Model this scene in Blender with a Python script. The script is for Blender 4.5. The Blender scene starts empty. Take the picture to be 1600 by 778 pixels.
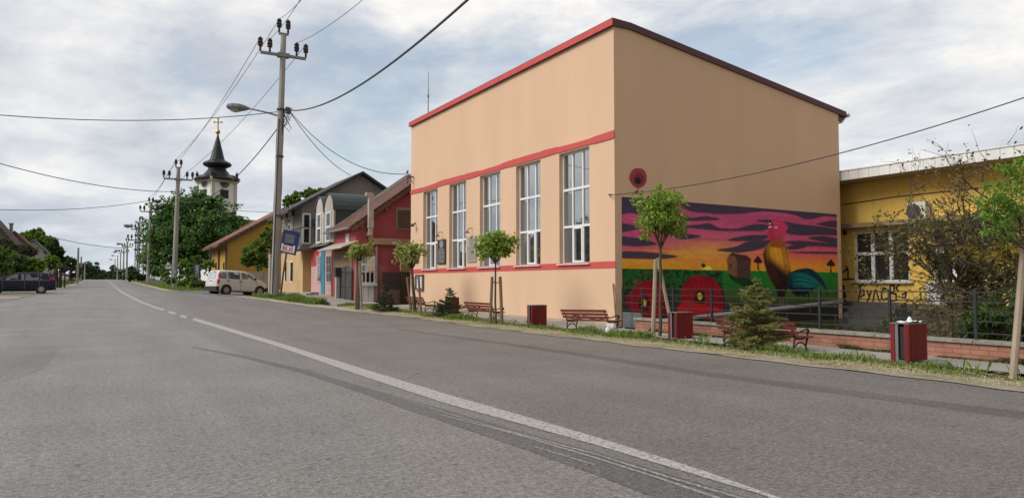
import bpy, math, random
import numpy as np
from mathutils import Vector, Matrix
R = math.radians
random.seed(7)
SC = bpy.context.scene
COL = SC.collection

# ------------------------------------------------------------------ camera, sky, sun, exposure
EYE = 1.35                       # eye height above the road at the camera (world Z = 0 there)
FPX = 1120.0                     # focal length in photo pixels (photo 1600 x 778)
YAW = R(29.91)                   # camera looks this far to the right of the road direction (+Y)
PITCH = R(2.658)
cam = bpy.data.cameras.new('camera')
cam.sensor_width = 36.0
cam.lens = FPX / 1600.0 * 36.0
cam.clip_start = 0.05
cam.clip_end = 6000
camo = bpy.data.objects.new('camera', cam)
COL.objects.link(camo)
camo.location = (0, 0, EYE)
camo.rotation_euler = (R(90) + PITCH, 0, -YAW)
SC.camera = camo

SUN_EL, SUN_AZ = R(40), R(-83)   # azimuth measured from +Y towards +X: the sun stands left of the road, a little ahead
w = bpy.data.worlds.new('World')
SC.world = w
w.use_nodes = True
nt = w.node_tree
nt.nodes.clear()
def wn(t, **k):
    n = nt.nodes.new(t)
    for a, b in k.items():
        setattr(n, a, b)
    return n
L = nt.links.new
wo = wn('ShaderNodeOutputWorld')
bg = wn('ShaderNodeBackground')
bg.inputs[1].default_value = 0.107
sky = wn('ShaderNodeTexSky', sky_type='NISHITA', sun_disc=False, sun_elevation=SUN_EL, sun_rotation=SUN_AZ, air_density=1.0, dust_density=1.2, ozone_density=1.0)
tc = wn('ShaderNodeTexCoord')
sep = wn('ShaderNodeSeparateXYZ')
L(tc.outputs['Generated'], sep.inputs[0])
def m_(op, a, b=None, clamp=False):
    n = wn('ShaderNodeMath', operation=op)
    n.use_clamp = clamp
    for i, v in enumerate((a, b)):
        if v is None:
            continue
        if isinstance(v, (int, float)):
            n.inputs[i].default_value = v
        else:
            L(v, n.inputs[i])
    return n.outputs[0]
den = m_('ADD', m_('MAXIMUM', sep.outputs[2], 0.0), 0.10)
u = m_('DIVIDE', sep.outputs[0], den)
v = m_('DIVIDE', sep.outputs[1], den)
cmb = wn('ShaderNodeCombineXYZ')
L(u, cmb.inputs[0]); L(v, cmb.inputs[1])
def noise(scale, detail, rough, dist, stretch, rot, off=(0, 0, 0)):
    mp = wn('ShaderNodeMapping')
    mp.inputs['Scale'].default_value = stretch
    mp.inputs['Rotation'].default_value = (0, 0, rot)
    mp.inputs['Location'].default_value = off
    L(cmb.outputs[0], mp.inputs[0])
    n = wn('ShaderNodeTexNoise')
    n.inputs['Scale'].default_value = scale
    n.inputs['Detail'].default_value = detail
    n.inputs['Roughness'].default_value = rough
    n.inputs['Distortion'].default_value = dist
    L(mp.outputs[0], n.inputs['Vector'])
    return n.outputs[0]
def ramp(src, stops):
    r = wn('ShaderNodeValToRGB')
    e = r.color_ramp.elements
    while len(e) < len(stops):
        e.new(0.5)
    for i, (p, c) in enumerate(stops):
        e[i].position = p
        e[i].color = (c, c, c, 1) if isinstance(c, (int, float)) else (*c, 1)
    L(src, r.inputs[0])
    return r.outputs[0]
big = noise(0.33, 4, 0.55, 0.3, (1, 0.8, 1), 0.5, (5.0, 2.0, 0))
fine = noise(0.95, 10, 0.62, 0.5, (1.0, 0.62, 1), 0.9, (0.5, 7.0, 0))
streak = noise(1.6, 9, 0.6, 0.3, (1.0, 0.45, 1), 0.6, (0, 4, 0))
pmap2 = wn('ShaderNodeMapping'); pmap2.inputs['Scale'].default_value = (1.0, 1.0, 2.2); pmap2.inputs['Location'].default_value = (19.1, 1.3, 0.2)
L(tc.outputs['Generated'], pmap2.inputs[0])
pc_ = wn('ShaderNodeTexNoise'); pc_.inputs['Scale'].default_value = 2.6; pc_.inputs['Detail'].default_value = 9; pc_.inputs['Roughness'].default_value = 0.58
L(pmap2.outputs[0], pc_.inputs['Vector'])
belt = ramp(sep.outputs[2], [(0.05, 0.62), (0.20, 0.57), (0.30, 0.485), (0.50, 0.47)])   # thicker belt of cloud low down, thinner veil above
cover = ramp(m_('ADD', m_('ADD', m_('MULTIPLY', fine, 0.35), m_('MULTIPLY', pc_.outputs[0], 0.65)), m_('SUBTRACT', belt, 0.5)), [(0.40, 0.30), (0.53, 0.97)])
cover = m_('MAXIMUM', cover, ramp(sep.outputs[2], [(0.03, 0.95), (0.24, 0.0)]))
# heaped texture of the middle cloud belt, laid on the sky dome itself
pmap = wn('ShaderNodeMapping'); pmap.inputs['Scale'].default_value = (1.0, 1.0, 2.6); pmap.inputs['Location'].default_value = (13.8, 0.4, 0.0)
L(tc.outputs['Generated'], pmap.inputs[0])
pn = wn('ShaderNodeTexNoise'); pn.inputs['Scale'].default_value = 5.5; pn.inputs['Detail'].default_value = 11; pn.inputs['Roughness'].default_value = 0.6; pn.inputs['Distortion'].default_value = 0.25
L(pmap.outputs[0], pn.inputs['Vector'])
shade = m_('ADD', m_('ADD', m_('MULTIPLY', fine, 0.30), m_('MULTIPLY', streak, 0.28)), m_('MULTIPLY', pn.outputs[0], 0.42))
ccol = ramp(shade, [(0.40, (5.5, 5.75, 6.3)), (0.46, (6.7, 6.85, 7.2)), (0.51, (7.7, 7.75, 7.9)), (0.58, (9.6, 9.3, 8.9))])
# the lower sky far down the road is a darker blue-grey; the overcast on the right is paler
low = ramp(sep.outputs[2], [(0.0, (0.70, 0.78, 0.87)), (0.09, (0.88, 0.92, 0.96)), (0.22, (1.0, 1.0, 1.0)), (1.0, (1.0, 1.0, 1.02))])
mul = wn('ShaderNodeMixRGB', blend_type='MULTIPLY')
mul.inputs[0].default_value = 1
L(ccol, mul.inputs[1]); L(low, mul.inputs[2])
skyb = wn('ShaderNodeMixRGB', blend_type='MULTIPLY')
skyb.inputs[0].default_value = 1
skyb.inputs[2].default_value = (1.75, 1.62, 1.42, 1)
L(sky.outputs[0], skyb.inputs[1])
mix = wn('ShaderNodeMixRGB')
L(cover, mix.inputs[0]); L(skyb.outputs[0], mix.inputs[1]); L(mul.outputs[0], mix.inputs[2])
# added tint: dims and warms the unseen sky behind the camera, shading the gable
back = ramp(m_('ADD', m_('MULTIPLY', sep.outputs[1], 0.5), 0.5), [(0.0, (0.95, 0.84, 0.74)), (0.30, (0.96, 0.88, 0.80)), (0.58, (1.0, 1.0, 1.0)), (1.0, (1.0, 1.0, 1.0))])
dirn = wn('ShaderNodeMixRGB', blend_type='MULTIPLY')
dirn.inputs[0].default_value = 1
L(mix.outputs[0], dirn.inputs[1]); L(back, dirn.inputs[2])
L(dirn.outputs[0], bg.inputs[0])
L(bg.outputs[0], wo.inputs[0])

sl = bpy.data.lights.new('sun', 'SUN')
sl.energy = 2.5
sl.angle = R(30)
sl.color = (1.0, 0.97, 0.925)
so = bpy.data.objects.new('sun', sl)
COL.objects.link(so)
sdir = Vector((math.sin(SUN_AZ) * math.cos(SUN_EL), math.cos(SUN_AZ) * math.cos(SUN_EL), math.sin(SUN_EL)))
so.rotation_euler = (-sdir).to_track_quat('-Z', 'Y').to_euler()
so.location = (-30, 20, 40)

SC.view_settings.view_transform = 'Standard'
SC.view_settings.look = 'None'
SC.view_settings.exposure = 0.0
SC.view_settings.gamma = 1.0
SC.view_settings.use_curve_mapping = False

# ------------------------------------------------------------------ terrain height and measuring helpers
GY = [-80, 15, 20, 25, 30, 35, 41, 47, 55, 65, 75, 95, 110, 124, 160, 220, 300, 500, 3000]
GZ = [0, 0, .0, .04, .10, .20, .43, .53, .61, .70, .79, 1.0, 1.16, 1.33, 1.66, 2.02, 2.35, 2.5, 2.5]
def g(y):
    return float(np.interp(y, GY, GZ))
def dip(x, y):
    if y < 45 or y > 62 or x < 6.5:
        return 0.0
    k = min(1, (y - 45) / 3, (62 - y) / 4)
    return -0.055 * min(max(x - 6.5, 0), 5) * max(k, 0)
def gz(x, y):
    if x > 13.36 and y < 17.55:
        return -0.42
    return g(y) + dip(x, y)
_c, _s = math.cos(YAW), math.sin(YAW)
_F = Vector((math.cos(PITCH) * _s, math.cos(PITCH) * _c, math.sin(PITCH)))
_R = Vector((_c, -_s, 0))
_U = _R.cross(_F)
CAMP = Vector((0, 0, EYE))
def ray(px, py):                 # direction in which the photograph shows a measured point
    return _F + _R * ((px - 800) / FPX) - _U * ((py - 389) / FPX)
def onX(px, py, X):              # that point on the upright plane x = X
    d = ray(px, py)
    return CAMP + d * (X / d.x)
def onY(px, py, Y):
    d = ray(px, py)
    return CAMP + d * (Y / d.y)
def gp(px, py, dz=0.0):          # that point on the ground
    d = ray(px, py)
    lo, hi = 1.0, 1200.0
    f = lambda s: EYE + d.z * s - gz(d.x * s, d.y * s)
    s, p = 1.5, 1.5
    while s < 1200 and f(s) > 0:
        p = s
        s *= 1.02
    lo, hi = p, s
    for _ in range(40):
        m = (lo + hi) / 2
        if f(m) > 0: lo = m
        else: hi = m
    q = CAMP + d * lo
    return Vector((q.x, q.y, gz(q.x, q.y) + dz))
def at(px, py, Y):               # ground spot seen in the column px at the distance Y along the road
    d = ray(px, 441)
    x = d.x / d.y * Y
    return Vector((x, Y, gz(x, Y)))

# ------------------------------------------------------------------ mesh building helpers
WM = {}
class MB:
    def __init__(s):
        s.v, s.f, s.m, s.cur = [], [], [], 0
    def mat(s, i):
        s.cur = i
        return s
    def add(s, vs, fs):
        o = len(s.v)
        s.v += [tuple(p) for p in vs]
        for f in fs:
            s.f.append([i + o for i in f]); s.m.append(s.cur)
        return s
    def box(s, x0, x1, y0, y1, z0, z1, rz=0, ry=0, c=None):
        vs = [Vector((x, y, z)) for x in (x0, x1) for y in (y0, y1) for z in (z0, z1)]
        if rz or ry:
            c = Vector(c) if c is not None else Vector(((x0 + x1) / 2, (y0 + y1) / 2, (z0 + z1) / 2))
            M = Matrix.Rotation(rz, 3, 'Z') @ Matrix.Rotation(ry, 3, 'Y')
            vs = [M @ (p - c) + c for p in vs]
        return s.add(vs, [(0, 1, 3, 2), (4, 6, 7, 5), (0, 4, 5, 1), (2, 3, 7, 6), (0, 2, 6, 4), (1, 5, 7, 3)])
    def quad(s, a, b, c, d):
        return s.add([a, b, c, d], [(0, 1, 2, 3)])
    def prism(s, pts, off):      # planar polygon pts extruded along off
        n = len(pts); off = Vector(off)
        vs = [Vector(p) for p in pts] + [Vector(p) + off for p in pts]
        fs = [list(range(n))[::-1], list(range(n, 2 * n))] + [(i, (i + 1) % n, n + (i + 1) % n, n + i) for i in range(n)]
        return s.add(vs, fs)
    def tube(s, path, r, n=8, cap=True):
        path = [Vector(p) for p in path]
        k = len(path)
        rr = r if isinstance(r, (list, tuple)) else [r] * k
        vs, fs = [], []
        up = None
        for i, p in enumerate(path):
            t = (path[min(i + 1, k - 1)] - path[max(i - 1, 0)])
            if t.length < 1e-9: t = Vector((0, 0, 1))
            t.normalize()
            if up is None:
                up = Vector((1, 0, 0)) if abs(t.x) < .8 else Vector((0, 1, 0))
            a = (up - t * up.dot(t))
            if a.length < 1e-6: a = t.orthogonal()
            a.normalize(); b = t.cross(a); up = a
            for j in range(n):
                q = 2 * math.pi * j / n
                vs.append(p + (a * math.cos(q) + b * math.sin(q)) * rr[i])
        for i in range(k - 1):
            for j in range(n):
                fs.append((i * n + j, i * n + (j + 1) % n, (i + 1) * n + (j + 1) % n, (i + 1) * n + j))
        if cap:
            fs.append(list(range(n))[::-1]); fs.append([(k - 1) * n + j for j in range(n)])
        return s.add(vs, fs)
    def lathe(s, prof, c, n=16, rot=0.0, sx=1, sy=1):
        vs, fs = [], []
        for r, z in prof:
            for j in range(n):
                q = 2 * math.pi * j / n + rot
                vs.append((c[0] + r * math.cos(q) * sx, c[1] + r * math.sin(q) * sy, c[2] + z))
        for i in range(len(prof) - 1):
            for j in range(n):
                fs.append((i * n + j, i * n + (j + 1) % n, (i + 1) * n + (j + 1) % n, (i + 1) * n + j))
        fs.append(list(range(n))[::-1]); fs.append([(len(prof) - 1) * n + j for j in range(n)])
        return s.add(vs, fs)
    def disc(s, c, ax, r, t, n=20):   # short cylinder centred at c along ax
        c = Vector(c); ax = Vector(ax).normalized()
        return s.tube([c - ax * t / 2, c + ax * t / 2], r, n)
    def build(s, name, mats, parent=None, smooth=False, local=False):
        me = bpy.data.meshes.new(name)
        vs = s.v
        if parent is not None and not local:
            M = WM[parent.name].inverted()
            vs = [M @ Vector(p) for p in vs]
        me.from_pydata([tuple(p) for p in vs], [], s.f)
        mats = mats if isinstance(mats, (list, tuple)) else [mats]
        for m in mats: me.materials.append(m)
        if len(mats) > 1: me.polygons.foreach_set('material_index', s.m)
        if smooth: me.polygons.foreach_set('use_smooth', [True] * len(s.f))
        me.validate(); me.update()
        return link(name, me, parent)
def link(name, me, parent=None):
    o = bpy.data.objects.new(name, me)
    COL.objects.link(o)
    if parent is not None:
        o.parent = parent
        WM[o.name] = WM[parent.name]
    else:
        WM[o.name] = Matrix.Identity(4)
    return o
def tag(o, label=None, cat=None, group=None, kind=None):
    if label: o['label'] = label
    if cat: o['category'] = cat
    if group: o['group'] = group
    if kind: o['kind'] = kind
    return o
def thing(name, label, cat, loc, rz=0.0, group=None, rx=0.0, ry=0.0, sc=1.0):
    o = bpy.data.objects.new(name, None)
    o.empty_display_size = 0.2
    COL.objects.link(o)
    o.location = loc; o.rotation_euler = (rx, ry, rz); o.scale = (sc, sc, sc)
    WM[o.name] = Matrix.LocRotScale(Vector(loc), o.rotation_euler.copy(), Vector((sc, sc, sc)))
    return tag(o, label, cat, group)
KIDS = {}
def copy_tree(o, loc=None, rz=None, label=None, sc=None, parent=None):
    c = o.copy(); COL.objects.link(c)
    if parent is not None: c.parent = parent
    if loc is not None: c.location = loc
    if rz is not None: c.rotation_euler.z = rz
    if sc is not None: c.scale = (sc, sc, sc) if isinstance(sc, (int, float)) else sc
    if label: c['label'] = label
    for ch in list(o.children):
        copy_tree(ch, parent=c)
    if parent is None:
        WM[c.name] = Matrix.LocRotScale(c.location, c.rotation_euler, c.scale)
    return c
def setk(o): return tag(o, kind='structure')
def fastmesh(name, V, nper, mat, parent=None):    # V: (n*nper,3) array of separate polygons with nper corners
    V = np.asarray(V, dtype=np.float64)
    if parent is not None:
        M = np.array(WM[parent.name].inverted())
        V = V @ M[:3, :3].T + M[:3, 3]
    me = bpy.data.meshes.new(name)
    n = len(V); k = n // nper
    me.vertices.add(n); me.vertices.foreach_set('co', V.astype(np.float32).ravel())
    me.loops.add(n); me.loops.foreach_set('vertex_index', np.arange(n, dtype=np.int32))
    me.polygons.add(k)
    me.polygons.foreach_set('loop_start', np.arange(0, n, nper, dtype=np.int32))
    me.polygons.foreach_set('loop_total', np.full(k, nper, dtype=np.int32))
    me.materials.append(mat)
    me.update(calc_edges=True); me.validate()
    return link(name, me, parent)

# ------------------------------------------------------------------ materials
MATS = {}
def lin(c):
    return tuple((x / 12.92 if x <= .04045 else ((x + .055) / 1.055) ** 2.4) for x in c)
def mat(name, col, rough=.8, var=.12, scale=2.0, bump=0.0, bscale=80.0, metal=0.0, spec=.3, col2=None, streaks=False, detail=6):
    if name in MATS: return MATS[name]
    m = bpy.data.materials.new(name); m.use_nodes = True
    n = m.node_tree.nodes; l = m.node_tree.links
    b = n['Principled BSDF']
    b.inputs['Roughness'].default_value = rough
    b.inputs['Metallic'].default_value = metal
    b.inputs['Specular IOR Level'].default_value = spec
    t = n.new('ShaderNodeTexCoord')
    src = t.outputs['Object']
    if streaks:
        mp = n.new('ShaderNodeMapping'); mp.inputs['Scale'].default_value = (1, 1, .18)
        l.new(src, mp.inputs[0]); src2 = mp.outputs[0]
    else: src2 = src
    x = n.new('ShaderNodeTexNoise'); x.inputs['Scale'].default_value = scale; x.inputs['Detail'].default_value = detail; x.inputs['Roughness'].default_value = .62
    l.new(src2, x.inputs['Vector'])
    r = n.new('ShaderNodeValToRGB')
    c1 = [min(1, q * (1 + var)) for q in col]; c0 = [q * (1 - var) for q in (col2 or col)]
    r.color_ramp.elements[0].position = .33; r.color_ramp.elements[0].color = (*c0, 1)
    r.color_ramp.elements[1].position = .67; r.color_ramp.elements[1].color = (*c1, 1)
    l.new(x.outputs[0], r.inputs[0]); l.new(r.outputs[0], b.inputs['Base Color'])
    if bump:
        y = n.new('ShaderNodeTexNoise'); y.inputs['Scale'].default_value = bscale; y.inputs['Detail'].default_value = 3
        l.new(src, y.inputs['Vector'])
        bp = n.new('ShaderNodeBump'); bp.inputs['Strength'].default_value = bump; bp.inputs['Distance'].default_value = .01
        l.new(y.outputs[0], bp.inputs['Height']); l.new(bp.outputs[0], b.inputs['Normal'])
    MATS[name] = m
    return m
def leafmat(name, dark, light, trans=.35):
    if name in MATS: return MATS[name]
    m = bpy.data.materials.new(name); m.use_nodes = True
    n = m.node_tree.nodes; l = m.node_tree.links
    n.clear()
    out = n.new('ShaderNodeOutputMaterial')
    ge = n.new('ShaderNodeNewGeometry')
    r = n.new('ShaderNodeValToRGB')
    r.color_ramp.elements[0].color = (*dark, 1); r.color_ramp.elements[1].color = (*light, 1)
    l.new(ge.outputs['Random Per Island'], r.inputs[0])
    p = n.new('ShaderNodeBsdfPrincipled'); p.inputs['Roughness'].default_value = .6; p.inputs['Specular IOR Level'].default_value = .12
    tr = n.new('ShaderNodeBsdfTranslucent')
    mx = n.new('ShaderNodeMixShader'); mx.inputs[0].default_value = trans
    l.new(r.outputs[0], p.inputs['Base Color']); l.new(r.outputs[0], tr.inputs[0])
    l.new(p.outputs[0], mx.inputs[1]); l.new(tr.outputs[0], mx.inputs[2]); l.new(mx.outputs[0], out.inputs[0])
    MATS[name] = m
    return m
def glassmat(name, tint=(.03, .033, .036), refl=.25, rough=.03):
    if name in MATS: return MATS[name]
    m = bpy.data.materials.new(name); m.use_nodes = True
    n = m.node_tree.nodes; l = m.node_tree.links
    n.clear()
    out = n.new('ShaderNodeOutputMaterial')
    d = n.new('ShaderNodeBsdfDiffuse'); d.inputs[0].default_value = (*tint, 1)
    gl = n.new('ShaderNodeBsdfGlossy'); gl.inputs['Roughness'].default_value = rough; gl.inputs[0].default_value = (.9, .93, .95, 1)
    lw = n.new('ShaderNodeLayerWeight'); lw.inputs[0].default_value = .35
    mt = n.new('ShaderNodeMath'); mt.operation = 'MULTIPLY_ADD'; mt.inputs[1].default_value = .6; mt.inputs[2].default_value = refl; mt.use_clamp = True
    l.new(lw.outputs['Fresnel'], mt.inputs[0])
    tx = n.new('ShaderNodeTexCoord'); ns = n.new('ShaderNodeTexNoise'); ns.inputs['Scale'].default_value = 1.3
    l.new(tx.outputs['Object'], ns.inputs['Vector'])
    bp = n.new('ShaderNodeBump'); bp.inputs['Strength'].default_value = .03; bp.inputs['Distance'].default_value = .05
    l.new(ns.outputs[0], bp.inputs['Height']); l.new(bp.outputs[0], gl.inputs['Normal'])
    mx = n.new('ShaderNodeMixShader')
    l.new(mt.outputs[0], mx.inputs[0]); l.new(d.outputs[0], mx.inputs[1]); l.new(gl.outputs[0], mx.inputs[2]); l.new(mx.outputs[0], out.inputs[0])
    MATS[name] = m
    return m

PEACH = mat('peach_render', (.645, .445, .30), .9, .04, .7, .25, 260, streaks=True)
RED = mat('red_paint', (.52, .085, .08), .7, .08, 3, .1, 120)
MAROON = mat('maroon_sheet', (.085, .035, .042), .45, .1, 4)
WHITE = mat('white_plastic', (.72, .73, .73), .4, .04, 5)
GREYM = mat('grey_metal', (.22, .23, .24), .45, .12, 6, metal=.3)
DARKM = mat('dark_metal', (.045, .047, .05), .5, .2, 8)
FENCEM = mat('fence_grey_paint', (.028, .03, .032), .55, .2, 9)
CONC = mat('concrete', (.30, .285, .26), .9, .14, 3, .3, 60)
POLEC = mat('pole_concrete', (.30, .29, .265), .9, .14, 2.2, .2, 60, streaks=True)
INSUL = mat('insulator_glaze', (.035, .02, .018), .25, .1, 6)
RUST = mat('rusty_metal', (.11, .075, .06), .8, .3, 9)
WIRE = mat('cable_black', (.05, .05, .052), .6, .1, 5)
WOODL = mat('stake_wood', (.33, .265, .20), .85, .2, 7, streaks=True)
WOODD = mat('stake_wood_dark', (.17, .12, .085), .85, .2, 7, streaks=True)
BARK = mat('bark', (.085, .062, .045), .9, .35, 12, .4, 40)
BENCHR = mat('bench_red_wood', (.20, .052, .042), .6, .22, 8, .15, 60, streaks=True)
IRON = mat('cast_iron', (.028, .026, .026), .5, .2, 10)
BINR = mat('bin_red_wood', (.16, .014, .014), .55, .18, 6, .15, 60, streaks=True)
GALV = mat('galvanised', (.42, .44, .45), .4, .1, 8, metal=.5)
GLASS = glassmat('window_glass', (.022, .024, .026), .40)
GLASSD = glassmat('dark_glass', (.02, .02, .022), .06)
BLACK = mat('black_rubber', (.02, .02, .021), .7, .15, 10)
# ------------------------------------------------------------------ ground, road, verge, pavement
def nodes_of(name):
    m = bpy.data.materials.new(name); m.use_nodes = True
    MATS[name] = m
    return m, m.node_tree.nodes, m.node_tree.links, m.node_tree.nodes['Principled BSDF']
def asphalt(name, base, light, pit=.45, bump=.9, warm=0.0):
    m, n, l, b = nodes_of(name)
    t = n.new('ShaderNodeTexCoord')
    def nz(s, d=6, r=.6, st=None):
        x = n.new('ShaderNodeTexNoise'); x.inputs['Scale'].default_value = s; x.inputs['Detail'].default_value = d; x.inputs['Roughness'].default_value = r
        if st:
            mp = n.new('ShaderNodeMapping'); mp.inputs['Scale'].default_value = st; l.new(t.outputs['Object'], mp.inputs[0]); l.new(mp.outputs[0], x.inputs['Vector'])
        else: l.new(t.outputs['Object'], x.inputs['Vector'])
        return x.outputs[0]
    def rp(src, p0, c0, p1, c1):
        r = n.new('ShaderNodeValToRGB'); e = r.color_ramp.elements
        e[0].position, e[1].position = p0, p1
        e[0].color = (c0, c0, c0, 1) if not isinstance(c0, tuple) else (*c0, 1); e[1].color = (c1, c1, c1, 1) if not isinstance(c1, tuple) else (*c1, 1)
        l.new(src, r.inputs[0]); return r.outputs[0]
    def mulc(a, bb, f=1.0):
        x = n.new('ShaderNodeMixRGB'); x.blend_type = 'MULTIPLY'; x.inputs[0].default_value = f
        l.new(a, x.inputs[1]); l.new(bb, x.inputs[2]); return x.outputs[0]
    c = rp(nz(.55, 7, .6), .3, base, .7, light)
    c = mulc(c, rp(nz(1.0, 5, .6, (1.1, .09, 1)), .3, .84, .66, 1.06))          # wheel-worn lanes along the road
    c = mulc(c, rp(nz(8, 5, .6), .3, .86, .7, 1.08))
    sx_ = n.new('ShaderNodeSeparateXYZ'); l.new(t.outputs['Object'], sx_.inputs[0])      # the lane next to the hall is older, darker asphalt
    wb = n.new('ShaderNodeMath'); wb.operation = 'MULTIPLY_ADD'; wb.inputs[1].default_value = .8; l.new(nz(.5, 4, .6), wb.inputs[0]); l.new(sx_.outputs[0], wb.inputs[2])
    mr_ = n.new('ShaderNodeMapRange'); mr_.inputs[1].default_value = 2.6; mr_.inputs[2].default_value = 4.6; l.new(wb.outputs[0], mr_.inputs[0])
    c = mulc(c, rp(mr_.outputs[0], 0.0, 1.0, 1.0, (.80, .765, .745)))
    c = mulc(c, rp(nz(75, 4, .7), .34, .40, .64, 1.35), 1.0)
    c = mulc(c, rp(nz(24, 4, .7), .34, .50, .62, 1.22), 1.0)                          # aggregate
    v = n.new('ShaderNodeTexVoronoi'); v.inputs['Scale'].default_value = 9; l.new(t.outputs['Object'], v.inputs['Vector'])
    pits = mulc(rp(v.outputs['Distance'], .10, pit * .95, .30, 1.0), rp(v.outputs['Distance'], .0, 1.0, 1.0, 1.0))
    sel = rp(nz(5, 5, .7), .47, 0.0, .62, 1.0)
    x = n.new('ShaderNodeMixRGB'); x.blend_type = 'MULTIPLY'; l.new(sel, x.inputs[0]); l.new(c, x.inputs[1]); l.new(pits, x.inputs[2])
    c = x.outputs[0]
    # thin cracks
    v2 = n.new('ShaderNodeTexVoronoi'); v2.feature = 'DISTANCE_TO_EDGE'; v2.inputs['Scale'].default_value = .27
    mp = n.new('ShaderNodeMapping'); l.new(t.outputs['Object'], mp.inputs[0])
    wob = n.new('ShaderNodeTexNoise'); wob.inputs['Scale'].default_value = 2.5; wob.inputs['Detail'].default_value = 6; l.new(t.outputs['Object'], wob.inputs['Vector'])
    ad = n.new('ShaderNodeMixRGB'); ad.blend_type = 'ADD'; ad.inputs[0].default_value = .55; l.new(mp.outputs[0], ad.inputs[1]); l.new(wob.outputs['Color'], ad.inputs[2])
    l.new(ad.outputs[0], v2.inputs['Vector'])
    crack = rp(v2.outputs['Distance'], .0008, .45, .0030, 1.0)
    csel = rp(nz(.35, 2, .5), .55, 0.0, .60, 1.0)
    x = n.new('ShaderNodeMixRGB'); x.blend_type = 'MULTIPLY'; l.new(csel, x.inputs[0]); l.new(c, x.inputs[1]); l.new(crack, x.inputs[2])
    l.new(x.outputs[0], b.inputs['Base Color'])
    b.inputs['Roughness'].default_value = .62; b.inputs['Specular IOR Level'].default_value = .5
    bp = n.new('ShaderNodeBump'); bp.inputs['Strength'].default_value = bump; bp.inputs['Distance'].default_value = .006
    hs = n.new('ShaderNodeMath'); hs.operation = 'ADD'; l.new(nz(90, 3, .7), hs.inputs[0])
    l.new(pits, hs.inputs[1]); l.new(hs.outputs[0], bp.inputs['Height']); l.new(bp.outputs[0], b.inputs['Normal'])
    return m
def soil(name, cols, scales=(0.8, 14), bump=.6, bscale=60):
    m, n, l, b = nodes_of(name)
    t = n.new('ShaderNodeTexCoord')
    x = n.new('ShaderNodeTexNoise'); x.inputs['Scale'].default_value = scales[0]; x.inputs['Detail'].default_value = 8; x.inputs['Roughness'].default_value = .65
    y = n.new('ShaderNodeTexNoise'); y.inputs['Scale'].default_value = scales[1]; y.inputs['Detail'].default_value = 5; y.inputs['Roughness'].default_value = .7
    l.new(t.outputs['Object'], x.inputs['Vector']); l.new(t.outputs['Object'], y.inputs['Vector'])
    a = n.new('ShaderNodeMath'); a.operation = 'MULTIPLY_ADD'; a.inputs[1].default_value = .5
    h = n.new('ShaderNodeMath'); h.operation = 'MULTIPLY'; h.inputs[1].default_value = .5
    l.new(y.outputs[0], h.inputs[0]); l.new(x.outputs[0], a.inputs[0]); l.new(h.outputs[0], a.inputs[2])
    r = n.new('ShaderNodeValToRGB'); e = r.color_ramp.elements
    while len(e) < len(cols): e.new(.5)
    for i, cc in enumerate(cols):
        e[i].position = .36 + .28 * i / (len(cols) - 1); e[i].color = (*cc, 1)
    l.new(a.outputs[0], r.inputs[0]); l.new(r.outputs[0], b.inputs['Base Color'])
    b.inputs['Roughness'].default_value = .95; b.inputs['Specular IOR Level'].default_value = .1
    z = n.new('ShaderNodeTexNoise'); z.inputs['Scale'].default_value = bscale; z.inputs['Detail'].default_value = 4; l.new(t.outputs['Object'], z.inputs['Vector'])
    bp = n.new('ShaderNodeBump'); bp.inputs['Strength'].default_value = bump; bp.inputs['Distance'].default_value = .02
    l.new(z.outputs[0], bp.inputs['Height']); l.new(bp.outputs[0], b.inputs['Normal'])
    return m
ASPH = asphalt('road_asphalt', (.215, .202, .186), (.282, .267, .248))
ASPH2 = asphalt('old_asphalt', (.17, .155, .14), (.23, .21, .19), .5, .8)
ASPHD = asphalt('patch_asphalt', (.185, .174, .161), (.245, .232, .216), .4, 1.0)
SOIL = soil('grassy_soil', [(.05, .06, .022), (.075, .085, .03), (.13, .115, .065)])
GRAV = soil('straw_gravel', [(.24, .205, .155), (.37, .33, .25), (.50, .455, .35)], (1.6, 45), .9, 110)
PAVE = soil('pavement_concrete', [(.23, .215, .19), (.31, .29, .26), (.36, .335, .30)], (.7, 25), .3, 90)
YARD = soil('yard_soil', [(.07, .065, .03), (.11, .095, .06), (.16, .13, .085)])

def sheet(name, lf, rf, ys, dz, m, nx=2, zf=None):
    b = MB(); k = nx + 1
    vs, fs = [], []
    zf = zf or gz
    for y in ys:
        a, c = lf(y), rf(y)
        for i in range(k):
            x = a + (c - a) * i / nx
            vs.append((x, y, zf(x, y) + dz))
    for j in range(len(ys) - 1):
        for i in range(nx):
            fs.append((j * k + i, j * k + i + 1, (j + 1) * k + i + 1, (j + 1) * k + i))
    b.add(vs, fs)
    return setk(b.build(name, m))
def lerpf(P):
    xs = [p[0] for p in P]; zs = [p[1] for p in P]
    return lambda y: float(np.interp(y, xs, zs))
def yr(a, b, st=1.0):
    base = [a + (b - a) * i / max(1, int(round((b - a) / st))) for i in range(int(round((b - a) / st)) + 1)]
    return sorted(set(base + [q for q in GY if a < q < b] + [q for q in (45, 46, 47, 48, 49, 52, 58, 59, 60, 61, 62) if a < q < b]))
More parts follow.
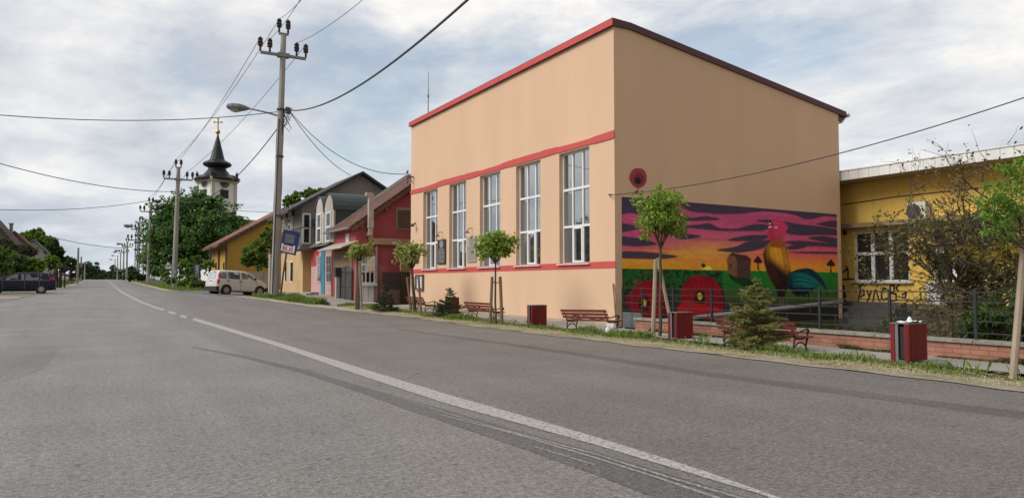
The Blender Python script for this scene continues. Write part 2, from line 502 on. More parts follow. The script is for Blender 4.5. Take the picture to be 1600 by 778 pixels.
# the ground: one sheet out to the horizon
xs = [-2500, -700, -250, -100, -60, -40, -25, -15, -8, -4, 0, 4, 6.5, 8, 10, 11.5, 13.30, 13.362, 13.8, 16, 20, 26, 40, 70, 120, 300, 800, 2500]
ys = sorted(set([-400, -150, -80, -40, -20, -8, 0, 6, 12, 17.54, 17.60, 20, 25, 30, 35, 41, 45, 46, 47, 48, 50, 55, 58, 59, 60, 61, 62, 65, 75, 85, 95, 110, 124, 140, 160, 190, 220, 260, 300, 400, 500, 800, 1500, 3500]))
b = MB()
b.add([(x, y, gz(x, y) - .03) for y in ys for x in xs], [(j * len(xs) + i, j * len(xs) + i + 1, (j + 1) * len(xs) + i + 1, (j + 1) * len(xs) + i) for j in range(len(ys) - 1) for i in range(len(xs) - 1)])
setk(b.build('ground', SOIL))
REDGE = lerpf([(-60, 9.9), (17, 10.0), (25, 10.1), (33, 9.0), (40, 7.6), (48, 6.6), (56, 5.2), (64, 4.5), (700, 4.5)])
LEDGE = lerpf([(-60, -4.6), (20, -4.4), (45, -4.0), (70, -2.8), (110, -2.1), (700, -2.1)])
ROADY = yr(-60, 60, 1.0) + yr(62, 130, 2)[0:] + yr(135, 320, 5) + [360, 420, 500, 600, 700]
ROADY = sorted(set(ROADY))
sheet('road', LEDGE, REDGE, ROADY, 0.0, ASPH, 6)
# gravel and cut straw along the road edge
sheet('gravel_verge', lambda y: REDGE(y) - .05 - .05 * math.sin(y * 1.7) - .05 * math.sin(y * 4.3), lambda y: max(10.75, REDGE(y) + .6) if y < 34 else REDGE(y) + 1.2, yr(-12, 46, .25), .012, GRAV, 3)
sheet('gravel_apron', lambda y: LEDGE(y) - 9, lambda y: LEDGE(y) + .25 + .12 * math.sin(y * .9), yr(18, 62, 1), .010, soil('apron_gravel', [(.17, .155, .135), (.24, .22, .19), (.28, .255, .215)], (.5, 30), .6, 70), 4)
sheet('apron_path', lambda y: -9.5 - .1 * y, lambda y: -3.6, [44.6, 45.5, 47, 48.4], .022, PAVE, 4)
sheet('forecourt', lambda y: REDGE(y) - .05, lambda y: 12.0, yr(46, 62, 1), .010, ASPH2, 8)
sheet('far_verge', lambda y: REDGE(y) - .1, lambda y: REDGE(y) + .9, yr(62, 300, 4), .012, GRAV, 2)
sheet('far_footpath', lambda y: LEDGE(y) - .9, lambda y: LEDGE(y) + .1, yr(62, 300, 4), .012, GRAV, 2)
# pavement in front of the hall and beyond it
sheet('pavement', lambda y: 11.75 + .04 * math.sin(y * 2.1), lambda y: 13.16 if y < 17.5 else 13.8, yr(-12, 34.6, .5), .018, PAVE, 3)
b = MB()
def zt(y): return g(y) + .09
yy = yr(34.7, 60, 1)
for i in range(len(yy) - 1):
    y0, y1 = yy[i], yy[i + 1]
    xa = 10.1 if y0 < 45 else 10.9
    xe = 12.6
    b.quad((xa, y0, zt(y0)), (xe, y0, zt(y0)), (xe, y1, zt(y1)), (xa, y1, zt(y1)))
    b.quad((xa, y0, zt(y0) - .5), (xa, y0, zt(y0)), (xa, y1, zt(y1)), (xa, y1, zt(y1) - .5))
b.quad((10.1, 34.7, g(34.7) - .3), (12.6, 34.7, g(34.7) - .3), (12.6, 34.7, zt(34.7)), (10.1, 34.7, zt(34.7)))
setk(b.build('raised_pavement', PAVE))
# yard behind the brick wall
b = MB(); b.quad((13.40, -12, -.40), (26.1, -12, -.40), (26.1, 17.4, -.40), (13.40, 17.4, -.40)); setk(b.build('yard', YARD))

# painted lines, measured along both edges
def strip(name, up, lo, dz, m, n=None):
    def dens(P):
        out = []
        for (a, c) in zip(P, P[1:]):
            for k in range(6): out.append((a[0] + (c[0] - a[0]) * k / 6, a[1] + (c[1] - a[1]) * k / 6))
        return out + [P[-1]]
    A = [gp(*p, dz) for p in dens(up)]; B = [gp(*p, dz) for p in dens(lo)]
    b = MB()
    for i in range(len(A) - 1): b.quad(B[i], B[i + 1], A[i + 1], A[i])
    return setk(b.build(name, m))
def worn_paint(name, col, lo=.40, hi=.56, sc=26):
    m, n, l, b = nodes_of(name)
    b.inputs['Base Color'].default_value = (*col, 1); b.inputs['Roughness'].default_value = .75
    t = n.new('ShaderNodeTexCoord'); x = n.new('ShaderNodeTexNoise'); x.inputs['Scale'].default_value = sc; x.inputs['Detail'].default_value = 7; x.inputs['Roughness'].default_value = .75
    l.new(t.outputs['Object'], x.inputs['Vector'])
    r = n.new('ShaderNodeValToRGB'); r.color_ramp.elements[0].position = lo; r.color_ramp.elements[1].position = hi
    r.color_ramp.elements[0].color = (.16, .155, .145, 1); r.color_ramp.elements[1].color = (*col, 1)
    l.new(x.outputs[0], r.inputs[0]); l.new(r.outputs[0], b.inputs['Base Color'])
    bp = n.new('ShaderNodeBump'); bp.inputs['Strength'].default_value = .5; bp.inputs['Distance'].default_value = .005
    l.new(x.outputs[0], bp.inputs['Height']); l.new(bp.outputs[0], b.inputs['Normal'])
    return m
PAINT = worn_paint('road_paint', (.43, .415, .385), .40, .54)
FAINT = worn_paint('faint_paint', (.36, .35, .335), .45, .60, 30)
strip('road_marking', [(1260, 790), (1213, 776), (1083, 730), (930, 682.5), (816, 649.5), (700, 616.5), (560, 574), (437, 535.7), (340, 507.2), (303, 496.3)],
      [(1232, 790), (1187, 772), (1083, 741), (930, 695), (816, 663), (700, 631.5), (560, 585.5), (437, 542.5), (340, 512.5), (300, 500.3)], .005, PAINT)
strip('road_marking', [(292, 493.5), (283, 491.2)], [(290, 498), (281, 494.6)], .005, PAINT)
strip('road_marking', [(276, 489.2), (265, 485.6)], [(273, 492), (261, 488.2)], .005, PAINT)
strip('road_marking', [(258, 483.5), (240, 477.7), (224, 471.5), (208, 464.2), (192, 455.8), (184, 450.2), (178, 445), (173, 440.6), (169, 438.3)],
      [(254, 485.8), (235, 479.2), (219, 472.8), (203, 465), (188.5, 456.8), (181.5, 451), (176, 445.5), (171.6, 441), (168, 438.4)], .005, PAINT)
TAR = asphalt('tar_band', (.125, .121, .115), (.16, .154, .147), .7, .4)
strip('tar_seam', [(300, 541), (380, 555), (480, 578), (560, 602), (640, 625), (700, 641), (820, 676), (930, 706), (1083, 752), (1190, 784)],
      [(300, 543), (380, 559), (480, 585), (560, 612), (640, 641), (700, 661), (820, 702), (930, 741), (1010, 772), (1040, 784)], .003, TAR)
strip('old_road_marking', [(640, 627), (760, 664), (930, 708.5), (1040, 743), (1171, 781)], [(640, 628), (760, 665.5), (930, 711), (1040, 746), (1158, 781)], .006, FAINT)
strip('old_road_marking', [(690, 648), (800, 676), (930, 714), (1030, 746), (1135, 781)], [(690, 649.3), (800, 678), (930, 717), (1030, 749), (1122, 781)], .006, FAINT)
strip('old_road_marking', [(834, 697), (890, 714), (930, 726)], [(834, 698.5), (890, 715.8), (930, 728)], .006, FAINT)
# darker patches of repaired asphalt
def patch(pts, dz=.002, m=None):
    b = MB(); P = [gp(*p, dz) for p in pts]
    b.add(P, [list(range(len(P)))]); return setk(b.build('asphalt_patch', m or ASPHD))
patch([(-30, 546), (20, 543), (60, 540), (96, 540), (86, 556), (70, 575), (30, 590), (-30, 604)])
b = MB()
xs_ = [REDGE(0) - q for q in (1.75, 1.45)]
strip('asphalt_seam', [(620, 513), (760, 531), (900, 550), (1100, 580), (1300, 606), (1480, 629), (1640, 648)], [(620, 515.5), (760, 534.5), (900, 555), (1100, 587), (1300, 614), (1480, 638), (1640, 660)], .002, asphalt('seam_asphalt', (.15, .141, .13), (.20, .19, .177), .5, .9))
# ------------------------------------------------------------------ the hall
XB, YB, YE, XR, ZT = 13.8, 17.6, 34.4, 24.75, 9.6
hall = thing('hall', 'large peach hall with red bands, five tall windows and a painted rooster mural', 'building', (XB, YB, 0))
WZ0, WZ1 = 1.97, 5.80
WY = [(18.92, 20.69), (21.92, 23.67), (24.93, 26.70), (28.0, 29.74), (31.06, 32.78)]
def roofz(x): return 9.45 if x < 14.45 else 9.45 - (x - 14.45) * (9.45 - 7.86) / (XR - 14.45)
b = MB()
yb = [YB] + [q for p in WY for q in p] + [YE]
zb = [-.6, WZ0, WZ1, 9.42]
for i in range(len(yb) - 1):
    for j in range(3):
        if j == 1 and i % 2 == 1: continue
        b.quad((XB, yb[i], zb[j]), (XB, yb[i], zb[j + 1]), (XB, yb[i + 1], zb[j + 1]), (XB, yb[i + 1], zb[j]))
D = .20
for y0, y1 in WY:
    b.quad((XB, y0, WZ0), (XB + D, y0, WZ0), (XB + D, y0, WZ1), (XB, y0, WZ1))
    b.quad((XB, y1, WZ0), (XB, y1, WZ1), (XB + D, y1, WZ1), (XB + D, y1, WZ0))
    b.quad((XB, y0, WZ1), (XB + D, y0, WZ1), (XB + D, y1, WZ1), (XB, y1, WZ1))
    b.quad((XB, y0, WZ0), (XB, y1, WZ0), (XB + D, y1, WZ0), (XB + D, y0, WZ0))
gab = [(XB, -.6), (XR, -.6), (XR, roofz(XR)), (14.45, 9.44), (XB, 9.42)]
b.add([(x, YB, z) for x, z in gab], [(0, 1, 2, 3, 4)])
b.add([(x, YE, z) for x, z in gab], [(4, 3, 2, 1, 0)])
b.quad((XR, YB, -.6), (XR, YE, -.6), (XR, YE, roofz(XR)), (XR, YB, roofz(XR)))
b.build('wall', PEACH, hall)
# roof sheet with its dark verge on the gable
b = MB()
o = .07
prof = [(XB - .10, 9.60), (14.45, 9.57), (XR + .42, 8.0), (XR + .42, 7.80), (14.45, 9.36), (XB - .10, 9.36)]
b.add([(x, YB - o, z) for x, z in prof] + [(x, YE + o, z) for x, z in prof],
      [(0, 1, 2, 3, 4, 5), (11, 10, 9, 8, 7, 6), (0, 6, 7, 1), (1, 7, 8, 2), (2, 8, 9, 3), (3, 9, 10, 4), (4, 10, 11, 5), (5, 11, 6, 0)])
rf = b.build('roof', MAROON, hall)
b = MB(); b.tube([(XR + .50, YB - .12, 7.86), (XR + .50, YE + .1, 7.86)], .075, 8)
b.tube([(XR + .48, YB + .05, 7.80), (XR + .30, YB + .08, 7.60), (XR + .08, YB + .1, 7.50), (XR + .08, YB + .1, -.4)], .045, 8)
b.build('gutter', GALV, hall)
b = MB(); b.box(XR + .02, XR + .40, YB + .05, YB + .15, 7.62, 7.79); b.build('eave_bracket', mat('eave_wood', (.16, .10, .07)), hall)
b = MB()
b.box(XB - .13, XB - .102, YB - .10, YE + .08, 9.36, 9.565)
b.build('fascia', RED, hall)
# red bands, the upper one uneven where the paint follows the window heads
b = MB()
ys_ = np.arange(YB - .015, YE + .02, .25)
def band(z0f, z1f, x):
    for a, c in zip(ys_, list(ys_[1:]) + [YE + .015]):
        b.add([(x, a, z0f(a)), (x, a, z1f(a)), (x, c, z1f(c)), (x, c, z0f(c)), (XB - .001, a, z0f(a)), (XB - .001, a, z1f(a)), (XB - .001, c, z1f(c)), (XB - .001, c, z0f(c))],
              [(0, 1, 2, 3), (1, 5, 6, 2), (0, 3, 7, 4), (0, 4, 5, 1)])
def inwin(y): return any(p - .1 <= y <= q + .1 for p, q in WY)
band(lambda y: 5.845 + (0.0 if inwin(y) else .02 * math.sin(y * 1.3)), lambda y: 6.08 + .03 * math.sin(y * .9) - .02 * inwin(y), XB - .035)
b.build('upper_band', RED, hall)
b = MB()
band(lambda y: 1.785, lambda y: 2.005, XB - .008)
lb = b.build('lower_band', RED, hall)
b = MB()
for a, c in zip([YB - .02] + [], [YE]):
    b.box(XB - .06, XB - .002, YB - .02, YE, -.5, .10)
b.box(XB - .055, XB - .002, 25, YE, .10, .19)
b.build('plinth', mat('plinth_render', (.40, .33, .25), .9, .15, 2), hall)
FRAME = WHITE
BLIND = mat('window_blind', (.16, .155, .15), .7, .08, 3)
for k, (y0, y1) in enumerate(WY):
    b = MB(); X0, X1 = XB + .15, XB + .215
    t = .05
    b.box(X0, X1, y0, y0 + t, WZ0, WZ1); b.box(X0, X1, y1 - t, y1, WZ0, WZ1)
    b.box(X0 + .003, X1, y0 + t, y1 - t, WZ0, WZ0 + t); b.box(X0 + .003, X1, y0 + t, y1 - t, WZ1 - t, WZ1)
    h = (WZ1 - WZ0) / 3; wd = (y1 - y0) / 3
    for i in (1, 2):
        b.box(X0 - .004, X1, y0 + t, y1 - t, WZ0 + i * h - .04, WZ0 + i * h + .04)
        b.box(X0 + .006, X1, y0 + i * wd - .032, y0 + i * wd + .032, WZ0 + t, WZ1 - t)
    # opening casement in the lower middle field
    a0, a1 = y0 + wd + .032, y0 + 2 * wd - .032
    b.box(X0 - .012, X1 - .01, a0, a0 + .05, WZ0 + t, WZ0 + h - .04); b.box(X0 - .012, X1 - .01, a1 - .05, a1, WZ0 + t, WZ0 + h - .04)
    b.box(X0 - .012, X1 - .01, a0 + .05, a1 - .05, WZ0 + t, WZ0 + t + .06); b.box(X0 - .012, X1 - .01, a0 + .05, a1 - .05, WZ0 + h - .09, WZ0 + h - .04)
    fr = b.build('window', FRAME, hall)
    b = MB(); b.quad((XB + .19, y0 + .02, WZ0 + .02), (XB + .19, y0 + .02, WZ1 - .02), (XB + .19, y1 - .02, WZ1 - .02), (XB + .19, y1 - .02, WZ0 + .02))
    b.build('pane', GLASS, fr)
    b = MB(); b.quad((XB + .186, y0 + 2 * wd + .03, WZ0 + .05), (XB + .186, y0 + 2 * wd + .03, WZ0 + 1.9 * h), (XB + .186, y1 - .05, WZ0 + 1.9 * h), (XB + .186, y1 - .05, WZ0 + .05))
    b.build('blind', glassmat('blind_glass', (.12, .115, .11), .10, .06), fr)
    b = MB(); b.box(XB - .09, XB + .15, y0 - .05, y1 + .08, WZ0 - .035, WZ0 + .004); b.build('sill', mat('sill_metal', (.62, .58, .55), .5), fr)

# ---- mural: painted colours on a fine sheet of the gable wall
mx0, mx1 = onY(971.8, 400, YB).x, onY(1308.5, 400, YB).x
PX0, PX1, PY0, PY1 = 971.5, 1309, 300, 522
NX, NZ = 430, 290
ztl, ztr = onY(971.5, 307.6, YB).z, onY(1308.5, 335, YB).z
zbl, zbr = onY(972, 517, YB).z, onY(1308.5, 501.5, YB).z
# photo-pixel coordinates of every grid point, so shapes can be drawn where they were measured
UU, VV = np.meshgrid(np.linspace(0, 1, NX), np.linspace(0, 1, NZ))
WX = mx0 + (mx1 - mx0) * UU
ZT_ = ztl + (ztr - ztl) * UU; ZB_ = zbl + (zbr - zbl) * UU
WZ = ZB_ + (ZT_ - ZB_) * VV
def topx(X, Z):
    dx, dy, dz = X, YB, Z - EYE
    xc = dx * _R.x + dy * _R.y; yc = dx * _U.x + dy * _U.y + dz * _U.z; zc = dx * _F.x + dy * _F.y + dz * _F.z
    return 800 + FPX * xc / zc, 389 - FPX * yc / zc
PXg, PYg = topx(WX, WZ)
C = np.zeros((NZ, NX, 3))
def S(r, gg, bb): return np.array(lin((r / 255, gg / 255, bb / 255)))
def blur(a, n):
    for _ in range(n):
        p = np.pad(a, 1, mode='edge'); a = (p[1:-1, 1:-1] * 4 + p[:-2, 1:-1] + p[2:, 1:-1] + p[1:-1, :-2] + p[1:-1, 2:]) / 8
    return a
def inpoly(P):
    P = np.array(P, float); m = np.zeros(PXg.shape, bool)
    for i in range(len(P)):
        x0, y0 = P[i]; x1, y1 = P[(i + 1) % len(P)]
        if y0 == y1: continue
        cnd = (y0 > PYg) != (y1 > PYg)
        m ^= cnd & (PXg < (x1 - x0) * (PYg - y0) / (y1 - y0) + x0)
    return m.astype(float)
def paint(mask, col, soft=1, op=1.0):
    global C
    a = blur(mask, soft)[..., None] * op
    C = C * (1 - a) + np.asarray(col) * a
def poly(P, col, soft=1, op=1.0): paint(inpoly(P), col, soft, op)
def smoothpoly(P, n=6):
    P = [np.array(p, float) for p in P]; k = len(P); out = []
    for i in range(k):
        p0, p1, p2, p3 = P[i - 1], P[i], P[(i + 1) % k], P[(i + 2) % k]
        for j in range(n):
            t = j / n
            out.append(.5 * ((2 * p1) + (p2 - p0) * t + (2 * p0 - 5 * p1 + 4 * p2 - p3) * t * t + (3 * p1 - p0 - 3 * p2 + p3) * t ** 3))
    return out
def spoly(P, col, soft=1, op=1.0): paint(inpoly(smoothpoly(P)), col, soft, op)
rng = np.random.default_rng(5)
def fbm(nx, nz, octs):
    out = np.zeros((NZ, NX)); a = 1
    for o_ in range(octs):
        gx, gzz = nx * 2 ** o_ + 2, nz * 2 ** o_ + 2
        G = rng.random((gzz, gx))
        xi = UU * (gx - 2); zi = VV * (gzz - 2)
        x0 = np.minimum(xi.astype(int), gx - 2); z0 = np.minimum(zi.astype(int), gzz - 2)
        fx, fz = xi - x0, zi - z0; fx = fx * fx * (3 - 2 * fx); fz = fz * fz * (3 - 2 * fz)
        out += a * ((G[z0, x0] * (1 - fx) + G[z0, x0 + 1] * fx) * (1 - fz) + (G[z0 + 1, x0] * (1 - fx) + G[z0 + 1, x0 + 1] * fx) * fz); a *= .5
    return out / (2 - 2 ** (1 - octs))
MG = 1.42   # the mural is seen on the shaded wall, so its paint is lighter than it looks
def P_(r, gg, bb): return np.minimum(S(r, gg, bb) * MG * 1.75, .9)
# sunset sky
hy = 419.7 + (PXg - 972) * .0172          # painted horizon
tt = np.clip((hy - PYg) / 116, 0, 1)
stops = [(0, P_(158, 112, 34)), (.09, P_(166, 104, 38)), (.16, P_(162, 86, 54)), (.25, P_(150, 66, 76)), (.42, P_(142, 60, 88)), (1, P_(138, 56, 90))]
for ch in range(3):
    C[..., ch] = np.interp(tt, [s_[0] for s_ in stops], [s_[1][ch] for s_ in stops])
glow = np.exp(-(((PXg - 1105) / 55) ** 2 + ((PYg - 392) / 17) ** 2))
C = C * (1 - .55 * glow[..., None]) + P_(190, 130, 36) * .55 * glow[..., None]
fl = fbm(3, 24, 3)
paint((fl > .58).astype(float) * (tt > .06) * (tt < .26) * (PXg < 1200), P_(188, 128, 36), 4, .5)
paint((fl < .42).astype(float) * (tt > .25), P_(120, 52, 78), 5, .5)
NAVY = P_(40, 40, 54)
clouds = [
    [(960, 300), (1060, 305), (1180, 318), (1320, 330), (1320, 341), (1290, 338), (1262, 343), (1240, 336), (1215, 332), (1190, 331), (1160, 334), (1128, 335), (1100, 333), (1078, 330), (1060, 322), (1030, 330), (1005, 336), (985, 333), (960, 334)],
    [(960, 348), (985, 351), (1000, 356), (985, 361), (960, 362)],
    [(960, 370), (990, 371), (1015, 376), (1026, 382), (1000, 385), (975, 384), (960, 383)],
    [(960, 394), (1000, 393), (1040, 397), (1060, 401), (1030, 405), (990, 404), (960, 403)],
    [(1055, 341), (1080, 340), (1105, 338), (1126, 343), (1100, 345), (1070, 345)],
    [(1064, 354), (1090, 351), (1108, 349), (1125, 356), (1150, 357), (1170, 352), (1185, 350), (1200, 352), (1195, 360), (1160, 361), (1130, 361), (1095, 358)],
    [(1055, 368), (1078, 366), (1096, 369), (1080, 373), (1062, 374)],
    [(1136, 375), (1165, 368), (1195, 367), (1205, 370), (1190, 375), (1160, 377)],
    [(1120, 390), (1150, 385), (1165, 378), (1190, 375), (1215, 377), (1200, 385), (1180, 391), (1155, 395), (1130, 393)],
    [(1182, 345), (1200, 343), (1230, 347), (1262, 353), (1240, 355), (1205, 350)],
    [(1225, 357), (1250, 352), (1275, 353), (1312, 360), (1312, 368), (1280, 367), (1250, 368), (1228, 364)],
    [(1275, 350), (1300, 345), (1312, 347), (1312, 356), (1295, 355)],
    [(1225, 378), (1250, 376), (1285, 379), (1312, 382), (1312, 386), (1280, 385), (1245, 384)],
    [(1222, 386), (1245, 383), (1262, 384), (1250, 389), (1230, 390)],
    [(1262, 372), (1285, 369), (1312, 374), (1312, 381), (1290, 379)],
    [(1228, 394), (1260, 393), (1312, 394), (1312, 397), (1260, 396)]]
for cl in clouds: spoly(cl, NAVY, 2, .96)
# field
fm = (PYg > hy).astype(float)
gt = np.clip((PYg - hy) / 70, 0, 1)
GR = np.zeros_like(C)
for ch in range(3):
    GR[..., ch] = np.interp(gt, [0, .25, .5, .62, .8, 1], [P_(22, 88, 34)[ch], P_(26, 82, 32)[ch], P_(38, 68, 26)[ch], P_(46, 60, 30)[ch], P_(34, 34, 30)[ch], P_(30, 30, 34)[ch]])
a = blur(fm, 1)[..., None]; C = C * (1 - a) + GR * a
paint(fm * ((PXg < 1128) & (PYg < 475)), P_(24, 46, 28), 4, .55)
paint(fm * ((PXg < 1132) & (PYg < 475)) * (fbm(110, 60, 2) > .55), P_(20, 26, 24), 1, .85)
paint(fm * (PXg < 1010) * (fbm(40, 30, 2) > .64), P_(120, 30, 36), 1, .6)
paint(fm * (PYg > 470) * (PXg < 1130), P_(30, 40, 34), 5, .8)
# three small trees and the sun
for tx, ty, s_ in ((1099, 417, .55), (1184, 411, 1.0), (1298, 416, 1.0)):
    spoly([(tx - 7 * s_, ty - 2), (tx - 3 * s_, ty - 8 * s_), (tx, ty - 11 * s_), (tx + 4 * s_, ty - 7 * s_), (tx + 7 * s_, ty - 1), (tx, ty)], P_(30, 22, 24), 1)
    poly([(tx - .8, ty - 2), (tx + 1, ty - 2), (tx + 1.5, ty + 10 * s_), (tx - .6, ty + 10 * s_)], P_(30, 22, 24), 0)
    poly([(tx, ty + 9 * s_), (tx + 1, ty + 8 * s_), (tx + 7 * s_, ty + 16 * s_), (tx + 5 * s_, ty + 16 * s_)], P_(20, 36, 24), 1)
spoly([(1098, 421), (1102, 417), (1108, 416), (1113, 421)], P_(205, 170, 70), 1)
# barn
poly([(1137, 427), (1150, 432), (1173, 435), (1190, 447), (1160, 447), (1142, 437)], P_(18, 40, 24), 1)
poly([(1136, 405), (1144, 395.5), (1166, 400), (1173, 404), (1173, 436), (1150, 432), (1137, 427)], P_(58, 40, 36), 1)
poly([(1136, 405), (1139, 398), (1144, 395.5), (1149, 400), (1152, 408), (1151, 433), (1137, 427)], P_(88, 60, 48), 1)
poly([(1139, 399), (1144, 395), (1168, 399.5), (1174, 407), (1152, 408), (1148, 400)], P_(50, 34, 32), 1)
poly([(1140, 412), (1143, 412), (1143, 417), (1140, 416)], P_(40, 28, 26), 0)
poly([(1136, 418), (1173, 423), (1173, 424), (1136, 419)], P_(40, 28, 26), 0, .6)
# poppies
def poppy(pts, cx, cy, rr):
    spoly([(p[0] + 4, p[1] + 3) for p in pts], P_(22, 28, 26), 3, .85)
    spoly(pts, P_(112, 17, 25), 1)
    pm_ = inpoly(smoothpoly(pts))
    sh_ = pm_ * np.clip((np.hypot(PXg - cx, PYg - cy) - rr) / (rr * 1.6), 0, 1) * (.5 + .5 * np.sin(np.arctan2(PYg - cy, PXg - cx) * 5 + .6))
    C[:] = C * (1 - .55 * blur(sh_, 3)[..., None]) + P_(58, 9, 16) * .55 * blur(sh_, 3)[..., None]
    ang = np.arctan2(PYg - cy, PXg - cx); rad = np.hypot(PXg - cx, PYg - cy)
    st = (np.sin(ang * 17 + rad * .05) > .72) & (rad > rr * .6)
    paint(inpoly(smoothpoly(pts)) * st, P_(92, 10, 20), 1, .6)
    spoly([(cx - rr * .62, cy + 1), (cx - rr * .2, cy - rr * .75), (cx + rr * .55, cy - rr * .45), (cx + rr * .6, cy + rr * .6), (cx, cy + rr * .95), (cx - rr * .5, cy + rr * .6)], P_(26, 18, 24), 2, .95)
    spoly([(cx - 3, cy - 4), (cx + 1, cy - 6), (cx + 4, cy), (cx + 2, cy + 5), (cx - 2, cy + 4)], P_(168, 130, 34), 1)
poppy([(978, 470), (990, 450), (1005, 440), (1022, 438), (1036, 446), (1043, 465), (1040, 485), (1030, 497), (1008, 498), (992, 495), (984, 482)], 1006, 473, 14)
poppy([(1066, 448), (1078, 434), (1095, 430), (1112, 434), (1124, 448), (1130, 470), (1128, 490), (1105, 492), (1080, 488), (1058, 480), (1064, 470)], 1093, 463, 13)
spoly([(1058, 482), (1070, 470), (1085, 473), (1110, 478), (1130, 485), (1128, 497), (1095, 500), (1066, 497)], P_(134, 22, 30), 2)
spoly([(1075, 500), (1083, 492), (1092, 493), (1100, 501)], P_(24, 18, 24), 2)
# the rooster
BODY = [(1205, 377), (1198, 384), (1193, 393), (1192.6, 402), (1196, 417), (1200, 429), (1206, 441), (1213, 453), (1216, 467), (1224, 467), (1228, 456), (1235, 442), (1236, 428), (1232, 409), (1229, 388), (1223, 377)]
spoly(BODY, P_(74, 42, 24), 1)
bm = inpoly(smoothpoly(BODY))
gold = np.exp(-(((PXg - 1213 - (PYg - 395) * .32) / 12) ** 2 + ((PYg - 398) / 19) ** 2))
C = C * (1 - (bm * np.clip(gold * 1.25, 0, 1))[..., None]) + P_(168, 112, 32) * (bm * np.clip(gold * 1.25, 0, 1))[..., None]
for k in range(15):     # hanging neck feathers
    x_ = 1197 + k * 2.3
    spoly([(x_, 386 + (k % 3)), (x_ + 1.0, 386), (x_ + 3.2 + k * .38, 408 + 8 * (k > 6) + 2 * (k % 2)), (x_ + 2.0 + k * .38, 412 + 10 * (k > 6) + 3 * (k % 3))], [P_(196, 146, 48), P_(120, 70, 26), P_(150, 98, 30)][k % 3], 2, .30)
dk = np.clip((PYg - 404 - np.clip((PXg - 1210) * .9, -4, 20)) / 13, 0, 1) * bm
C = C * (1 - .95 * blur(dk, 3)[..., None]) + P_(22, 15, 17) * .95 * blur(dk, 3)[..., None]
lf_ = bm * np.clip((1203 + (PYg - 385) * .12 - PXg) / 8, 0, 1)
C = C * (1 - .6 * blur(lf_, 2)[..., None]) + P_(44, 26, 22) * .6 * blur(lf_, 2)[..., None]
spoly([(1201, 421), (1208, 416), (1214, 424), (1218, 440), (1212, 446), (1206, 436)], P_(66, 32, 24), 3, .25)
spoly([(1206, 372), (1211, 366), (1221, 366), (1224, 378), (1227, 385), (1216, 387), (1203, 384)], P_(112, 58, 30), 2)
spoly([(1204, 352), (1208, 348), (1216, 347), (1223, 350), (1227, 358), (1227, 368), (1221, 372), (1214, 370), (1209, 368), (1205, 362)], P_(140, 44, 70), 1)
spoly([(1204, 357), (1208, 360), (1211, 367), (1211, 375), (1208, 378), (1205, 374), (1202, 376), (1199, 371), (1199, 364), (1201, 359)], P_(128, 36, 60), 1)
for q in ((1207, 341.5), (1211, 340), (1215.5, 340), (1220, 341), (1224.5, 344), (1228, 349)):
    poly([(q[0] - 2.2, q[1] + 10), (q[0] - .4, q[1]), (q[0] + .5, q[1]), (q[0] + 2.4, q[1] + 10)], P_(150, 44, 74), 1)
poly([(1200.5, 345.6), (1204, 346.5), (1209, 351.5), (1205, 352.5)], P_(36, 26, 32), 0)
poly([(1200.6, 347.4), (1203.4, 348.4), (1206, 350.8), (1203, 350)], P_(170, 160, 155), 0)
poly([(1200, 354.4), (1204.4, 353.4), (1205, 354.6), (1202, 356)], P_(170, 160, 155), 0)
spoly([(1211, 354.8), (1213, 353.6), (1214.6, 355.2), (1213.2, 356.8), (1211.6, 356.5)], P_(190, 180, 176), 0)
poly([(1212.2, 354.4), (1213.8, 354.4), (1213.8, 356), (1212.2, 356)], P_(20, 16, 20), 0)
# tail
TAIL = [(1231, 430), (1238, 424), (1251, 420), (1267, 420), (1281, 431), (1289, 444), (1294, 461), (1288, 451), (1280, 445), (1273, 453), (1262, 457), (1251, 460), (1240, 457), (1231, 448)]
spoly(TAIL, P_(12, 34, 42), 1)
tm_ = inpoly(smoothpoly(TAIL))
for k in range(13):
    f = k / 12
    x0, y0 = 1234 + 4 * f, 428 + 20 * f
    x1, y1 = 1262 + 6 * (1 - f), 420 + 24 * f
    x2, y2 = 1293 - 20 * f, 458 - 4 * f
    col = [P_(16, 92, 92), P_(10, 52, 60), P_(26, 112, 104), P_(10, 30, 40)][k % 4]
    pts = []
    for t_ in np.linspace(0, 1, 9):
        a_ = ((1 - t_) ** 2 * x0 + 2 * t_ * (1 - t_) * x1 + t_ ** 2 * x2, (1 - t_) ** 2 * y0 + 2 * t_ * (1 - t_) * y1 + t_ ** 2 * y2)
        pts.append(a_)
    w_ = 1.0
    P2 = [(p_[0], p_[1] - w_ * math.sin(math.pi * (q_ + .5) / 9)) for q_, p_ in enumerate(pts)] + [(p_[0], p_[1] + w_ * math.sin(math.pi * (q_ + .5) / 9)) for q_, p_ in list(enumerate(pts))[::-1]]
    paint(inpoly(P2) * tm_, col, 1, .85)
spoly([(1234, 446), (1246, 453), (1260, 453), (1272, 448), (1268, 457), (1260, 460), (1256, 464), (1251, 461), (1246, 463), (1238, 457)], P_(12, 16, 24), 1, .95)
poly([(1262, 453), (1266, 453), (1265, 466), (1264, 472), (1262.5, 466)], P_(12, 14, 20), 0)
poly([(1244, 458), (1248, 458), (1246.5, 466)], P_(12, 14, 20), 0)
poly([(1290, 452), (1293, 458), (1294.5, 464), (1291, 460)], P_(12, 40, 46), 0)
for lx in (1219, 1223):
    poly([(lx - .8, 465), (lx + .8, 465), (lx + .6, 480), (lx - .6, 480)], P_(78, 74, 70), 0)
    poly([(lx - 4, 480), (lx + 3, 479), (lx + 4, 481), (lx - 4, 482)], P_(78, 74, 70), 0)
C *= (.86 + .28 * fbm(60, 40, 4))[..., None]
b = MB()
me = bpy.data.meshes.new('mural')
idx = np.arange(NX * NZ).reshape(NZ, NX)
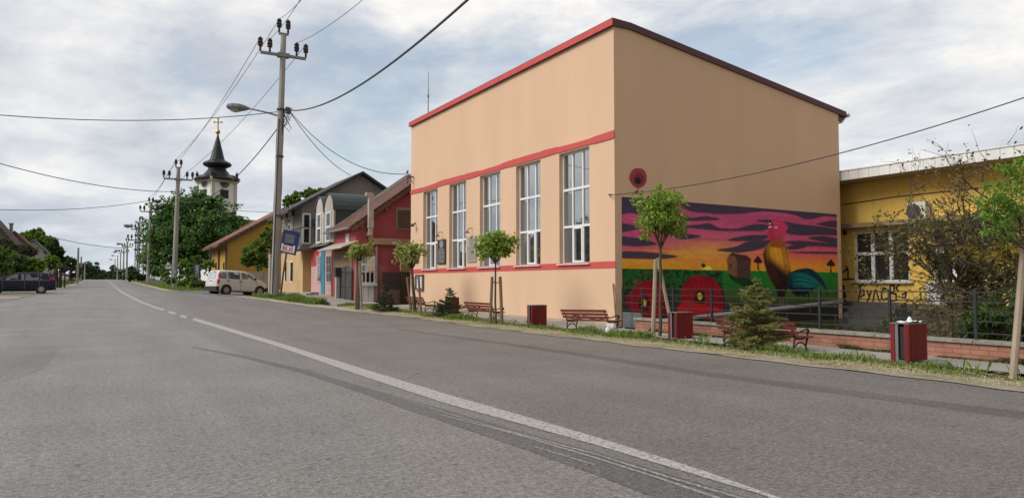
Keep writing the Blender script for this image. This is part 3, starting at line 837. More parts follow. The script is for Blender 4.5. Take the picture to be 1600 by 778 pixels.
qf = np.stack([idx[:-1, :-1], idx[:-1, 1:], idx[1:, 1:], idx[1:, :-1]], -1).reshape(-1, 4)
co = np.stack([WX - XB, np.full_like(WX, -.004), WZ], -1).reshape(-1, 3)
me.vertices.add(len(co)); me.vertices.foreach_set('co', co.astype(np.float32).ravel())
me.loops.add(qf.size); me.loops.foreach_set('vertex_index', qf.astype(np.int32).ravel())
me.polygons.add(len(qf)); me.polygons.foreach_set('loop_start', np.arange(0, qf.size, 4, dtype=np.int32)); me.polygons.foreach_set('loop_total', np.full(len(qf), 4, dtype=np.int32))
ca = me.color_attributes.new('paint', 'FLOAT_COLOR', 'POINT')
ca.data.foreach_set('color', np.concatenate([C.reshape(-1, 3), np.ones((NX * NZ, 1))], 1).astype(np.float32).ravel())
me.update(calc_edges=True)
mm, n, l, bs = nodes_of('mural_paint')
at_ = n.new('ShaderNodeAttribute'); at_.attribute_name = 'paint'
l.new(at_.outputs['Color'], bs.inputs['Base Color']); bs.inputs['Roughness'].default_value = .85; bs.inputs['Specular IOR Level'].default_value = .15
tq = n.new('ShaderNodeTexCoord'); xq = n.new('ShaderNodeTexNoise'); xq.inputs['Scale'].default_value = 60; xq.inputs['Detail'].default_value = 4; l.new(tq.outputs['Object'], xq.inputs['Vector'])
bq = n.new('ShaderNodeBump'); bq.inputs['Strength'].default_value = .35; bq.inputs['Distance'].default_value = .01; l.new(xq.outputs[0], bq.inputs['Height']); l.new(bq.outputs[0], bs.inputs['Normal'])
me.materials.append(mm)
link('mural', me, hall)
# poppy emblem and the three letters under it
def blob(pts, col, dy, nm, soft=None):
    b = MB(); P = [onY(p[0], p[1], YB - dy) for p in smoothpoly(pts)]
    b.add(P, [list(range(len(P)))]); return b
em = MB()
SPR = [mat('spray_red', (.36, .055, .065), .9, .15, 6), mat('spray_dark_red', (.20, .035, .05), .9, .2, 5), mat('spray_black', (.02, .02, .03), .9, .2, 6)]
for k, (pts, dy) in enumerate([([(983, 278), (988, 266), (997, 263), (1005, 265), (1010, 273), (1010, 284), (1005, 291), (997, 294), (989, 290)], .004),
                               ([(990, 279), (994, 272), (1000, 271), (1006, 276), (1006, 283), (999, 288), (993, 286)], .007),
                               ([(991.5, 282), (994, 278), (999, 277.5), (1001.5, 282), (999, 287), (994, 287.5)], .010)]):
    em.mat(k); P = [onY(p[0], p[1], YB - dy) for p in smoothpoly(pts)]; em.add(P, [list(range(len(P)))])
em.build('poppy_emblem', SPR, hall)
def strokes(mb, lines, plane, val, wpx, dpl):
    for ln in lines:
        for (a, c) in zip(ln, ln[1:]):
            f = (lambda x, y: onY(x, y, val - dpl)) if plane == 'Y' else (lambda x, y: onX(x, y, val - dpl))
            A, Cc = f(*a), f(*c)
            d = Cc - A
            nrm = Vector((0, 1, 0)) if plane == 'Y' else Vector((1, 0, 0))
            if d.length < 1e-5: continue
            t = d.normalized().cross(nrm) * wpx
            e = d.normalized() * wpx * .6
            mb.quad(A - t - e, Cc - t + e, Cc + t + e, A + t - e)
b = MB()
strokes(b, [[(992.6, 298), (992.4, 304.4)], [(996.2, 298), (992.6, 301.5), (996, 303.5)], [(997, 294), (997, 303.5), (1001.2, 303.8)], [(1002.2, 303.5), (1002.4, 298), (1004.8, 298.4), (1004.4, 301.2), (1002.4, 301.4)]], 'Y', YB, .014, .004)
b.build('spray_lettering', SPR[2], hall)
# ------------------------------------------------------------------ small things fixed to the hall
def plaque(px0, px1, pyt0, pyb0, pyt1, pyb1, m, lines, label, name='wall_plaque'):
    A = onX(px0, pyt0, XB); B2 = onX(px1, pyb1, XB)
    y1, y0 = A.y, B2.y
    z1 = onX(px0, pyt0, XB).z; z0 = onX(px1, pyb1, XB).z
    t = thing(name, label, 'plaque', (XB - .01, (y0 + y1) / 2, z0))
    b = MB(); b.box(XB - .05, XB - .002, y0, y1, z0, z1); b.build('slab', m, t)
    b = MB(); rnd = random.Random(px0)
    n = lines
    zt = z1 - (z1 - z0) * .36
    for i in range(n):
        z = zt - (zt - z0 - .06) * (i + .5) / n
        wq = (y1 - y0) * rnd.uniform(.28, .42)
        yc = (y0 + y1) / 2
        y = yc - wq
        while y < yc + wq:
            q = min(rnd.uniform(.03, .12), yc + wq - y + .01)
            b.box(XB - .056, XB - .049, y, y + q, z - .012, z + .012); y += q + .03
    b.build('lettering', mat('engraving' + str(px0), (.42, .41, .39) if m is not MATS.get('pale_stone') else (.20, .20, .19), .7), t)
    b = MB(); b.lathe([(.0, 0), (.0, .004)], (0, 0, 0), 4)
    b = MB(); b.disc((XB - .053, (y0 + y1) / 2, z1 - (z1 - z0) * .18), (1, 0, 0), (y1 - y0) * .24, .008, 14); b.build('emblem', mat('plaque_emblem', (.25, .25, .24), .6), t)
    b = MB(); zc = z1 + .22; yc = (y0 + y1) / 2
    b.tube([(XB - .002, yc, zc + .12), (XB - .16, yc, zc + .12), (XB - .24, yc, zc)], .018, 6)
    b.lathe([(.03, 0), (.04, -.02), (.13, -.09), (.12, -.10)], (XB - .25, yc, zc + .01), 10)
    b.build('lamp', mat('lamp_bronze', (.16, .12, .09), .5), t)
    return t
plaque(685.2, 697.3, 375, 413.5, 373.5, 412.5, mat('black_granite', (.035, .035, .037), .35, .2, 12), 11, 'black stone memorial plaque with emblem under a lamp on the hall front')
PALE = mat('pale_stone', (.36, .34, .29), .7, .12, 9)
plaque(731, 745, 370, 410.5, 368, 409, PALE, 13, 'pale grey stone plaque beside the third window of the hall')
A = onX(651.3, 429, XB); B2 = onX(662.8, 453.5, XB)
t = thing('notice_board', 'framed white notice board on the peach wall below the lower red band', 'notice board', (XB - .02, B2.y, B2.z))
b = MB(); y0, y1, z0, z1 = B2.y, A.y, B2.z, A.z
for q in ((y0, y0 + .07, z0, z1), (y1 - .07, y1, z0, z1), (y0 + .07, y1 - .07, z0, z0 + .07), (y0 + .07, y1 - .07, z1 - .07, z1)): b.box(XB - .11, XB - .002, *q)
b.box(XB - .04, XB - .004, y0 + .07, y1 - .07, z0 + .07, z1 - .07)
b.build('frame', mat('board_frame', (.16, .135, .11), .6), t)
b = MB()
rnd = random.Random(4)
for i in range(3):
    for j in range(4):
        y = y0 + .12 + i * (y1 - y0 - .24) / 3; z = z0 + .11 + j * (z1 - z0 - .2) / 4
        b.box(XB - .055 - .002 * ((i + j) % 2), XB - .041, y, y + (y1 - y0 - .24) / 3 - .01, z, z + (z1 - z0 - .2) / 4 - .01)
b.build('papers', mat('paper_white', (.62, .66, .70), .6, .14, 7), t)
# bracket where the service cables reach the hall
t = thing('cable_bracket', 'rusty cable bracket with insulators high on the far corner of the hall', 'bracket', tuple(onX(647, 277, XB - .1)))
c = onX(646, 277, XB)
b = MB()
b.box(XB - .30, XB - .003, c.y - .03, c.y + .03, c.z - .03, c.z + .03)
b.tube([(XB - .30, c.y, c.z - .35), (XB - .30, c.y, c.z + .35)], .025, 6)
b.tube([(XB - .05, c.y, c.z - .3), (XB - .30, c.y, c.z + .1)], .02, 6)
b.build('bracket_arm', RUST, t)
for dz in (-.28, -.05, .22):
    b = MB(); b.lathe([(.03, -.06), (.06, -.04), (.035, 0), (.06, .04), (.03, .06)], (XB - .36, c.y - .02, c.z + dz), 8); b.build('insulator', mat('brown_glaze', (.20, .13, .08), .4), t)
# small floodlight
c = onX(650.5, 352, XB)
t = thing('floodlight', 'small dark floodlight on the hall wall left of the first window', 'floodlight', tuple(c))
b = MB(); b.tube([(XB - .003, c.y + .1, c.z + .12), (XB - .2, c.y, c.z)], .035, 6); b.build('arm', DARKM, t)
b = MB(); b.lathe([(.06, .08), (.11, 0), (.11, -.05), (.02, -.06)], (XB - .24, c.y - .03, c.z - .02), 10); b.build('head', DARKM, t)
# rod leaning at the near corner, lightning rod on the roof
a0 = onX(958, 443, XB - .04); a1 = onX(963.0, 507, XB - .12)
b = MB(); b.tube([a0, (a0 + a1) / 2, (a1.x, a1.y, .03)], .022, 6)
tag(b.build('wall_rod', mat('brown_rod', (.22, .13, .07), .7)), 'thin brown rod standing against the near corner of the hall front', 'rod')
p = onX(669, 172, XB + 1.0)
b = MB(); b.tube([(p.x, p.y, 9.3), (p.x, p.y, p.z + .7), (p.x, p.y, onX(668, 113, XB + 1.0).z)], [.035, .03, .012], 6)
b.tube([(p.x, p.y, p.z + .68), (p.x, p.y, p.z + .8)], .06, 6)
tag(b.build('lightning_rod', GREYM), 'thin lightning rod standing on the hall roof', 'rod')
# cable hook at the near corner
c = onX(956, 304, XB)
HOOK = Vector((XB - .12, c.y, c.z))
b = MB(); b.tube([(XB - .002, c.y, c.z), HOOK, HOOK + Vector((0, -.05, -.06)), HOOK + Vector((.05, -.05, -.1))], .016, 6)
tag(b.build('wall_hook', RUST), 'small rusty hook holding the cable near the hall corner', 'hook')

# ------------------------------------------------------------------ grey pipe in front of the mural
YP = 17.28
pts = [(975, 506.5), (1005, 503.5), (1045, 500.5), (1072, 498.5), (1093, 495.5), (1160, 488.2), (1240, 479.6), (1316, 471)]
b = MB()
path = [onY(x, y, YP) for x, y in pts]
b.tube([Vector((path[0].x, YP, -.2))] + [path[0] + Vector((0, 0, 0))] + path[1:], .075, 10)
pp = b.build('insulated_pipe', mat('pipe_grey', (.26, .285, .31), .5, .12, 4), None, smooth=True)
tag(pp, 'thick grey pipe rising along the mural wall', 'pipe')

# ------------------------------------------------------------------ brick wall with cap, steel fence, gate
m, n, l, bs = nodes_of('brick_red')
tx = n.new('ShaderNodeTexCoord'); mp = n.new('ShaderNodeMapping'); sx = n.new('ShaderNodeSeparateXYZ'); cx = n.new('ShaderNodeCombineXYZ')
l.new(tx.outputs['Object'], sx.inputs[0]); l.new(sx.outputs[1], cx.inputs[0]); l.new(sx.outputs[2], cx.inputs[1])
br = n.new('ShaderNodeTexBrick'); br.inputs['Scale'].default_value = 1.0
br.inputs['Brick Width'].default_value = .30; br.inputs['Row Height'].default_value = .092; br.inputs['Mortar Size'].default_value = .010
br.inputs['Color1'].default_value = (.35, .165, .11, 1); br.inputs['Color2'].default_value = (.28, .13, .088, 1); br.inputs['Mortar'].default_value = (.20, .115, .085, 1); br.inputs['Bias'].default_value = -.2
l.new(cx.outputs[0], br.inputs['Vector'])
nz_ = n.new('ShaderNodeTexNoise'); nz_.inputs['Scale'].default_value = 2.2; nz_.inputs['Detail'].default_value = 7; l.new(tx.outputs['Object'], nz_.inputs['Vector'])
rr = n.new('ShaderNodeValToRGB'); rr.color_ramp.elements[0].position = .3; rr.color_ramp.elements[0].color = (.72, .7, .68, 1); rr.color_ramp.elements[1].position = .7; rr.color_ramp.elements[1].color = (1.15, 1.1, 1.08, 1)
l.new(nz_.outputs[0], rr.inputs[0])
mx = n.new('ShaderNodeMixRGB'); mx.blend_type = 'MULTIPLY'; mx.inputs[0].default_value = 1; l.new(br.outputs[0], mx.inputs[1]); l.new(rr.outputs[0], mx.inputs[2]); l.new(mx.outputs[0], bs.inputs['Base Color'])
bp = n.new('ShaderNodeBump'); bp.inputs['Strength'].default_value = .6; bp.inputs['Distance'].default_value = .01; bp.invert = True; l.new(br.outputs['Fac'], bp.inputs['Height']); l.new(bp.outputs[0], bs.inputs['Normal'])
bs.inputs['Roughness'].default_value = .9
BRICK = m
WX0, WX1, WYN = 13.17, 13.36, 15.9
bw = thing('brick_wall', 'low red brick wall with a weathered concrete cap below the fence', 'wall', (WX0, WYN, 0))
b = MB(); b.box(WX0, WX1, -12, WYN, -.45, .29); b.build('brickwork', BRICK, bw)
b = MB()
y = WYN + .03
rnd = random.Random(3)
while y > -12:
    q = rnd.uniform(1.7, 2.1)
    b.box(WX0 - .05, WX1 + .05, y - q + .012, y, .292, .355 + rnd.uniform(-.004, .004)); y -= q
b.build('cap', mat('cap_concrete', (.25, .235, .20), .95, .3, 6, .5, 40), bw)
fx = WX0 + .10
sf = thing('steel_fence', 'dark grey steel rail fence on top of the brick wall', 'fence', (fx, 8, .355))
b = MB()
RAILS = [.47, .67, .85, 1.01, 1.175]
for z in RAILS: b.box(fx - .012, fx + .012, -12, WYN - .1, z - .011, z + .011)
b.build('rail', FENCEM, sf)
for px in (1052, 1112, 1281, 1390, 1524, 1700):
    y = onX(px, 480, fx).y
    b = MB(); b.box(fx - .024, fx + .024, y - .024, y + .024, .352, 1.22); b.build('post', FENCEM, sf)
y = -4.0; k = 0
while y < WYN - .2:
    i = k % 2
    for j in range(4):
        if (j + k) % 2 == 0:
            b = MB() if False else b
    k += 1; y += .62
b = MB(); y = -6.0; k = 0
while y < WYN - .2:
    for j in range(4):
        if (j + k) % 2 == 0: b = MB(); b.box(fx - .008, fx + .008, y - .008, y + .008, RAILS[j] + .011, RAILS[j + 1] - .011); b.build('picket', FENCEM, sf)
    k += 1; y += .6
# gate between the hall corner and the fence
ga = onX(973, 500, 13.4); gb = onX(1004, 500, 13.4)
y1, y0 = ga.y, gb.y
gt_ = thing('steel_gate', 'small steel gate with grey sheet panels at the hall corner', 'gate', (13.4, y0, 0))
b = MB(); GX = 13.4
for y in (y0, y1): b.box(GX - .02, GX + .02, y - .02, y + .02, .02, onX(1004, 449, GX).z)
for z in [onX(990, q, GX).z for q in (450, 462, 473, 484)]: b.box(GX - .012, GX + .012, y0 + .02, y1 - .02, z - .012, z + .012)
ym = (y0 + y1) / 2
b.box(GX - .010, GX + .010, ym - .01, ym + .01, .62, 1.15)
b.build('gate_frame', FENCEM, gt_)
b = MB(); zt_ = onX(990, 488, GX).z
b.box(GX - .016, GX + .006, y0 + .02, ym - .015, .04, zt_); b.box(GX - .016, GX + .006, ym + .015, y1 - .02, .04, zt_); b.build('sheet_panel', mat('gate_sheet', (.10, .112, .118), .55, .15, 5), gt_)

# ------------------------------------------------------------------ low yellow building on the right
XY = 26.0
YEL = mat('yellow_render', (.70, .47, .115), .9, .12, .9, .2, 150, streaks=True)
yb_ = thing('yellow_building', 'low yellow building with a white seamed eave and white windows', 'building', (XY, 16, -.4))
yw = onX(1335, 400, XY).y, onX(1420.5, 400, XY).y   # first window
yw2 = onX(1456, 400, XY).y, onX(1562, 400, XY).y
z1w, z0w = onX(1380, 360.5, XY).z, onX(1380, 440, XY).z
b = MB()
ybk = [-6, yw2[1], yw2[0], yw[1], yw[0], 34]
zbk = [-.5, z0w, z1w, 5.28]
for i in range(5):
    for j in range(3):
        if j == 1 and i in (1, 3): continue
        b.quad((XY, ybk[i], zbk[j]), (XY, ybk[i], zbk[j + 1]), (XY, ybk[i + 1], zbk[j + 1]), (XY, ybk[i + 1], zbk[j]))
for i in (1, 3):
    y0, y1 = ybk[i], ybk[i + 1]
    b.quad((XY, y0, z0w), (XY + .14, y0, z0w), (XY + .14, y0, z1w), (XY, y0, z1w)); b.quad((XY, y1, z0w), (XY, y1, z1w), (XY + .14, y1, z1w), (XY + .14, y1, z0w))
    b.quad((XY, y0, z1w), (XY + .14, y0, z1w), (XY + .14, y1, z1w), (XY, y1, z1w)); b.quad((XY, y0, z0w), (XY, y1, z0w), (XY + .14, y1, z0w), (XY + .14, y0, z0w))
b.quad((XY, -6, -.5), (XY + 12, -6, -.5), (XY + 12, -6, 5.28), (XY, -6, 5.28)); b.quad((XY, 34, -.5), (XY, 34, 5.28), (XY + 12, 34, 5.28), (XY + 12, 34, -.5)); b.quad((XY + 12, -6, -.5), (XY + 12, 34, -.5), (XY + 12, 34, 5.28), (XY + 12, -6, 5.28))
b.build('wall', YEL, yb_)
XF = 24.9
b = MB(); b.box(XF + .06, XY + 12.8, -7, 35, 5.285, 5.40); b.box(XF + .06, XY + 12.8, -7, 35, 5.40, 5.62); b.build('roof', mat('soffit_plaster', (.42, .34, .25), .9, .12, 2), yb_)
b = MB(); y = -7.0
while y < 35:
    b.box(XF, XF + .05, y + .012, y + .40, 5.29, 5.64); b.box(XF + .015, XF + .05, y, y + .012, 5.29, 5.60); y += .412
b.box(XF - .03, XF + .12, -7, 35, 5.642, 5.68)
b.build('fascia', mat('white_sheet', (.74, .75, .73), .5, .1, 1.5, streaks=True), yb_)
b = MB(); zl = onX(1340, 352, XY).z
b.box(XY - .42, XY - .002, yw2[1] - .6, onX(1317, 352, XY).y + 1, zl - .12, zl + .05); b.build('window_canopy', mat('canopy_concrete', (.28, .22, .12), .9, .15, 3), yb_)
for (ya, yz) in ((yw[1], yw[0]), (yw2[1], yw2[0])):
    b = MB(); X0, X1 = XY + .06, XY + .13
    t_ = .07
    b.box(X0, X1, ya, ya + t_, z0w, z1w); b.box(X0, X1, yz - t_, yz, z0w, z1w); b.box(X0 + .002, X1, ya + t_, yz - t_, z0w, z0w + t_); b.box(X0 + .002, X1, ya + t_, yz - t_, z1w - t_, z1w)
    wd = (yz - ya) / 3; zm = z0w + (z1w - z0w) * .56
    for i in (1, 2): b.box(X0 + .004, X1, ya + i * wd - .07, ya + i * wd + .07, z0w + t_, z1w - t_)
    b.box(X0 - .003, X1, ya + t_, yz - t_, zm - .06, zm + .06)
    fr = b.build('window', WHITE, yb_)
    b = MB(); b.quad((XY + .11, ya, z0w), (XY + .11, ya, z1w), (XY + .11, yz, z1w), (XY + .11, yz, z0w)); b.build('pane', glassmat('dim_glass', (.03, .028, .026), .03, .05), fr)
    b = MB(); b.box(XY - .12, XY + .06, ya - .15, yz + .15, z0w - .07, z0w - .004); b.build('sill', mat('sill_pale', (.5, .48, .44), .7), fr)
yd0, yd1 = onX(1448, 450, XY).y, onX(1503, 450, XY).y
b = MB(); b.box(XY - .04, XY - .003, yd1, yd0, onX(1470, 476, XY).z, onX(1470, 437.5, XY).z - .12); b.build('white_panel', mat('panel_white', (.55, .55, .53), .7, .1, 3), yb_)
b = MB(); pz0, pz1 = -.45, onX(1340, 472, XY).z
b.box(XY - .06, XY - .002, -6, 34, pz0, pz1); b.build('plinth', mat('plinth_dark', (.14, .115, .09), .9, .25, 2), yb_)
# spray-painted letters
G = []
G += [[(1345, 446), (1341, 471)], [(1341.5, 446), (1352, 445)], [(1344.5, 455), (1349.5, 453), (1350, 461), (1342, 464)]]
G += [[(1354, 454), (1358.5, 463)], [(1361.5, 454), (1357.5, 466), (1355, 470.5)]]
G += [[(1364, 470), (1367, 454), (1369, 453), (1373, 468), (1375, 470)]]
G += [[(1385, 452), (1381, 450), (1377.5, 456), (1377.5, 466), (1381, 469), (1386, 466)]]
G += [[(1391, 470), (1391, 446), (1397, 446), (1397, 455), (1391.5, 458), (1400, 459), (1400.5, 469), (1391, 470)]]
G += [[(1404, 455), (1400, 450), (1406, 443)], [(1410, 460), (1416, 457), (1414, 466), (1409, 464)]]
G += [[(1322, 416), (1325, 421), (1325, 436)], [(1318, 425), (1324, 420)], [(1317, 436.5), (1334, 436)], [(1317, 455), (1328, 454.5)], [(1318, 446), (1319, 455), (1318.5, 470)], [(1320, 458), (1321, 470)]]
b = MB(); strokes(b, G, 'X', XY, .035, .004); b.build('spray_lettering', mat('spray_brown', (.035, .022, .02), .9), yb_)
b = MB(); strokes(b, [[(1316, 320), (1400, 307.5), (1500, 297), (1610, 283)]], 'X', XY, .02, .02); b.build('wall_cable', WIRE, yb_)
c = onX(1320.5, 363.5, XY)
b = MB(); b.box(XY - .03, XY - .002, c.y - .07, c.y + .07, c.z - .09, c.z + .09); b.build('number_plate', mat('plate_dark', (.08, .03, .03), .5), yb_)
# steps up to its door
b = MB(); zb0 = -.4
ys0, ys1 = onX(1393, 480, 25).y, onX(1300, 480, 25).y
for i in range(5):
    b.box(24.2 + .33 * i, XY - .07, ys0, ys1, zb0 + .2 * i, zb0 + .2 * (i + 1) - .002)
st = b.build('concrete_steps', mat('step_concrete', (.10, .095, .092), .9, .2, 3))
tag(st, 'dark grey concrete steps against the foot of the yellow building', 'steps')
b = MB(); q0, q1 = onX(1424, 490, 25).y, ys0 - .02
b.prism([(24.9, q0, -.38), (24.9, q1, -.38), (24.9, q1, -.28), (24.9, (q0 + q1) / 2, .35), (24.9, q0, .35)], (.10, 0, 0))
tag(b.build('ramp_panel', mat('ramp_dark', (.03, .03, .032), .8)), 'dark sheet side of a ramp beside the concrete steps', 'ramp')
# air conditioner
a0, a1 = onX(1419.5, 346, XY - .35), onX(1447, 326.5, XY - .35)
ac = thing('air_conditioner', 'white outdoor air conditioner unit on the yellow wall above the window', 'air conditioner', (XY - .35, a1.y, a0.z))
b = MB(); b.box(XY - .40, XY - .10, a1.y, a0.y, a0.z, a0.z + .68); b.build('casing', mat('ac_white', (.60, .59, .55), .5, .06, 3), ac)
b = MB(); b.disc((XY - .405, a1.y + (a0.y - a1.y) * .66, a0.z + .34), (1, 0, 0), .27, .02, 20); b.build('fan_grille', mat('grille_dark', (.06, .06, .06), .6), ac)
b = MB(); b.box(XY - .40, XY - .07, a1.y + .1, a1.y + .14, a0.z - .06, a0.z - .003); b.build('bracket', DARKM, ac); b = MB(); b.box(XY - .40, XY - .07, a0.y - .14, a0.y - .1, a0.z - .06, a0.z - .003); b.build('bracket', DARKM, ac)
# ------------------------------------------------------------------ red house next to the hall
def tiles(name, c1, c2, along='y', pitch=.30):
    m, n, l, b = nodes_of(name)
    t = n.new('ShaderNodeTexCoord'); s = n.new('ShaderNodeSeparateXYZ'); l.new(t.outputs['Object'], s.inputs[0])
    x = n.new('ShaderNodeTexNoise'); x.inputs['Scale'].default_value = 1.8; x.inputs['Detail'].default_value = 8; x.inputs['Roughness'].default_value = .7; l.new(t.outputs['Object'], x.inputs['Vector'])
    r = n.new('ShaderNodeValToRGB'); r.color_ramp.elements[0].position = .35; r.color_ramp.elements[0].color = (*c1, 1); r.color_ramp.elements[1].position = .65; r.color_ramp.elements[1].color = (*c2, 1)
    l.new(x.outputs[0], r.inputs[0])
    def wave(sock, p, sharp):
        mm = n.new('ShaderNodeMath'); mm.operation = 'MULTIPLY'; mm.inputs[1].default_value = 2 * math.pi / p; l.new(sock, mm.inputs[0])
        q = n.new('ShaderNodeMath'); q.operation = 'SINE'; l.new(mm.outputs[0], q.inputs[0]); return q.outputs[0]
    wa = wave(s.outputs[1 if along == 'y' else 0], pitch * .75, 1); wz = wave(s.outputs[2], pitch * .6, 1)
    ad = n.new('ShaderNodeMath'); ad.operation = 'ADD'; l.new(wa, ad.inputs[0]); l.new(wz, ad.inputs[1])
    mr = n.new('ShaderNodeMapRange'); mr.inputs[1].default_value = -2; mr.inputs[2].default_value = 1; mr.inputs[3].default_value = .62; mr.inputs[4].default_value = 1.05; l.new(ad.outputs[0], mr.inputs[0])
    mx = n.new('ShaderNodeMixRGB'); mx.blend_type = 'MULTIPLY'; mx.inputs[0].default_value = .45; l.new(r.outputs[0], mx.inputs[1]); l.new(mr.outputs[0], mx.inputs[2]); l.new(mx.outputs[0], b.inputs['Base Color'])
    bp = n.new('ShaderNodeBump'); bp.inputs['Strength'].default_value = .7; bp.inputs['Distance'].default_value = .04; l.new(ad.outputs[0], bp.inputs['Height']); l.new(bp.outputs[0], b.inputs['Normal'])
    b.inputs['Roughness'].default_value = .85
    return m
REDW = mat('red_render', (.37, .085, .097), .9, .10, 1.0, .2, 120, streaks=True)
PINKW = mat('pink_render', (.52, .33, .31), .9, .08, 1.2, .15, 120)
ROOFR = tiles('red_tiles', (.085, .042, .032), (.19, .085, .06))
ROOFG = tiles('weathered_tiles', (.10, .085, .07), (.17, .145, .12))
YG, XC = 37.0, 11.75
gr0 = g(37) + .09
rh = thing('red_house', 'red gabled house with a tiled roof and a white shop window', 'house', (XC, YG, gr0))
eave = onY(546, 354, YG - .25); top = onY(642, 287, YG - .25)
slope = (top.z - eave.z) / (top.x - eave.x)
ridge_x = eave.x + 5.0; ridge_z = eave.z + slope * 5.0
YF = onX(507, 361, eave.x).y      # far end of the roof
YFW = YF - .3
def rz_(x): return eave.z + slope * (min(x, 2 * ridge_x - x) - eave.x)
XE2 = 2 * ridge_x - XC
b = MB()
b.add([(XC, YG, -.2), (XE2, YG, -.2), (XE2, YG, rz_(XE2) - .12), (ridge_x, YG, ridge_z - .12), (XC, YG, rz_(XC) - .12)], [(0, 1, 2, 3, 4)])
b.add([(XC, YFW, -.2), (XE2, YFW, -.2), (XE2, YFW, rz_(XE2) - .12), (ridge_x, YFW, ridge_z - .12), (XC, YFW, rz_(XC) - .12)], [(4, 3, 2, 1, 0)])
b.quad((XC, YG, -.2), (XC, YG, rz_(XC) - .12), (XC, YFW, rz_(XC) - .12), (XC, YFW, -.2)); b.quad((XE2, YG, -.2), (XE2, YFW, -.2), (XE2, YFW, rz_(XE2) - .12), (XE2, YG, rz_(XE2) - .12))
b.build('wall', REDW, rh)
b = MB()
th = .10
ya, yz = YG - .32, YF
xa, za = eave.x, eave.z
b.add([(xa, ya, za), (ridge_x, ya, ridge_z), (ridge_x, yz, ridge_z), (xa, yz, za), (xa, ya, za - th), (ridge_x, ya, ridge_z - th), (ridge_x, yz, ridge_z - th), (xa, yz, za - th)],
      [(0, 1, 2, 3), (7, 6, 5, 4), (0, 4, 5, 1), (3, 2, 6, 7), (0, 3, 7, 4)])
xb2 = 2 * ridge_x - xa
b.add([(xb2, ya, za), (ridge_x, ya, ridge_z), (ridge_x, yz, ridge_z), (xb2, yz, za), (xb2, ya, za - th), (ridge_x, ya, ridge_z - th), (ridge_x, yz, ridge_z - th), (xb2, yz, za - th)],
      [(3, 2, 1, 0), (4, 5, 6, 7), (1, 5, 4, 0), (7, 6, 2, 3), (4, 7, 3, 0)])
rr_ = b.build('roof', ROOFR, rh)
b = MB()   # weathered strip of older tiles beside the far verge, ridge caps
yq = YF - 1.3
b.quad((xa + .05, yq, za + .05), (ridge_x, yq, ridge_z + .02), (ridge_x, YF + .03, ridge_z + .06), (xa + .05, YF + .03, za + .09))
b.build('old_tiles', ROOFG, rr_)
b = MB()   # bargeboard under the near verge with bracket blocks
n_ = Vector((-slope, 0, 1)).normalized()
def vp(x, d): return Vector((x, 0, rz_(x))) - n_ * d
for (d0, d1, y0, y1) in ((.102, .30, ya + .02, ya + .06),):
    A_, B_ = vp(xa, d0), vp(ridge_x, d0); C_, D_ = vp(ridge_x, d1), vp(xa, d1)
    b.prism([(p_.x, y0, p_.z) for p_ in (A_, B_, C_, D_)], (0, y1 - y0, 0))
for k in range(4):
    x = xa + .5 + k * 1.35
    p_ = vp(x, .3); b.box(p_.x - .07, p_.x + .07, ya + .02, YG, p_.z - .16, p_.z + .02)
b.build('bargeboard', mat('board_brown', (.16, .09, .065), .85, .3, 4), rr_)
b = MB(); b.tube([(xa - .06, ya, za - .08), (xa - .06, YF, za - .08)], .06, 8); b.build('gutter', GREYM, rh)
def oY(x, y, Y=YG): return onY(x, y, Y)
def rectY(mb, px0, py0, px1, py1, Y, t):   # flat panel on a wall facing the camera
    a, c = onY(px0, py1, Y), onY(px1, py0, Y)
    mb.box(a.x, c.x, Y - t, Y - .003, a.z, c.z); return a, c
def rectX(mb, px0, py0, px1, py1, X, t):
    a, c = onX(px0, py1, X), onX(px1, py0, X)
    pm = onX((px0 + px1) / 2, py1, X), onX((px0 + px1) / 2, py0, X)
    mb.box(X - t, X - .003, min(a.y, c.y), max(a.y, c.y), pm[0].z, pm[1].z)
b = MB(); rectY(b, 618.5, 325.5, 646, 358.5, YG, .05); vf = b.build('vent_window', mat('vent_frame', (.34, .26, .21), .8), rh)
b = MB(); a, c = onY(620.5, 356.5, YG), onY(645, 327.5, YG)
k = 0; z = a.z
while z < c.z - .05:
    b.box(a.x, c.x, YG - .075, YG - .052, z, z + .06); z += .085
b.build('louvre', mat('louvre_brown', (.13, .085, .06), .8), vf)
b = MB(); a, c = onY(581, 382, YG), onY(650, 374.5, YG); b.box(a.x, c.x, YG - .28, YG - .003, a.z, c.z); b.box(onY(575, 360, YG).x, a.x - .002, YG - .2, YG - .003, c.z - .15, onY(578, 358, YG).z); b.build('concrete_beam', mat('tan_concrete', (.42, .30, .19), .9), rh)
b = MB(); a, c = onY(574.5, 356, YG - .5), onY(583.5, 304, YG - .5)
xm = (a.x + c.x) / 2
b.box(xm - .13, xm + .13, YG - .65, YG - .4, a.z, c.z - .2); b.prism([(xm - .13, YG - .65, c.z - .2), (xm + .13, YG - .65, c.z - .2), (xm + .13, YG - .65, c.z - .05), (xm + .05, YG - .65, c.z + .08), (xm - .28, YG - .65, c.z + .08), (xm - .28, YG - .65, c.z - .1)], (0, .25, 0))
b.box(xm - .10, xm + .10, YG - .6, YG - .42, a.z - .4, a.z - .002)
b.box(xm - .10, xm + .10, YG - .42, YG - .003, a.z - .4, a.z - .2)
b.build('flue', mat('flue_metal', (.42, .37, .33), .45, .12, 4, metal=.3), rh)
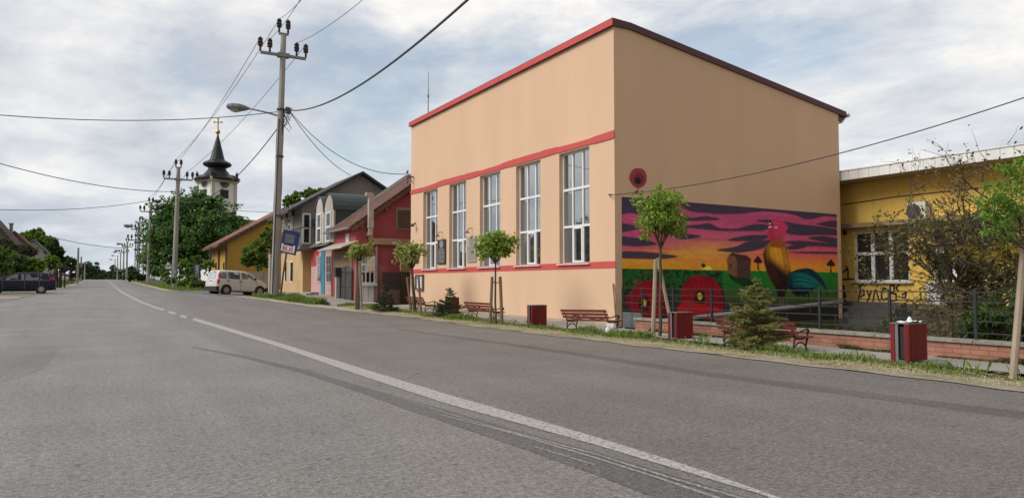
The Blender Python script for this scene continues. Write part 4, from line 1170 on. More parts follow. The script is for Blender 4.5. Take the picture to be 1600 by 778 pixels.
# shop window and counter
b = MB(); rectY(b, 561.5, 400, 585.5, 445, YG, .09); sw = b.build('shop_window', WHITE, rh)
for (p0, p1, q0, q1) in ((564, 569.5, 415, 441), (571.5, 576.5, 415, 441), (578, 583, 415, 441), (564, 573, 404, 411), (575, 583, 404, 411)):
    b = MB(); a, c = onY(p0, q1, YG), onY(p1, q0, YG); b.box(a.x, c.x, YG - .097, YG - .091, a.z, c.z); b.build('pane', GLASS, sw)
b = MB(); a, c = onY(560.5, 446.5, YG), onY(586.5, 443, YG); b.box(a.x, c.x, YG - .30, YG - .003, a.z, c.z); b.build('sill', WHITE, sw)
b = MB()
for (p0, p1) in ((562.5, 566.5), (567, 574.5), (575, 584)):
    a, c = onY(p0, 472.5, YG), onY(p1, 446.5, YG); b.box(a.x, c.x, YG - .08, YG - .003, a.z, c.z)
b.build('counter_panel', mat('panel_offwhite', (.78, .77, .76), .5), rh)
b = MB(); a = onY(549, 470, YG); b.box(XC - .02, XC + .22, YG - .12, YG - .003, gr0 - .1, onY(553, 388, YG).z); b.build('pillar', mat('pillar_pink', (.50, .27, .25), .9), rh)
b = MB(); rectY(b, 589, 415, 606, 478, YG, .012); b.build('pale_patch', mat('faded_pink', (.36, .13, .13), .9, .15, 1.5), rh)
b = MB(); x = onY(587.5, 430, YG).x; b.tube([(x, YG - .1, gr0 - .05), (x, YG - .1, onY(587.5, 384, YG).z)], .07, 8); b.build('downpipe', mat('pipe_pinkgrey', (.32, .25, .24), .6), rh)
# awning over the passage
b = MB()
a = onX(524, 388.5, XC - .9); c = onX(556, 387, XC - .9)
zc = a.z
b.prism([(XC - .95, YG - .5, zc - .02), (XC - .95, YG - .5, zc + .04), (XC - .003, YG - .5, zc + .42), (XC - .003, YG - .5, zc + .36)], (0, YF - YG + .2, 0))
b.build('awning', mat('awning_pale', (.42, .36, .31), .8, .15, 3), rh)
b = MB(); rectX(b, 541.5, 365, 546.5, 384, XC, .06); b.build('sign_board', mat('small_sign', (.52, .53, .53), .6, .25, 6), rh)
# lower storey on the road side: arched gate
b = MB(); rectX(b, 522, 392, 551.5, 420, XC, .05); b.build('upper_panel', mat('tan_wall', (.24, .17, .105), .9, .2, 2), rh)
def archgate():
    a0, a1 = onX(531, 468, XC - .06), onX(550.5, 470, XC - .06)
    y1, y0 = a0.y, a1.y
    zb = gr0 + .02; zs = onX(541, 424, XC).z; zt2 = onX(541, 415.5, XC).z
    pts = [(y0, zb), (y1, zb), (y1, zs)] + [((y0 + y1) / 2 + (y1 - y0) / 2 * math.cos(q), zs + (zt2 - zs) * math.sin(q)) for q in np.linspace(.15, math.pi - .15, 9)] + [(y0, zs)]
    gt2 = b_ = MB(); b_.prism([(XC - .09, y, z) for y, z in pts], (.05, 0, 0))
    gate = b_.build('arched_gate', mat('wrought_grey', (.085, .083, .085), .6, .25, 5), rh)
    b_ = MB(); ym = (y0 + y1) / 2
    b_.box(XC - .12, XC - .091, ym - .03, ym + .03, zb, zt2 - .05)
    for q in (y0 + .04, y1 - .04): b_.box(XC - .12, XC - .091, q - .04, q + .04, zb, zs)
    for z in (zb + .15, zb + (zs - zb) * .45, zs - .05): b_.box(XC - .11, XC - .092, y0 + .08, ym - .03, z - .03, z + .03); b_.box(XC - .11, XC - .092, ym + .03, y1 - .08, z - .03, z + .03)
    for i in range(9):
        y = y0 + .1 + i * (y1 - y0 - .2) / 8
        if abs(y - ym) > .1: b_.box(XC - .105, XC - .093, y - .012, y + .012, zb + .2, zs - .1)
    b_.build('gate_bars', DARKM, gate)
archgate()
p = onX(527, 468, XC - .25)
t = thing('meter_pillar', 'pale post with a dark meter box beside the arched gate', 'post', (p.x, p.y, gr0))
b = MB(); b.box(p.x - .1, p.x + .1, p.y - .1, p.y + .1, gr0 - .05, onX(527, 432, p.x).z); b.build('post', mat('post_pale', (.40, .38, .36), .8), t)
b = MB(); b.box(p.x - .17, p.x + .13, p.y - .2, p.y + .2, onX(527, 432, p.x).z + .002, onX(527, 418, p.x).z); b.build('meter_box', DARKM, t)
# gate in the gap between red house and hall
YA = 35.4
t = thing('alley_gate', 'dark sheet metal gate closing the gap beside the red house', 'gate', (13, YA, .3))
a, c = onY(596, 477, YA), onY(625, 425.5, YA)
b = MB(); zm = onY(610, 452.5, YA).z; b.box(a.x, c.x, YA - .03, YA + .01, zm, c.z); b.build('upper_panel', mat('gate_dark', (.045, .032, .032), .7, .2, 4), t)
b = MB(); b.box(a.x, c.x, YA - .04, YA + .02, .15, zm - .004); b.build('lower_panel', mat('gate_brown', (.13, .085, .078), .8, .2, 2), t)
a2, c2 = onY(626.5, 477, YA), onY(643, 425, YA)
b = MB(); b.box(a2.x - .09, a2.x - .01, YA - .05, YA + .04, .1, c2.z + .05)
for i in range(6):
    x = a2.x + .02 + i * (c2.x - a2.x) / 6; b.box(x, x + .07, YA - .02, YA + .0, .2, c2.z)
b.box(a2.x, c2.x, YA + .002, YA + .03, .25, .32); b.box(a2.x, c2.x, YA + .002, YA + .03, c2.z - .1, c2.z - .03)
b.build('gate_leaf', mat('leaf_dark', (.05, .03, .026), .7), t)
b = MB(); b.box(onY(626, 440, YA + .5).x, c2.x + .6, YA + .5, YA + .6, .1, onY(640, 392, YA).z); tag(b.build('yard_wall', mat('ochre_render', (.36, .235, .11), .9, .12, 1.5)), 'ochre wall stub behind the alley gate between red house and hall', 'wall')

# ------------------------------------------------------------------ grey and pink two storey house
GREYW = mat('grey_render', (.23, .215, .20), .9, .12, 1, .2, 100)
BEIGE = mat('beige_render', (.52, .36, .19), .9, .08, 1.2, .15, 100)
X2 = 11.75
def zx(px, py): return onX(px, py, X2).z
y_r = YF + .05
y_m = onX(486, 440, X2).y
y_t = onX(473, 440, X2).y
y_l = onX(439, 440, X2).y
YT = y_t
g2 = g(46) + .10
zfl = onX(500, 388, X2).z           # floor line between the storeys
h2 = thing('grey_house', 'grey and pink two storey house with arched dormers and a balcony', 'house', (X2, y_m, g2))
b = MB(); b.box(X2, X2 + 9, y_r, y_m, -.1, zfl); b.build('pink_wall', PINKW, h2)
b = MB(); rectX(b, 486, 388.5, 498.5, 416, X2, .01); b.build('red_wall_patch', mat('bright_red_paint', (.44, .06, .06), .8), h2)
b = MB(); rectX(b, 502.3, 387, 508.4, 459, X2, .05); b.build('blue_pilaster', mat('blue_paint', (.05, .25, .37), .7), h2)
b = MB(); rectX(b, 486, 459.5, 519, 464, X2, .04); b.build('base_course', mat('stone_base', (.38, .30, .21), .9, .3, 5), h2)
for (p0, p1, q0, q1) in ((495, 501.5, 400, 441), (509, 517.5, 399, 442)):
    b = MB(); rectX(b, p0, q0, p1, q1, X2, .03); wf = b.build('shop_window', mat('pale_frame', (.5, .42, .40), .6), h2)
    b = MB()
    for i in range(2):
        for j in range(3):
            u0 = p0 + .7 + (p1 - p0 - 1.4) * i / 2; u1 = p0 + .4 + (p1 - p0 - 1.4) * (i + 1) / 2
            v0 = q0 + 1.5 + (q1 - q0 - 3) * j / 3; v1 = q0 + .8 + (q1 - q0 - 3) * (j + 1) / 3
            rectX(b, u0, v0, u1, v1, X2 - .032, .006)
    b.build('pane', glassmat('shop_glass', (.16, .12, .115), .12), wf)
# recessed entrance
xr = X2 + .55
b = MB(); b.box(xr, X2 + 9, y_m + .003, y_t - .003, -.1, zfl - .02); b.build('entrance_wall', BEIGE, h2)
b = MB(); a, c = onX(476.3, 454.5, xr), onX(484.5, 405, xr); b.box(xr - .06, xr - .003, c.y, a.y, g2 + .15, onX(480, 405.5, xr).z); dr = b.build('door', mat('door_grey', (.34, .35, .37), .5), h2)
b = MB(); dy = (a.y - c.y)
for i in range(2): b.box(xr - .068, xr - .061, c.y + dy * (.12 + .48 * i), c.y + dy * (.40 + .48 * i), onX(480, 440, xr).z, onX(480, 411, xr).z)
b.build('pane', GLASSD, dr)
b = MB(); a = onX(472.5, 458, X2 - .5); c = onX(485.5, 458, X2 - .5); b.box(X2 - .5, xr, c.y, a.y, -.1, g2 + .13); b.box(X2 - .8, X2 - .502, c.y - .1, a.y + .1, -.1, g2 + .06); b.build('door_step', CONC, h2)
# beige ground floor and the tall grey block behind the balcony
b = MB(); b.box(X2, X2 + 9.6, y_t, y_l, -.1, zfl); b.build('beige_wall', BEIGE, h2)
for (p0, p1) in ((444.5, 447.5), (453, 457.5)):
    b = MB(); rectX(b, p0, 408, p1, 441, X2, .03); wf = b.build('side_window', WHITE, h2)
    b = MB(); rectX(b, p0 + .4, 410, p1 - .4, 439, X2 - .032, .006); b.build('pane', GLASSD, wf)
rp = onY(566.7, 267.7, YT + .2); ev = onY(449, 329, YT + .2)
sl2 = (rp.z - ev.z) / (rp.x - ev.x)
def rz2(x): return ev.z + sl2 * (min(x, 2 * rp.x - x) - ev.x)
YB2 = y_l
b = MB(); xw0, xw1 = X2 + .001, 2 * rp.x - X2
for Y, fl in ((YT + .6, 0), (YB2 - .1, 1)):
    f = [0, 1, 2, 3, 4]; b.add([(xw0, Y, zfl - .05), (xw1, Y, zfl - .05), (xw1, Y, rz2(xw1) - .2), (rp.x, Y, rp.z - .2), (xw0, Y, rz2(xw0) - .2)], [f if not fl else f[::-1]])
b.quad((xw0, YT + .6, zfl - .05), (xw0, YT + .6, rz2(xw0) - .2), (xw0, YB2 - .1, rz2(xw0) - .2), (xw0, YB2 - .1, zfl - .05)); b.quad((xw1, YT + .6, zfl - .05), (xw1, YB2 - .1, zfl - .05), (xw1, YB2 - .1, rz2(xw1) - .2), (xw1, YT + .6, rz2(xw1) - .2))
b.build('upper_wall', GREYW, h2)
b = MB()
for sgn in (1, -1):
    x0 = ev.x if sgn > 0 else 2 * rp.x - ev.x
    A_ = [(x0, ev.z), (rp.x, rp.z), (rp.x, rp.z - .16), (x0, ev.z - .16)]
    b.prism([(x, YT + .1, z) for x, z in A_], (0, YB2 - YT + .4, 0))
b.build('roof', mat('dark_roof', (.06, .055, .052), .8, .25, 4), h2)
b = MB()
a, c = onY(471.5, 381, YT + .6), onY(485.8, 333.5, YT + .6)
b.box(a.x, c.x, YT + .54, YT + .597, a.z, c.z); bd = b.build('balcony_door', WHITE, h2)
b = MB(); b.box(a.x + .12, c.x - .12, YT + .53, YT + .538, (a.z + c.z) / 2 + .1, c.z - .12); b.box(a.x + .12, c.x - .12, YT + .53, YT + .538, a.z + .1, (a.z + c.z) / 2 - .02); b.build('pane', GLASSD, bd)
a = onY(492, 348, YT + .5); b = MB(); b.lathe([(.05, .3), (.2, .25), (.24, -.1), (.1, -.2)], (a.x, YT + .35, a.z), 10); b.tube([(a.x, YT + .35, a.z - .2), (a.x, YT + .35, zfl)], .05, 6); b.build('satellite_box', DARKM, h2)
# balcony: slab and railing
zsl = zfl
bx0 = X2 - .9
b = MB(); b.box(bx0, X2 + 6, y_m - .6, YT + .59, zsl + .002, zsl + .16); b.build('balcony_slab', mat('slab_grey', (.20, .18, .17), .9), h2)
b = MB()
zr = onX(480, 352, bx0).z
for z in (zr, zsl + .3): b.tube([(bx0 + .05, y_m - .55, z), (bx0 + .05, YT + .5, z)], .028, 6)
y = y_m - .55
while y < YT + .55: b.tube([(bx0 + .05, y, zsl + .16), (bx0 + .05, y, zr)], .022, 6); y += .34
b.tube([(bx0 + .05, y_m - .55, zr), (X2 + .3, y_m - .55, zr)], .028, 6)
b.build('balcony_railing', DARKM, h2)
# upper low wing with two barrel dormers
b = MB(); b.box(X2 + .25, X2 + 8, y_r, y_m - .05, zfl, zfl + .9); b.add([(X2 - .35, y_r, zfl + .06), (X2 - .35, y_m, zfl + .06), (X2 + 5, y_m, zfl + 3.6), (X2 + 5, y_r, zfl + 3.6), (X2 + 9, y_m, zfl + .06), (X2 + 9, y_r, zfl + .06)], [(0, 1, 2, 3), (3, 2, 4, 5), (0, 3, 5), (1, 4, 2)])
b.build('wing_roof', mat('slate_grey', (.10, .10, .095), .8, .2, 3), h2)
def barrel(px0, px1, pyt, pyb, X, depth, m1, label=None):
    a, c = onX(px0, pyb, X), onX(px1, pyb, X)
    y1, y0 = a.y, c.y; zt2 = onX((px0 + px1) / 2, pyt, X).z; zb2 = onX((px0 + px1) / 2, pyb, X).z
    r = (y1 - y0) / 2; zc = zt2 - r
    arc = [((y0 + y1) / 2 + r * math.cos(q), zc + r * math.sin(q)) for q in np.linspace(0, math.pi, 13)]
    pts = [(y0, zb2)] + [(y0, zc)][:0] + arc[::1] + [(y1, zb2)]
    b = MB(); P = [(y1, zb2)] + arc[::-1][::-1][:0]
    poly_ = [(y0, zb2)] + [(y1, zb2)] + arc[0:0]
    full = [(y1, zb2)] + [(q, z) for q, z in arc] + [(y0, zb2)]
    b.prism([(X, y, z) for y, z in full], (.12, 0, 0)); d = b.build('dormer', mat('dormer_pale', (.46, .42, .37), .8), h2)
    b = MB(); big = [((y0 + y1) / 2 + (r + .08) * math.cos(q), zc + (r + .08) * math.sin(q)) for q in np.linspace(0, math.pi, 13)]
    for (p_, q_) in zip(big, big[1:]): b.quad((X - .06, *p_), (X + depth, *p_), (X + depth, *q_), (X - .06, *q_))
    for (p_, q_, u_, v_) in zip(big, big[1:], arc, arc[1:]): b.quad((X - .06, *p_), (X - .06, *q_), (X - .06, *v_), (X - .06, *u_))
    b.quad((X + .1, y0, zb2), (X + .1, y0, zc), (X + depth, y0, zc), (X + depth, y0, zb2)); b.quad((X + .1, y1, zb2), (X + depth, y1, zb2), (X + depth, y1, zc), (X + .1, y1, zc))
    b.build('dormer_roof', m1, d)
    b = MB(); ww = (y1 - y0)
    b.box(X - .05, X - .003, y0 + ww * .25, y1 - ww * .25, zb2 + .05, zc - .05); wf = b.build('dormer_window', WHITE, d)
    b = MB(); zmid = (zb2 + zc) / 2
    for (z0, z1) in ((zb2 + .15, zmid - .06), (zmid + .06, zc - .15)): b.box(X - .06, X - .051, y0 + ww * .32, y1 - ww * .32, z0, z1)
    b.build('pane', GLASSD, wf)
TEAL = mat('barrel_sheet', (.055, .07, .07), .45, .15, 2)
barrel(493, 505.3, 309.5, 381, X2 - .1, 4, TEAL)
barrel(506.5, 521, 304, 379, X2 - .1, 4.6, TEAL)
barrel(440.5, 447.5, 326, 362, X2 - .1, 2, TEAL)
barrel(449, 457, 322, 362, X2 - .1, 2, TEAL)

# ------------------------------------------------------------------ yellow gabled house further on
YY = 80.0
OCH = mat('ochre_wall', (.46, .27, .055), .9, .06, .8, .1, 80)
h3 = thing('ochre_house', 'ochre yellow house with a red tiled gable roof behind the white car', 'house', tuple(at(355, 441, YY)))
wl = onY(355, 400, YY).x
e3 = onY(341, 380.5, YY - .5); t3 = onY(416, 341, YY - .5)
s3 = (t3.z - e3.z) / (t3.x - e3.x); rx3 = e3.x + 8; rz3 = e3.z + s3 * 8
yfar = onX(330, 400, wl).y
b = MB(); xw1 = 2 * rx3 - wl
def rzz(x): return e3.z + s3 * (min(x, 2 * rx3 - x) - e3.x) - .25
for Y, fl in ((YY, 0), (yfar, 1)):
    f = [0, 1, 2, 3, 4]; b.add([(wl, Y, -.2), (xw1, Y, -.2), (xw1, Y, rzz(xw1)), (rx3, Y, rzz(rx3)), (wl, Y, rzz(wl))], [f if not fl else f[::-1]])
b.quad((wl, YY, -.2), (wl, YY, rzz(wl)), (wl, yfar, rzz(wl)), (wl, yfar, -.2)); b.quad((xw1, YY, -.2), (xw1, yfar, -.2), (xw1, yfar, rzz(xw1)), (xw1, YY, rzz(xw1)))
b.build('wall', OCH, h3)
b = MB()
for sgn in (1, -1):
    x0 = e3.x if sgn > 0 else 2 * rx3 - e3.x
    b.prism([(x, YY - .55, z) for x, z in [(x0, e3.z), (rx3, rz3), (rx3, rz3 - .2), (x0, e3.z - .2)]], (0, yfar - YY + 1.1, 0))
b.build('roof', tiles('far_red_tiles', (.17, .065, .042), (.25, .10, .065), pitch=.5), h3)
b = MB()
A_ = [(e3.x, e3.z - .205), (rx3, rz3 - .205), (rx3, rz3 - .42), (e3.x, e3.z - .42)]
b.prism([(x, YY - .56, z) for x, z in A_], (0, .08, 0)); b.box(e3.x - .1, e3.x + .02, YY - .5, yfar, e3.z - .35, e3.z - .18); b.build('eave_board', mat('eave_dark', (.06, .05, .045), .7), h3)
b = MB(); b.tube([(wl - .12, YY - .1, .5), (wl - .12, YY - .1, e3.z - .4)], .09, 6); b.tube([(wl - .12, (YY + yfar) / 2 - 1, .5), (wl - .12, (YY + yfar) / 2 - 1, e3.z - .4)], .09, 6); b.build('downpipe', DARKM, h3)
for px in (338, 350):
    b = MB(); y = onX(px, 415, wl).y; b.box(wl - .04, wl - .003, y - .45, y + .45, onX(px, 421, wl).z, onX(px, 410, wl).z); wf = b.build('window', mat('brown_frame', (.14, .085, .05), .7), h3)
    b = MB(); b.box(wl - .05, wl - .041, y - .3, y + .3, onX(px, 420, wl).z, onX(px, 411, wl).z); b.build('pane', GLASSD, wf)
# pale garden wall
YW = 66.0
a, c = onY(383, 445, YW), onY(425, 424.5, YW)
t = thing('garden_wall', 'pale panelled garden wall behind the front of the white car', 'wall', (a.x, YW, g(YW)))
b = MB(); x = a.x
while x < 16: b.box(x, x + 1.38, YW, YW + .15, .3, c.z); b.box(x + 1.38, x + 1.42, YW + .02, YW + .13, .3, c.z); x += 1.42
b.build('wall_panel', mat('pale_render', (.42, .34, .25), .9, .1, 1), t)
b = MB(); x = a.x + 1.36
while x < 16: b.box(x, x + .12, YW - .06, YW - .002, .3, c.z + .06); x += 1.42
b.build('pilaster', mat('pale_pilaster', (.36, .29, .21), .9), t)

# ------------------------------------------------------------------ church
cp = at(336, 441, 160)
CR = R(24)
ch = thing('church', 'white church tower with a dark baroque spire and golden cross', 'church', (cp.x, cp.y, 1.6), CR)
hw = 2.75
kz = cp.length * .0 + (cp.x * _s + cp.y * _c) / FPX   # metres per photo pixel at the church
def chz(py): return (441 - py) * kz + EYE - 1.6
CW = mat('church_white', (.78, .77, .74), .9, .05, .5)
zc_ = chz(283)
b = MB(); b.box(-hw, hw, -hw, hw, -1, zc_); b.build('tower_wall', CW, ch, local=True)
b = MB()
for sx in (-1, 1):
    for sy in (-1, 1): b.box(sx * hw - .55 if sx > 0 else sx * hw - .12, sx * hw + .12 if sx > 0 else sx * hw + .55, sy * hw - .55 if sy > 0 else sy * hw - .12, sy * hw + .12 if sy > 0 else sy * hw + .55, 4, zc_ - .01)
b.build('pilaster', mat('church_trim', (.52, .49, .44), .9), ch, local=True)
b = MB(); b.box(-hw - .55, hw + .55, -hw - .55, hw + .55, zc_ + .002, zc_ + .45); b.box(-hw - .3, hw + .3, -hw - .3, hw + .3, zc_ - .4, zc_ - .002); b.build('cornice', MATS['church_trim'], ch, local=True)
for (fx_, fy_, rot_) in ((0, -1, 0), (-1, 0, 1)):
    b = MB(); z = chz(286.5)
    c_ = (fx_ * (hw + .02), fy_ * (hw + .02), z)
    b.disc(c_, (fx_, fy_, 0), 1.05, .1, 20); b.build('clock_face', mat('clock_dark', (.05, .045, .045), .5), ch, local=True)
    b = MB()
    for q in range(20):
        a_ = 2 * math.pi * q / 20; a2_ = 2 * math.pi * (q + 1) / 20
        for r0, r1 in ((1.05, 1.22),):
            def pp_(r, a): return (c_[0] + fx_ * .08 + (0 if fx_ else r * math.cos(a)), c_[1] + fy_ * .08 + (0 if fy_ else r * math.cos(a)), z + r * math.sin(a))
            b.quad(pp_(r0, a_), pp_(r1, a_), pp_(r1, a2_), pp_(r0, a2_))
    b.build('clock_ring', MATS['church_trim'], ch, local=True)
    b = MB(); z0, z1 = chz(311), chz(297.5)
    if fx_: b.box(-hw - .06, -hw - .003, -.9, .9, z0, z1)
    else: b.box(-.95, .95, -hw - .06, -hw - .003, z0, z1)
    b.build('belfry_window', mat('belfry_dark', (.03, .028, .03), .7), ch, local=True)
SP = mat('spire_sheet', (.022, .022, .026), .42, .2, .4)
prof = [(3.35, 282.5), (3.45, 280.5), (3.3, 278), (2.75, 273.5), (2.1, 268.5), (1.75, 265), (1.62, 262.5), (1.9, 260.8), (2.5, 258.7), (2.72, 256.2), (2.5, 253.6), (1.9, 251.2), (1.42, 249), (1.2, 243), (.86, 232), (.5, 220), (.25, 213), (.12, 208)]
b = MB(); b.lathe([(r * (1.06 if i > 3 else 1.0) * (1.32 if i < 2 else 1.22 if i < 3 else 1.0), chz(p_)) for i, (r, p_) in enumerate(prof)], (0, 0, 0), 8 if False else 16, R(22.5)); b.build('spire', SP, ch, local=True)
b = MB(); b.box(-hw - .5, hw + .5, -hw - .5, hw + .5, zc_ + .452, zc_ + .62); b.lathe([((hw + .45) * 1.41, zc_ + .622), ((hw - .3) * 1.41, zc_ + 1.3)], (0, 0, 0), 4, R(45)); b.build('eave_sheet', SP, ch, local=True)
for sx in (-1, 1):
    for sy in (-1, 1):
        b = MB(); b.lathe([(.3, .62), (.3, .9), (.18, 1.0), (.32, 1.25), (.3, 1.6), (.1, 1.8), (.12, 2.0), (.02, 2.1)], (sx * (hw + .05), sy * (hw + .05), zc_), 8); b.build('corner_urn', SP, ch, local=True)
GOLD = mat('gold_leaf', (.55, .36, .10), .35, .08, 3, metal=.8)
b = MB(); b.lathe([(.05, -.5), (.35, -.4), (.5, 0), (.35, .4), (.05, .5)], (0, 0, chz(204.5)), 12); b.build('ball', GOLD, ch, local=True)
b = MB(); z0, z1 = chz(203), chz(183.5); zm = chz(189)
dx = 5.8 * kz
vx = Vector((_c, -_s, 0)); vx.rotate(Matrix.Rotation(-CR, 3, 'Z'))
b.box(-.11, .11, -.09, .09, z0, z1); b.tube([tuple(-vx * dx + Vector((0, 0, zm))), tuple(vx * dx + Vector((0, 0, zm)))], .11, 6)
for q in (-1, 1): b.lathe([(.02, -.24), (.24, 0), (.02, .24)], (vx.x * dx * q, vx.y * dx * q, zm), 6)
b.lathe([(.02, -.24), (.24, 0), (.02, .24)], (0, 0, z1), 6)
b.build('cross', GOLD, ch, local=True)
# nave with its tiled roof
b = MB(); b.box(hw + .01, 30, -5.5, 5.5, -1, 9.8); b.build('nave_wall', CW, ch, local=True)
zr = chz(339)
b = MB(); b.prism([(hw + .02, -6.2, 9.5), (hw + .02, 0, zr), (hw + .02, 6.2, 9.5)], (27.8, 0, 0)); b.build('nave_roof', tiles('church_tiles', (.30, .135, .085), (.40, .19, .12), 'x', .5), ch, local=True)
b = MB(); q = onY(413.5, 342, 150); qq = Matrix.Rotation(-CR, 3, 'Z') @ (Vector((q.x, q.y, 0)) - Vector((cp.x, cp.y, 0)))
b.box(14.2, 15.9, -2.6, -1.4, zr - 3.4, zr + .0); b.build('chimney', mat('chimney_brick', (.30, .16, .11), .9), ch, local=True)
# ------------------------------------------------------------------ vegetation helpers
NR = np.random.default_rng(11)
def unit(n):
    d = NR.normal(size=(n, 3)); return d / np.linalg.norm(d, axis=1, keepdims=True)
def crown_pts(c, rad, nclump, per, rcl, shell=.55, flat=0.0):
    d = unit(nclump); r = (shell + (1 - shell) * NR.random(nclump)) ** .8
    if flat: d[:, 2] = np.where(d[:, 2] < -flat, -d[:, 2] * .5, d[:, 2])
    cl = d * r[:, None] * np.array(rad) * (.70 + .5 * NR.random((nclump, 1)))
    sz = rcl * (.6 + .8 * NR.random(nclump))
    q = unit(nclump * per) * (NR.random((nclump * per, 1)) ** .45)
    P = np.repeat(cl, per, 0) + q * np.repeat(sz, per)[:, None] * np.array([1, 1, .6])
    out = P / np.array(rad) + .5 * q
    out /= np.linalg.norm(out, axis=1, keepdims=True) + 1e-9
    return P + np.array(c), out
def leaves(name, P, out, size, m, parent=None, aspect=.5, droop=.25, rnd=.9, fold=0.0):
    n = len(P)
    t = out * .6 + unit(n) * rnd; t[:, 2] -= droop
    t /= np.linalg.norm(t, axis=1, keepdims=True)
    nn = out * .4 + unit(n) * .7 + np.array([0, 0, .55])
    s = np.cross(t, nn); s /= np.linalg.norm(s, axis=1, keepdims=True) + 1e-9
    L_ = size * (.65 + .7 * NR.random((n, 1))); Wd = L_ * aspect * .5
    V = np.empty((n, 4, 3))
    up = np.cross(s, t)
    V[:, 0] = P - t * L_ * .5; V[:, 1] = P + s * Wd - up * L_ * .08; V[:, 2] = P + t * L_ * .5 - up * L_ * .05; V[:, 3] = P - s * Wd - up * L_ * .08
    return fastmesh(name, V.reshape(-1, 3), 4, m, parent)
LM_MAPLE = leafmat('maple_leaf', (.09, .165, .03), (.38, .52, .09), .5)
LM_MAPLE2 = leafmat('maple_leaf_pale', (.15, .20, .05), (.46, .50, .15), .5)
LM_BRIGHT = leafmat('bright_leaf', (.08, .19, .028), (.30, .46, .08), .45)
LM_CHEST = leafmat('chestnut_leaf', (.04, .10, .034), (.19, .34, .09), .45)
LM_DARK = leafmat('dark_leaf', (.026, .054, .020), (.09, .15, .045), .35)
LM_MID = leafmat('mid_leaf', (.055, .115, .026), (.19, .30, .06), .45)
LM_BUSH = leafmat('bush_leaf', (.075, .14, .026), (.26, .38, .07), .45)
LM_FAR = leafmat('far_leaf', (.045, .072, .045), (.12, .165, .09), .4)
LM_SPRUCE = leafmat('spruce_needle', (.12, .135, .045), (.40, .39, .145), .3)
LM_SPRUCED = leafmat('dark_spruce_needle', (.04, .055, .032), (.13, .15, .07), .25)
LM_DRY = leafmat('dry_leaf', (.085, .070, .03), (.27, .215, .085), .4)
LM_DRYG = leafmat('dull_green_leaf', (.055, .072, .024), (.18, .20, .065), .4)
LM_FERN = leafmat('fern_leaf', (.03, .06, .015), (.10, .17, .04), .3)
GRASSM = leafmat('grass_blade', (.075, .135, .03), (.30, .38, .10), .4)
HAYM = leafmat('hay_blade', (.34, .29, .15), (.66, .60, .36), .2)
WEEDM = leafmat('weed_blade', (.06, .065, .02), (.17, .15, .05), .25)

# ------------------------------------------------------------------ grass, cut straw and weeds (nobody could count these)
def blades(name, spots, h, wdt, m, lean=.45, flat=False):
    P = np.array(spots); n = len(P)
    a = NR.random(n) * 2 * math.pi
    d = np.stack([np.cos(a), np.sin(a), np.zeros(n)], 1); s = np.stack([-np.sin(a), np.cos(a), np.zeros(n)], 1)
    H = h * (.4 + .9 * NR.random((n, 1)) ** 1.4) * (.62 + .55 * (np.sin(P[:, :1] * 4.1 + P[:, 1:2] * 1.9) + np.sin(P[:, 1:2] * 3.3 + 1)) .clip(-.5, 1.4))
    V = np.empty((n, 4, 3))
    if flat:
        V[:, 0] = P - d * H * .5; V[:, 1] = P + s * wdt; V[:, 2] = P + d * H * .5; V[:, 3] = P - s * wdt
        V[:, :, 2] += NR.random((n, 1)) * .035; V[:, 2, 2] += NR.random(n) * .03
    else:
        le = lean * NR.random((n, 1))
        V[:, 0] = P - s * wdt; V[:, 1] = P + s * wdt
        V[:, 2] = P + d * H * le * .5 + np.array([0, 0, .62]) * H + s * wdt * .7; V[:, 3] = P + d * H * le * 1.6 + np.array([0, 0, .95]) * H
    return fastmesh(name, V.reshape(-1, 3), 4, m)
sp = []
def clumpy(x, y, th=.46):
    v = math.sin(x * 3.1 + y * 1.3) * .25 + math.sin(y * .83 + 1.3) * .25 + math.sin(y * 2.7 - x * 2.0) * .22 + .5
    return v
tri = lambda: random.random()
for _ in range(52000):
    y = random.uniform(3, 34.5); x = random.triangular(10.45, 11.75, 11.1)
    if y > 30: x -= (y - 30) * .12
    if clumpy(x, y) > .50 + .25 * random.random() or random.random() < .07: sp.append((x, y, gz(x, y) + .01))
tag(blades('grass_strip', sp, .135, .0075, GRASSM), 'tufted green grass along the road edge', 'grass', kind='stuff')
sp = []
for _ in range(40000):
    y = random.uniform(3, 34); x = random.gauss(10.5, .25) if random.random() < .7 else random.uniform(10.1, 11.6)
    x = max(x, REDGE(y) + .08)
    if random.random() < .35 + .5 * math.sin(y * 1.1) ** 2: sp.append((x, y, gz(x, y) + .02))
tag(blades('cut_straw', sp, .16, .0055, HAYM, flat=True), 'pale cut straw lying on the gravel edge', 'straw', kind='stuff')
sp = []
for _ in range(9000):
    y = random.uniform(3, 15.5); x = 13.14 - abs(random.gauss(0, .07))
    if math.sin(y * 2.3) + math.sin(y * .9 + 2) > -.3: sp.append((x, y, .018))
tag(blades('wall_weeds', sp, .07, .012, WEEDM, 1.2), 'low weeds along the foot of the brick wall', 'weeds', kind='stuff')
sp = []
for _ in range(16000):
    y = random.uniform(36, 45.5); x = random.uniform(REDGE(y) + .75, 9.9)
    if y > 44.3 and x > 9.6: continue
    sp.append((x, y, gz(x, y) - .01))
for _ in range(22000):
    y = random.uniform(63, 150); x = REDGE(y) + random.uniform(.6, 3.5)
    sp.append((x, y, gz(x, y) - .02))
for _ in range(9000):
    y = random.uniform(60, 120); x = LEDGE(y) - random.uniform(.9, 3.0)
    sp.append((x, y, gz(x, y) - .02))
tag(blades('roadside_grass', sp, .22, .02, GRASSM), 'rough grass on the verge round the big concrete pole', 'grass', kind='stuff')
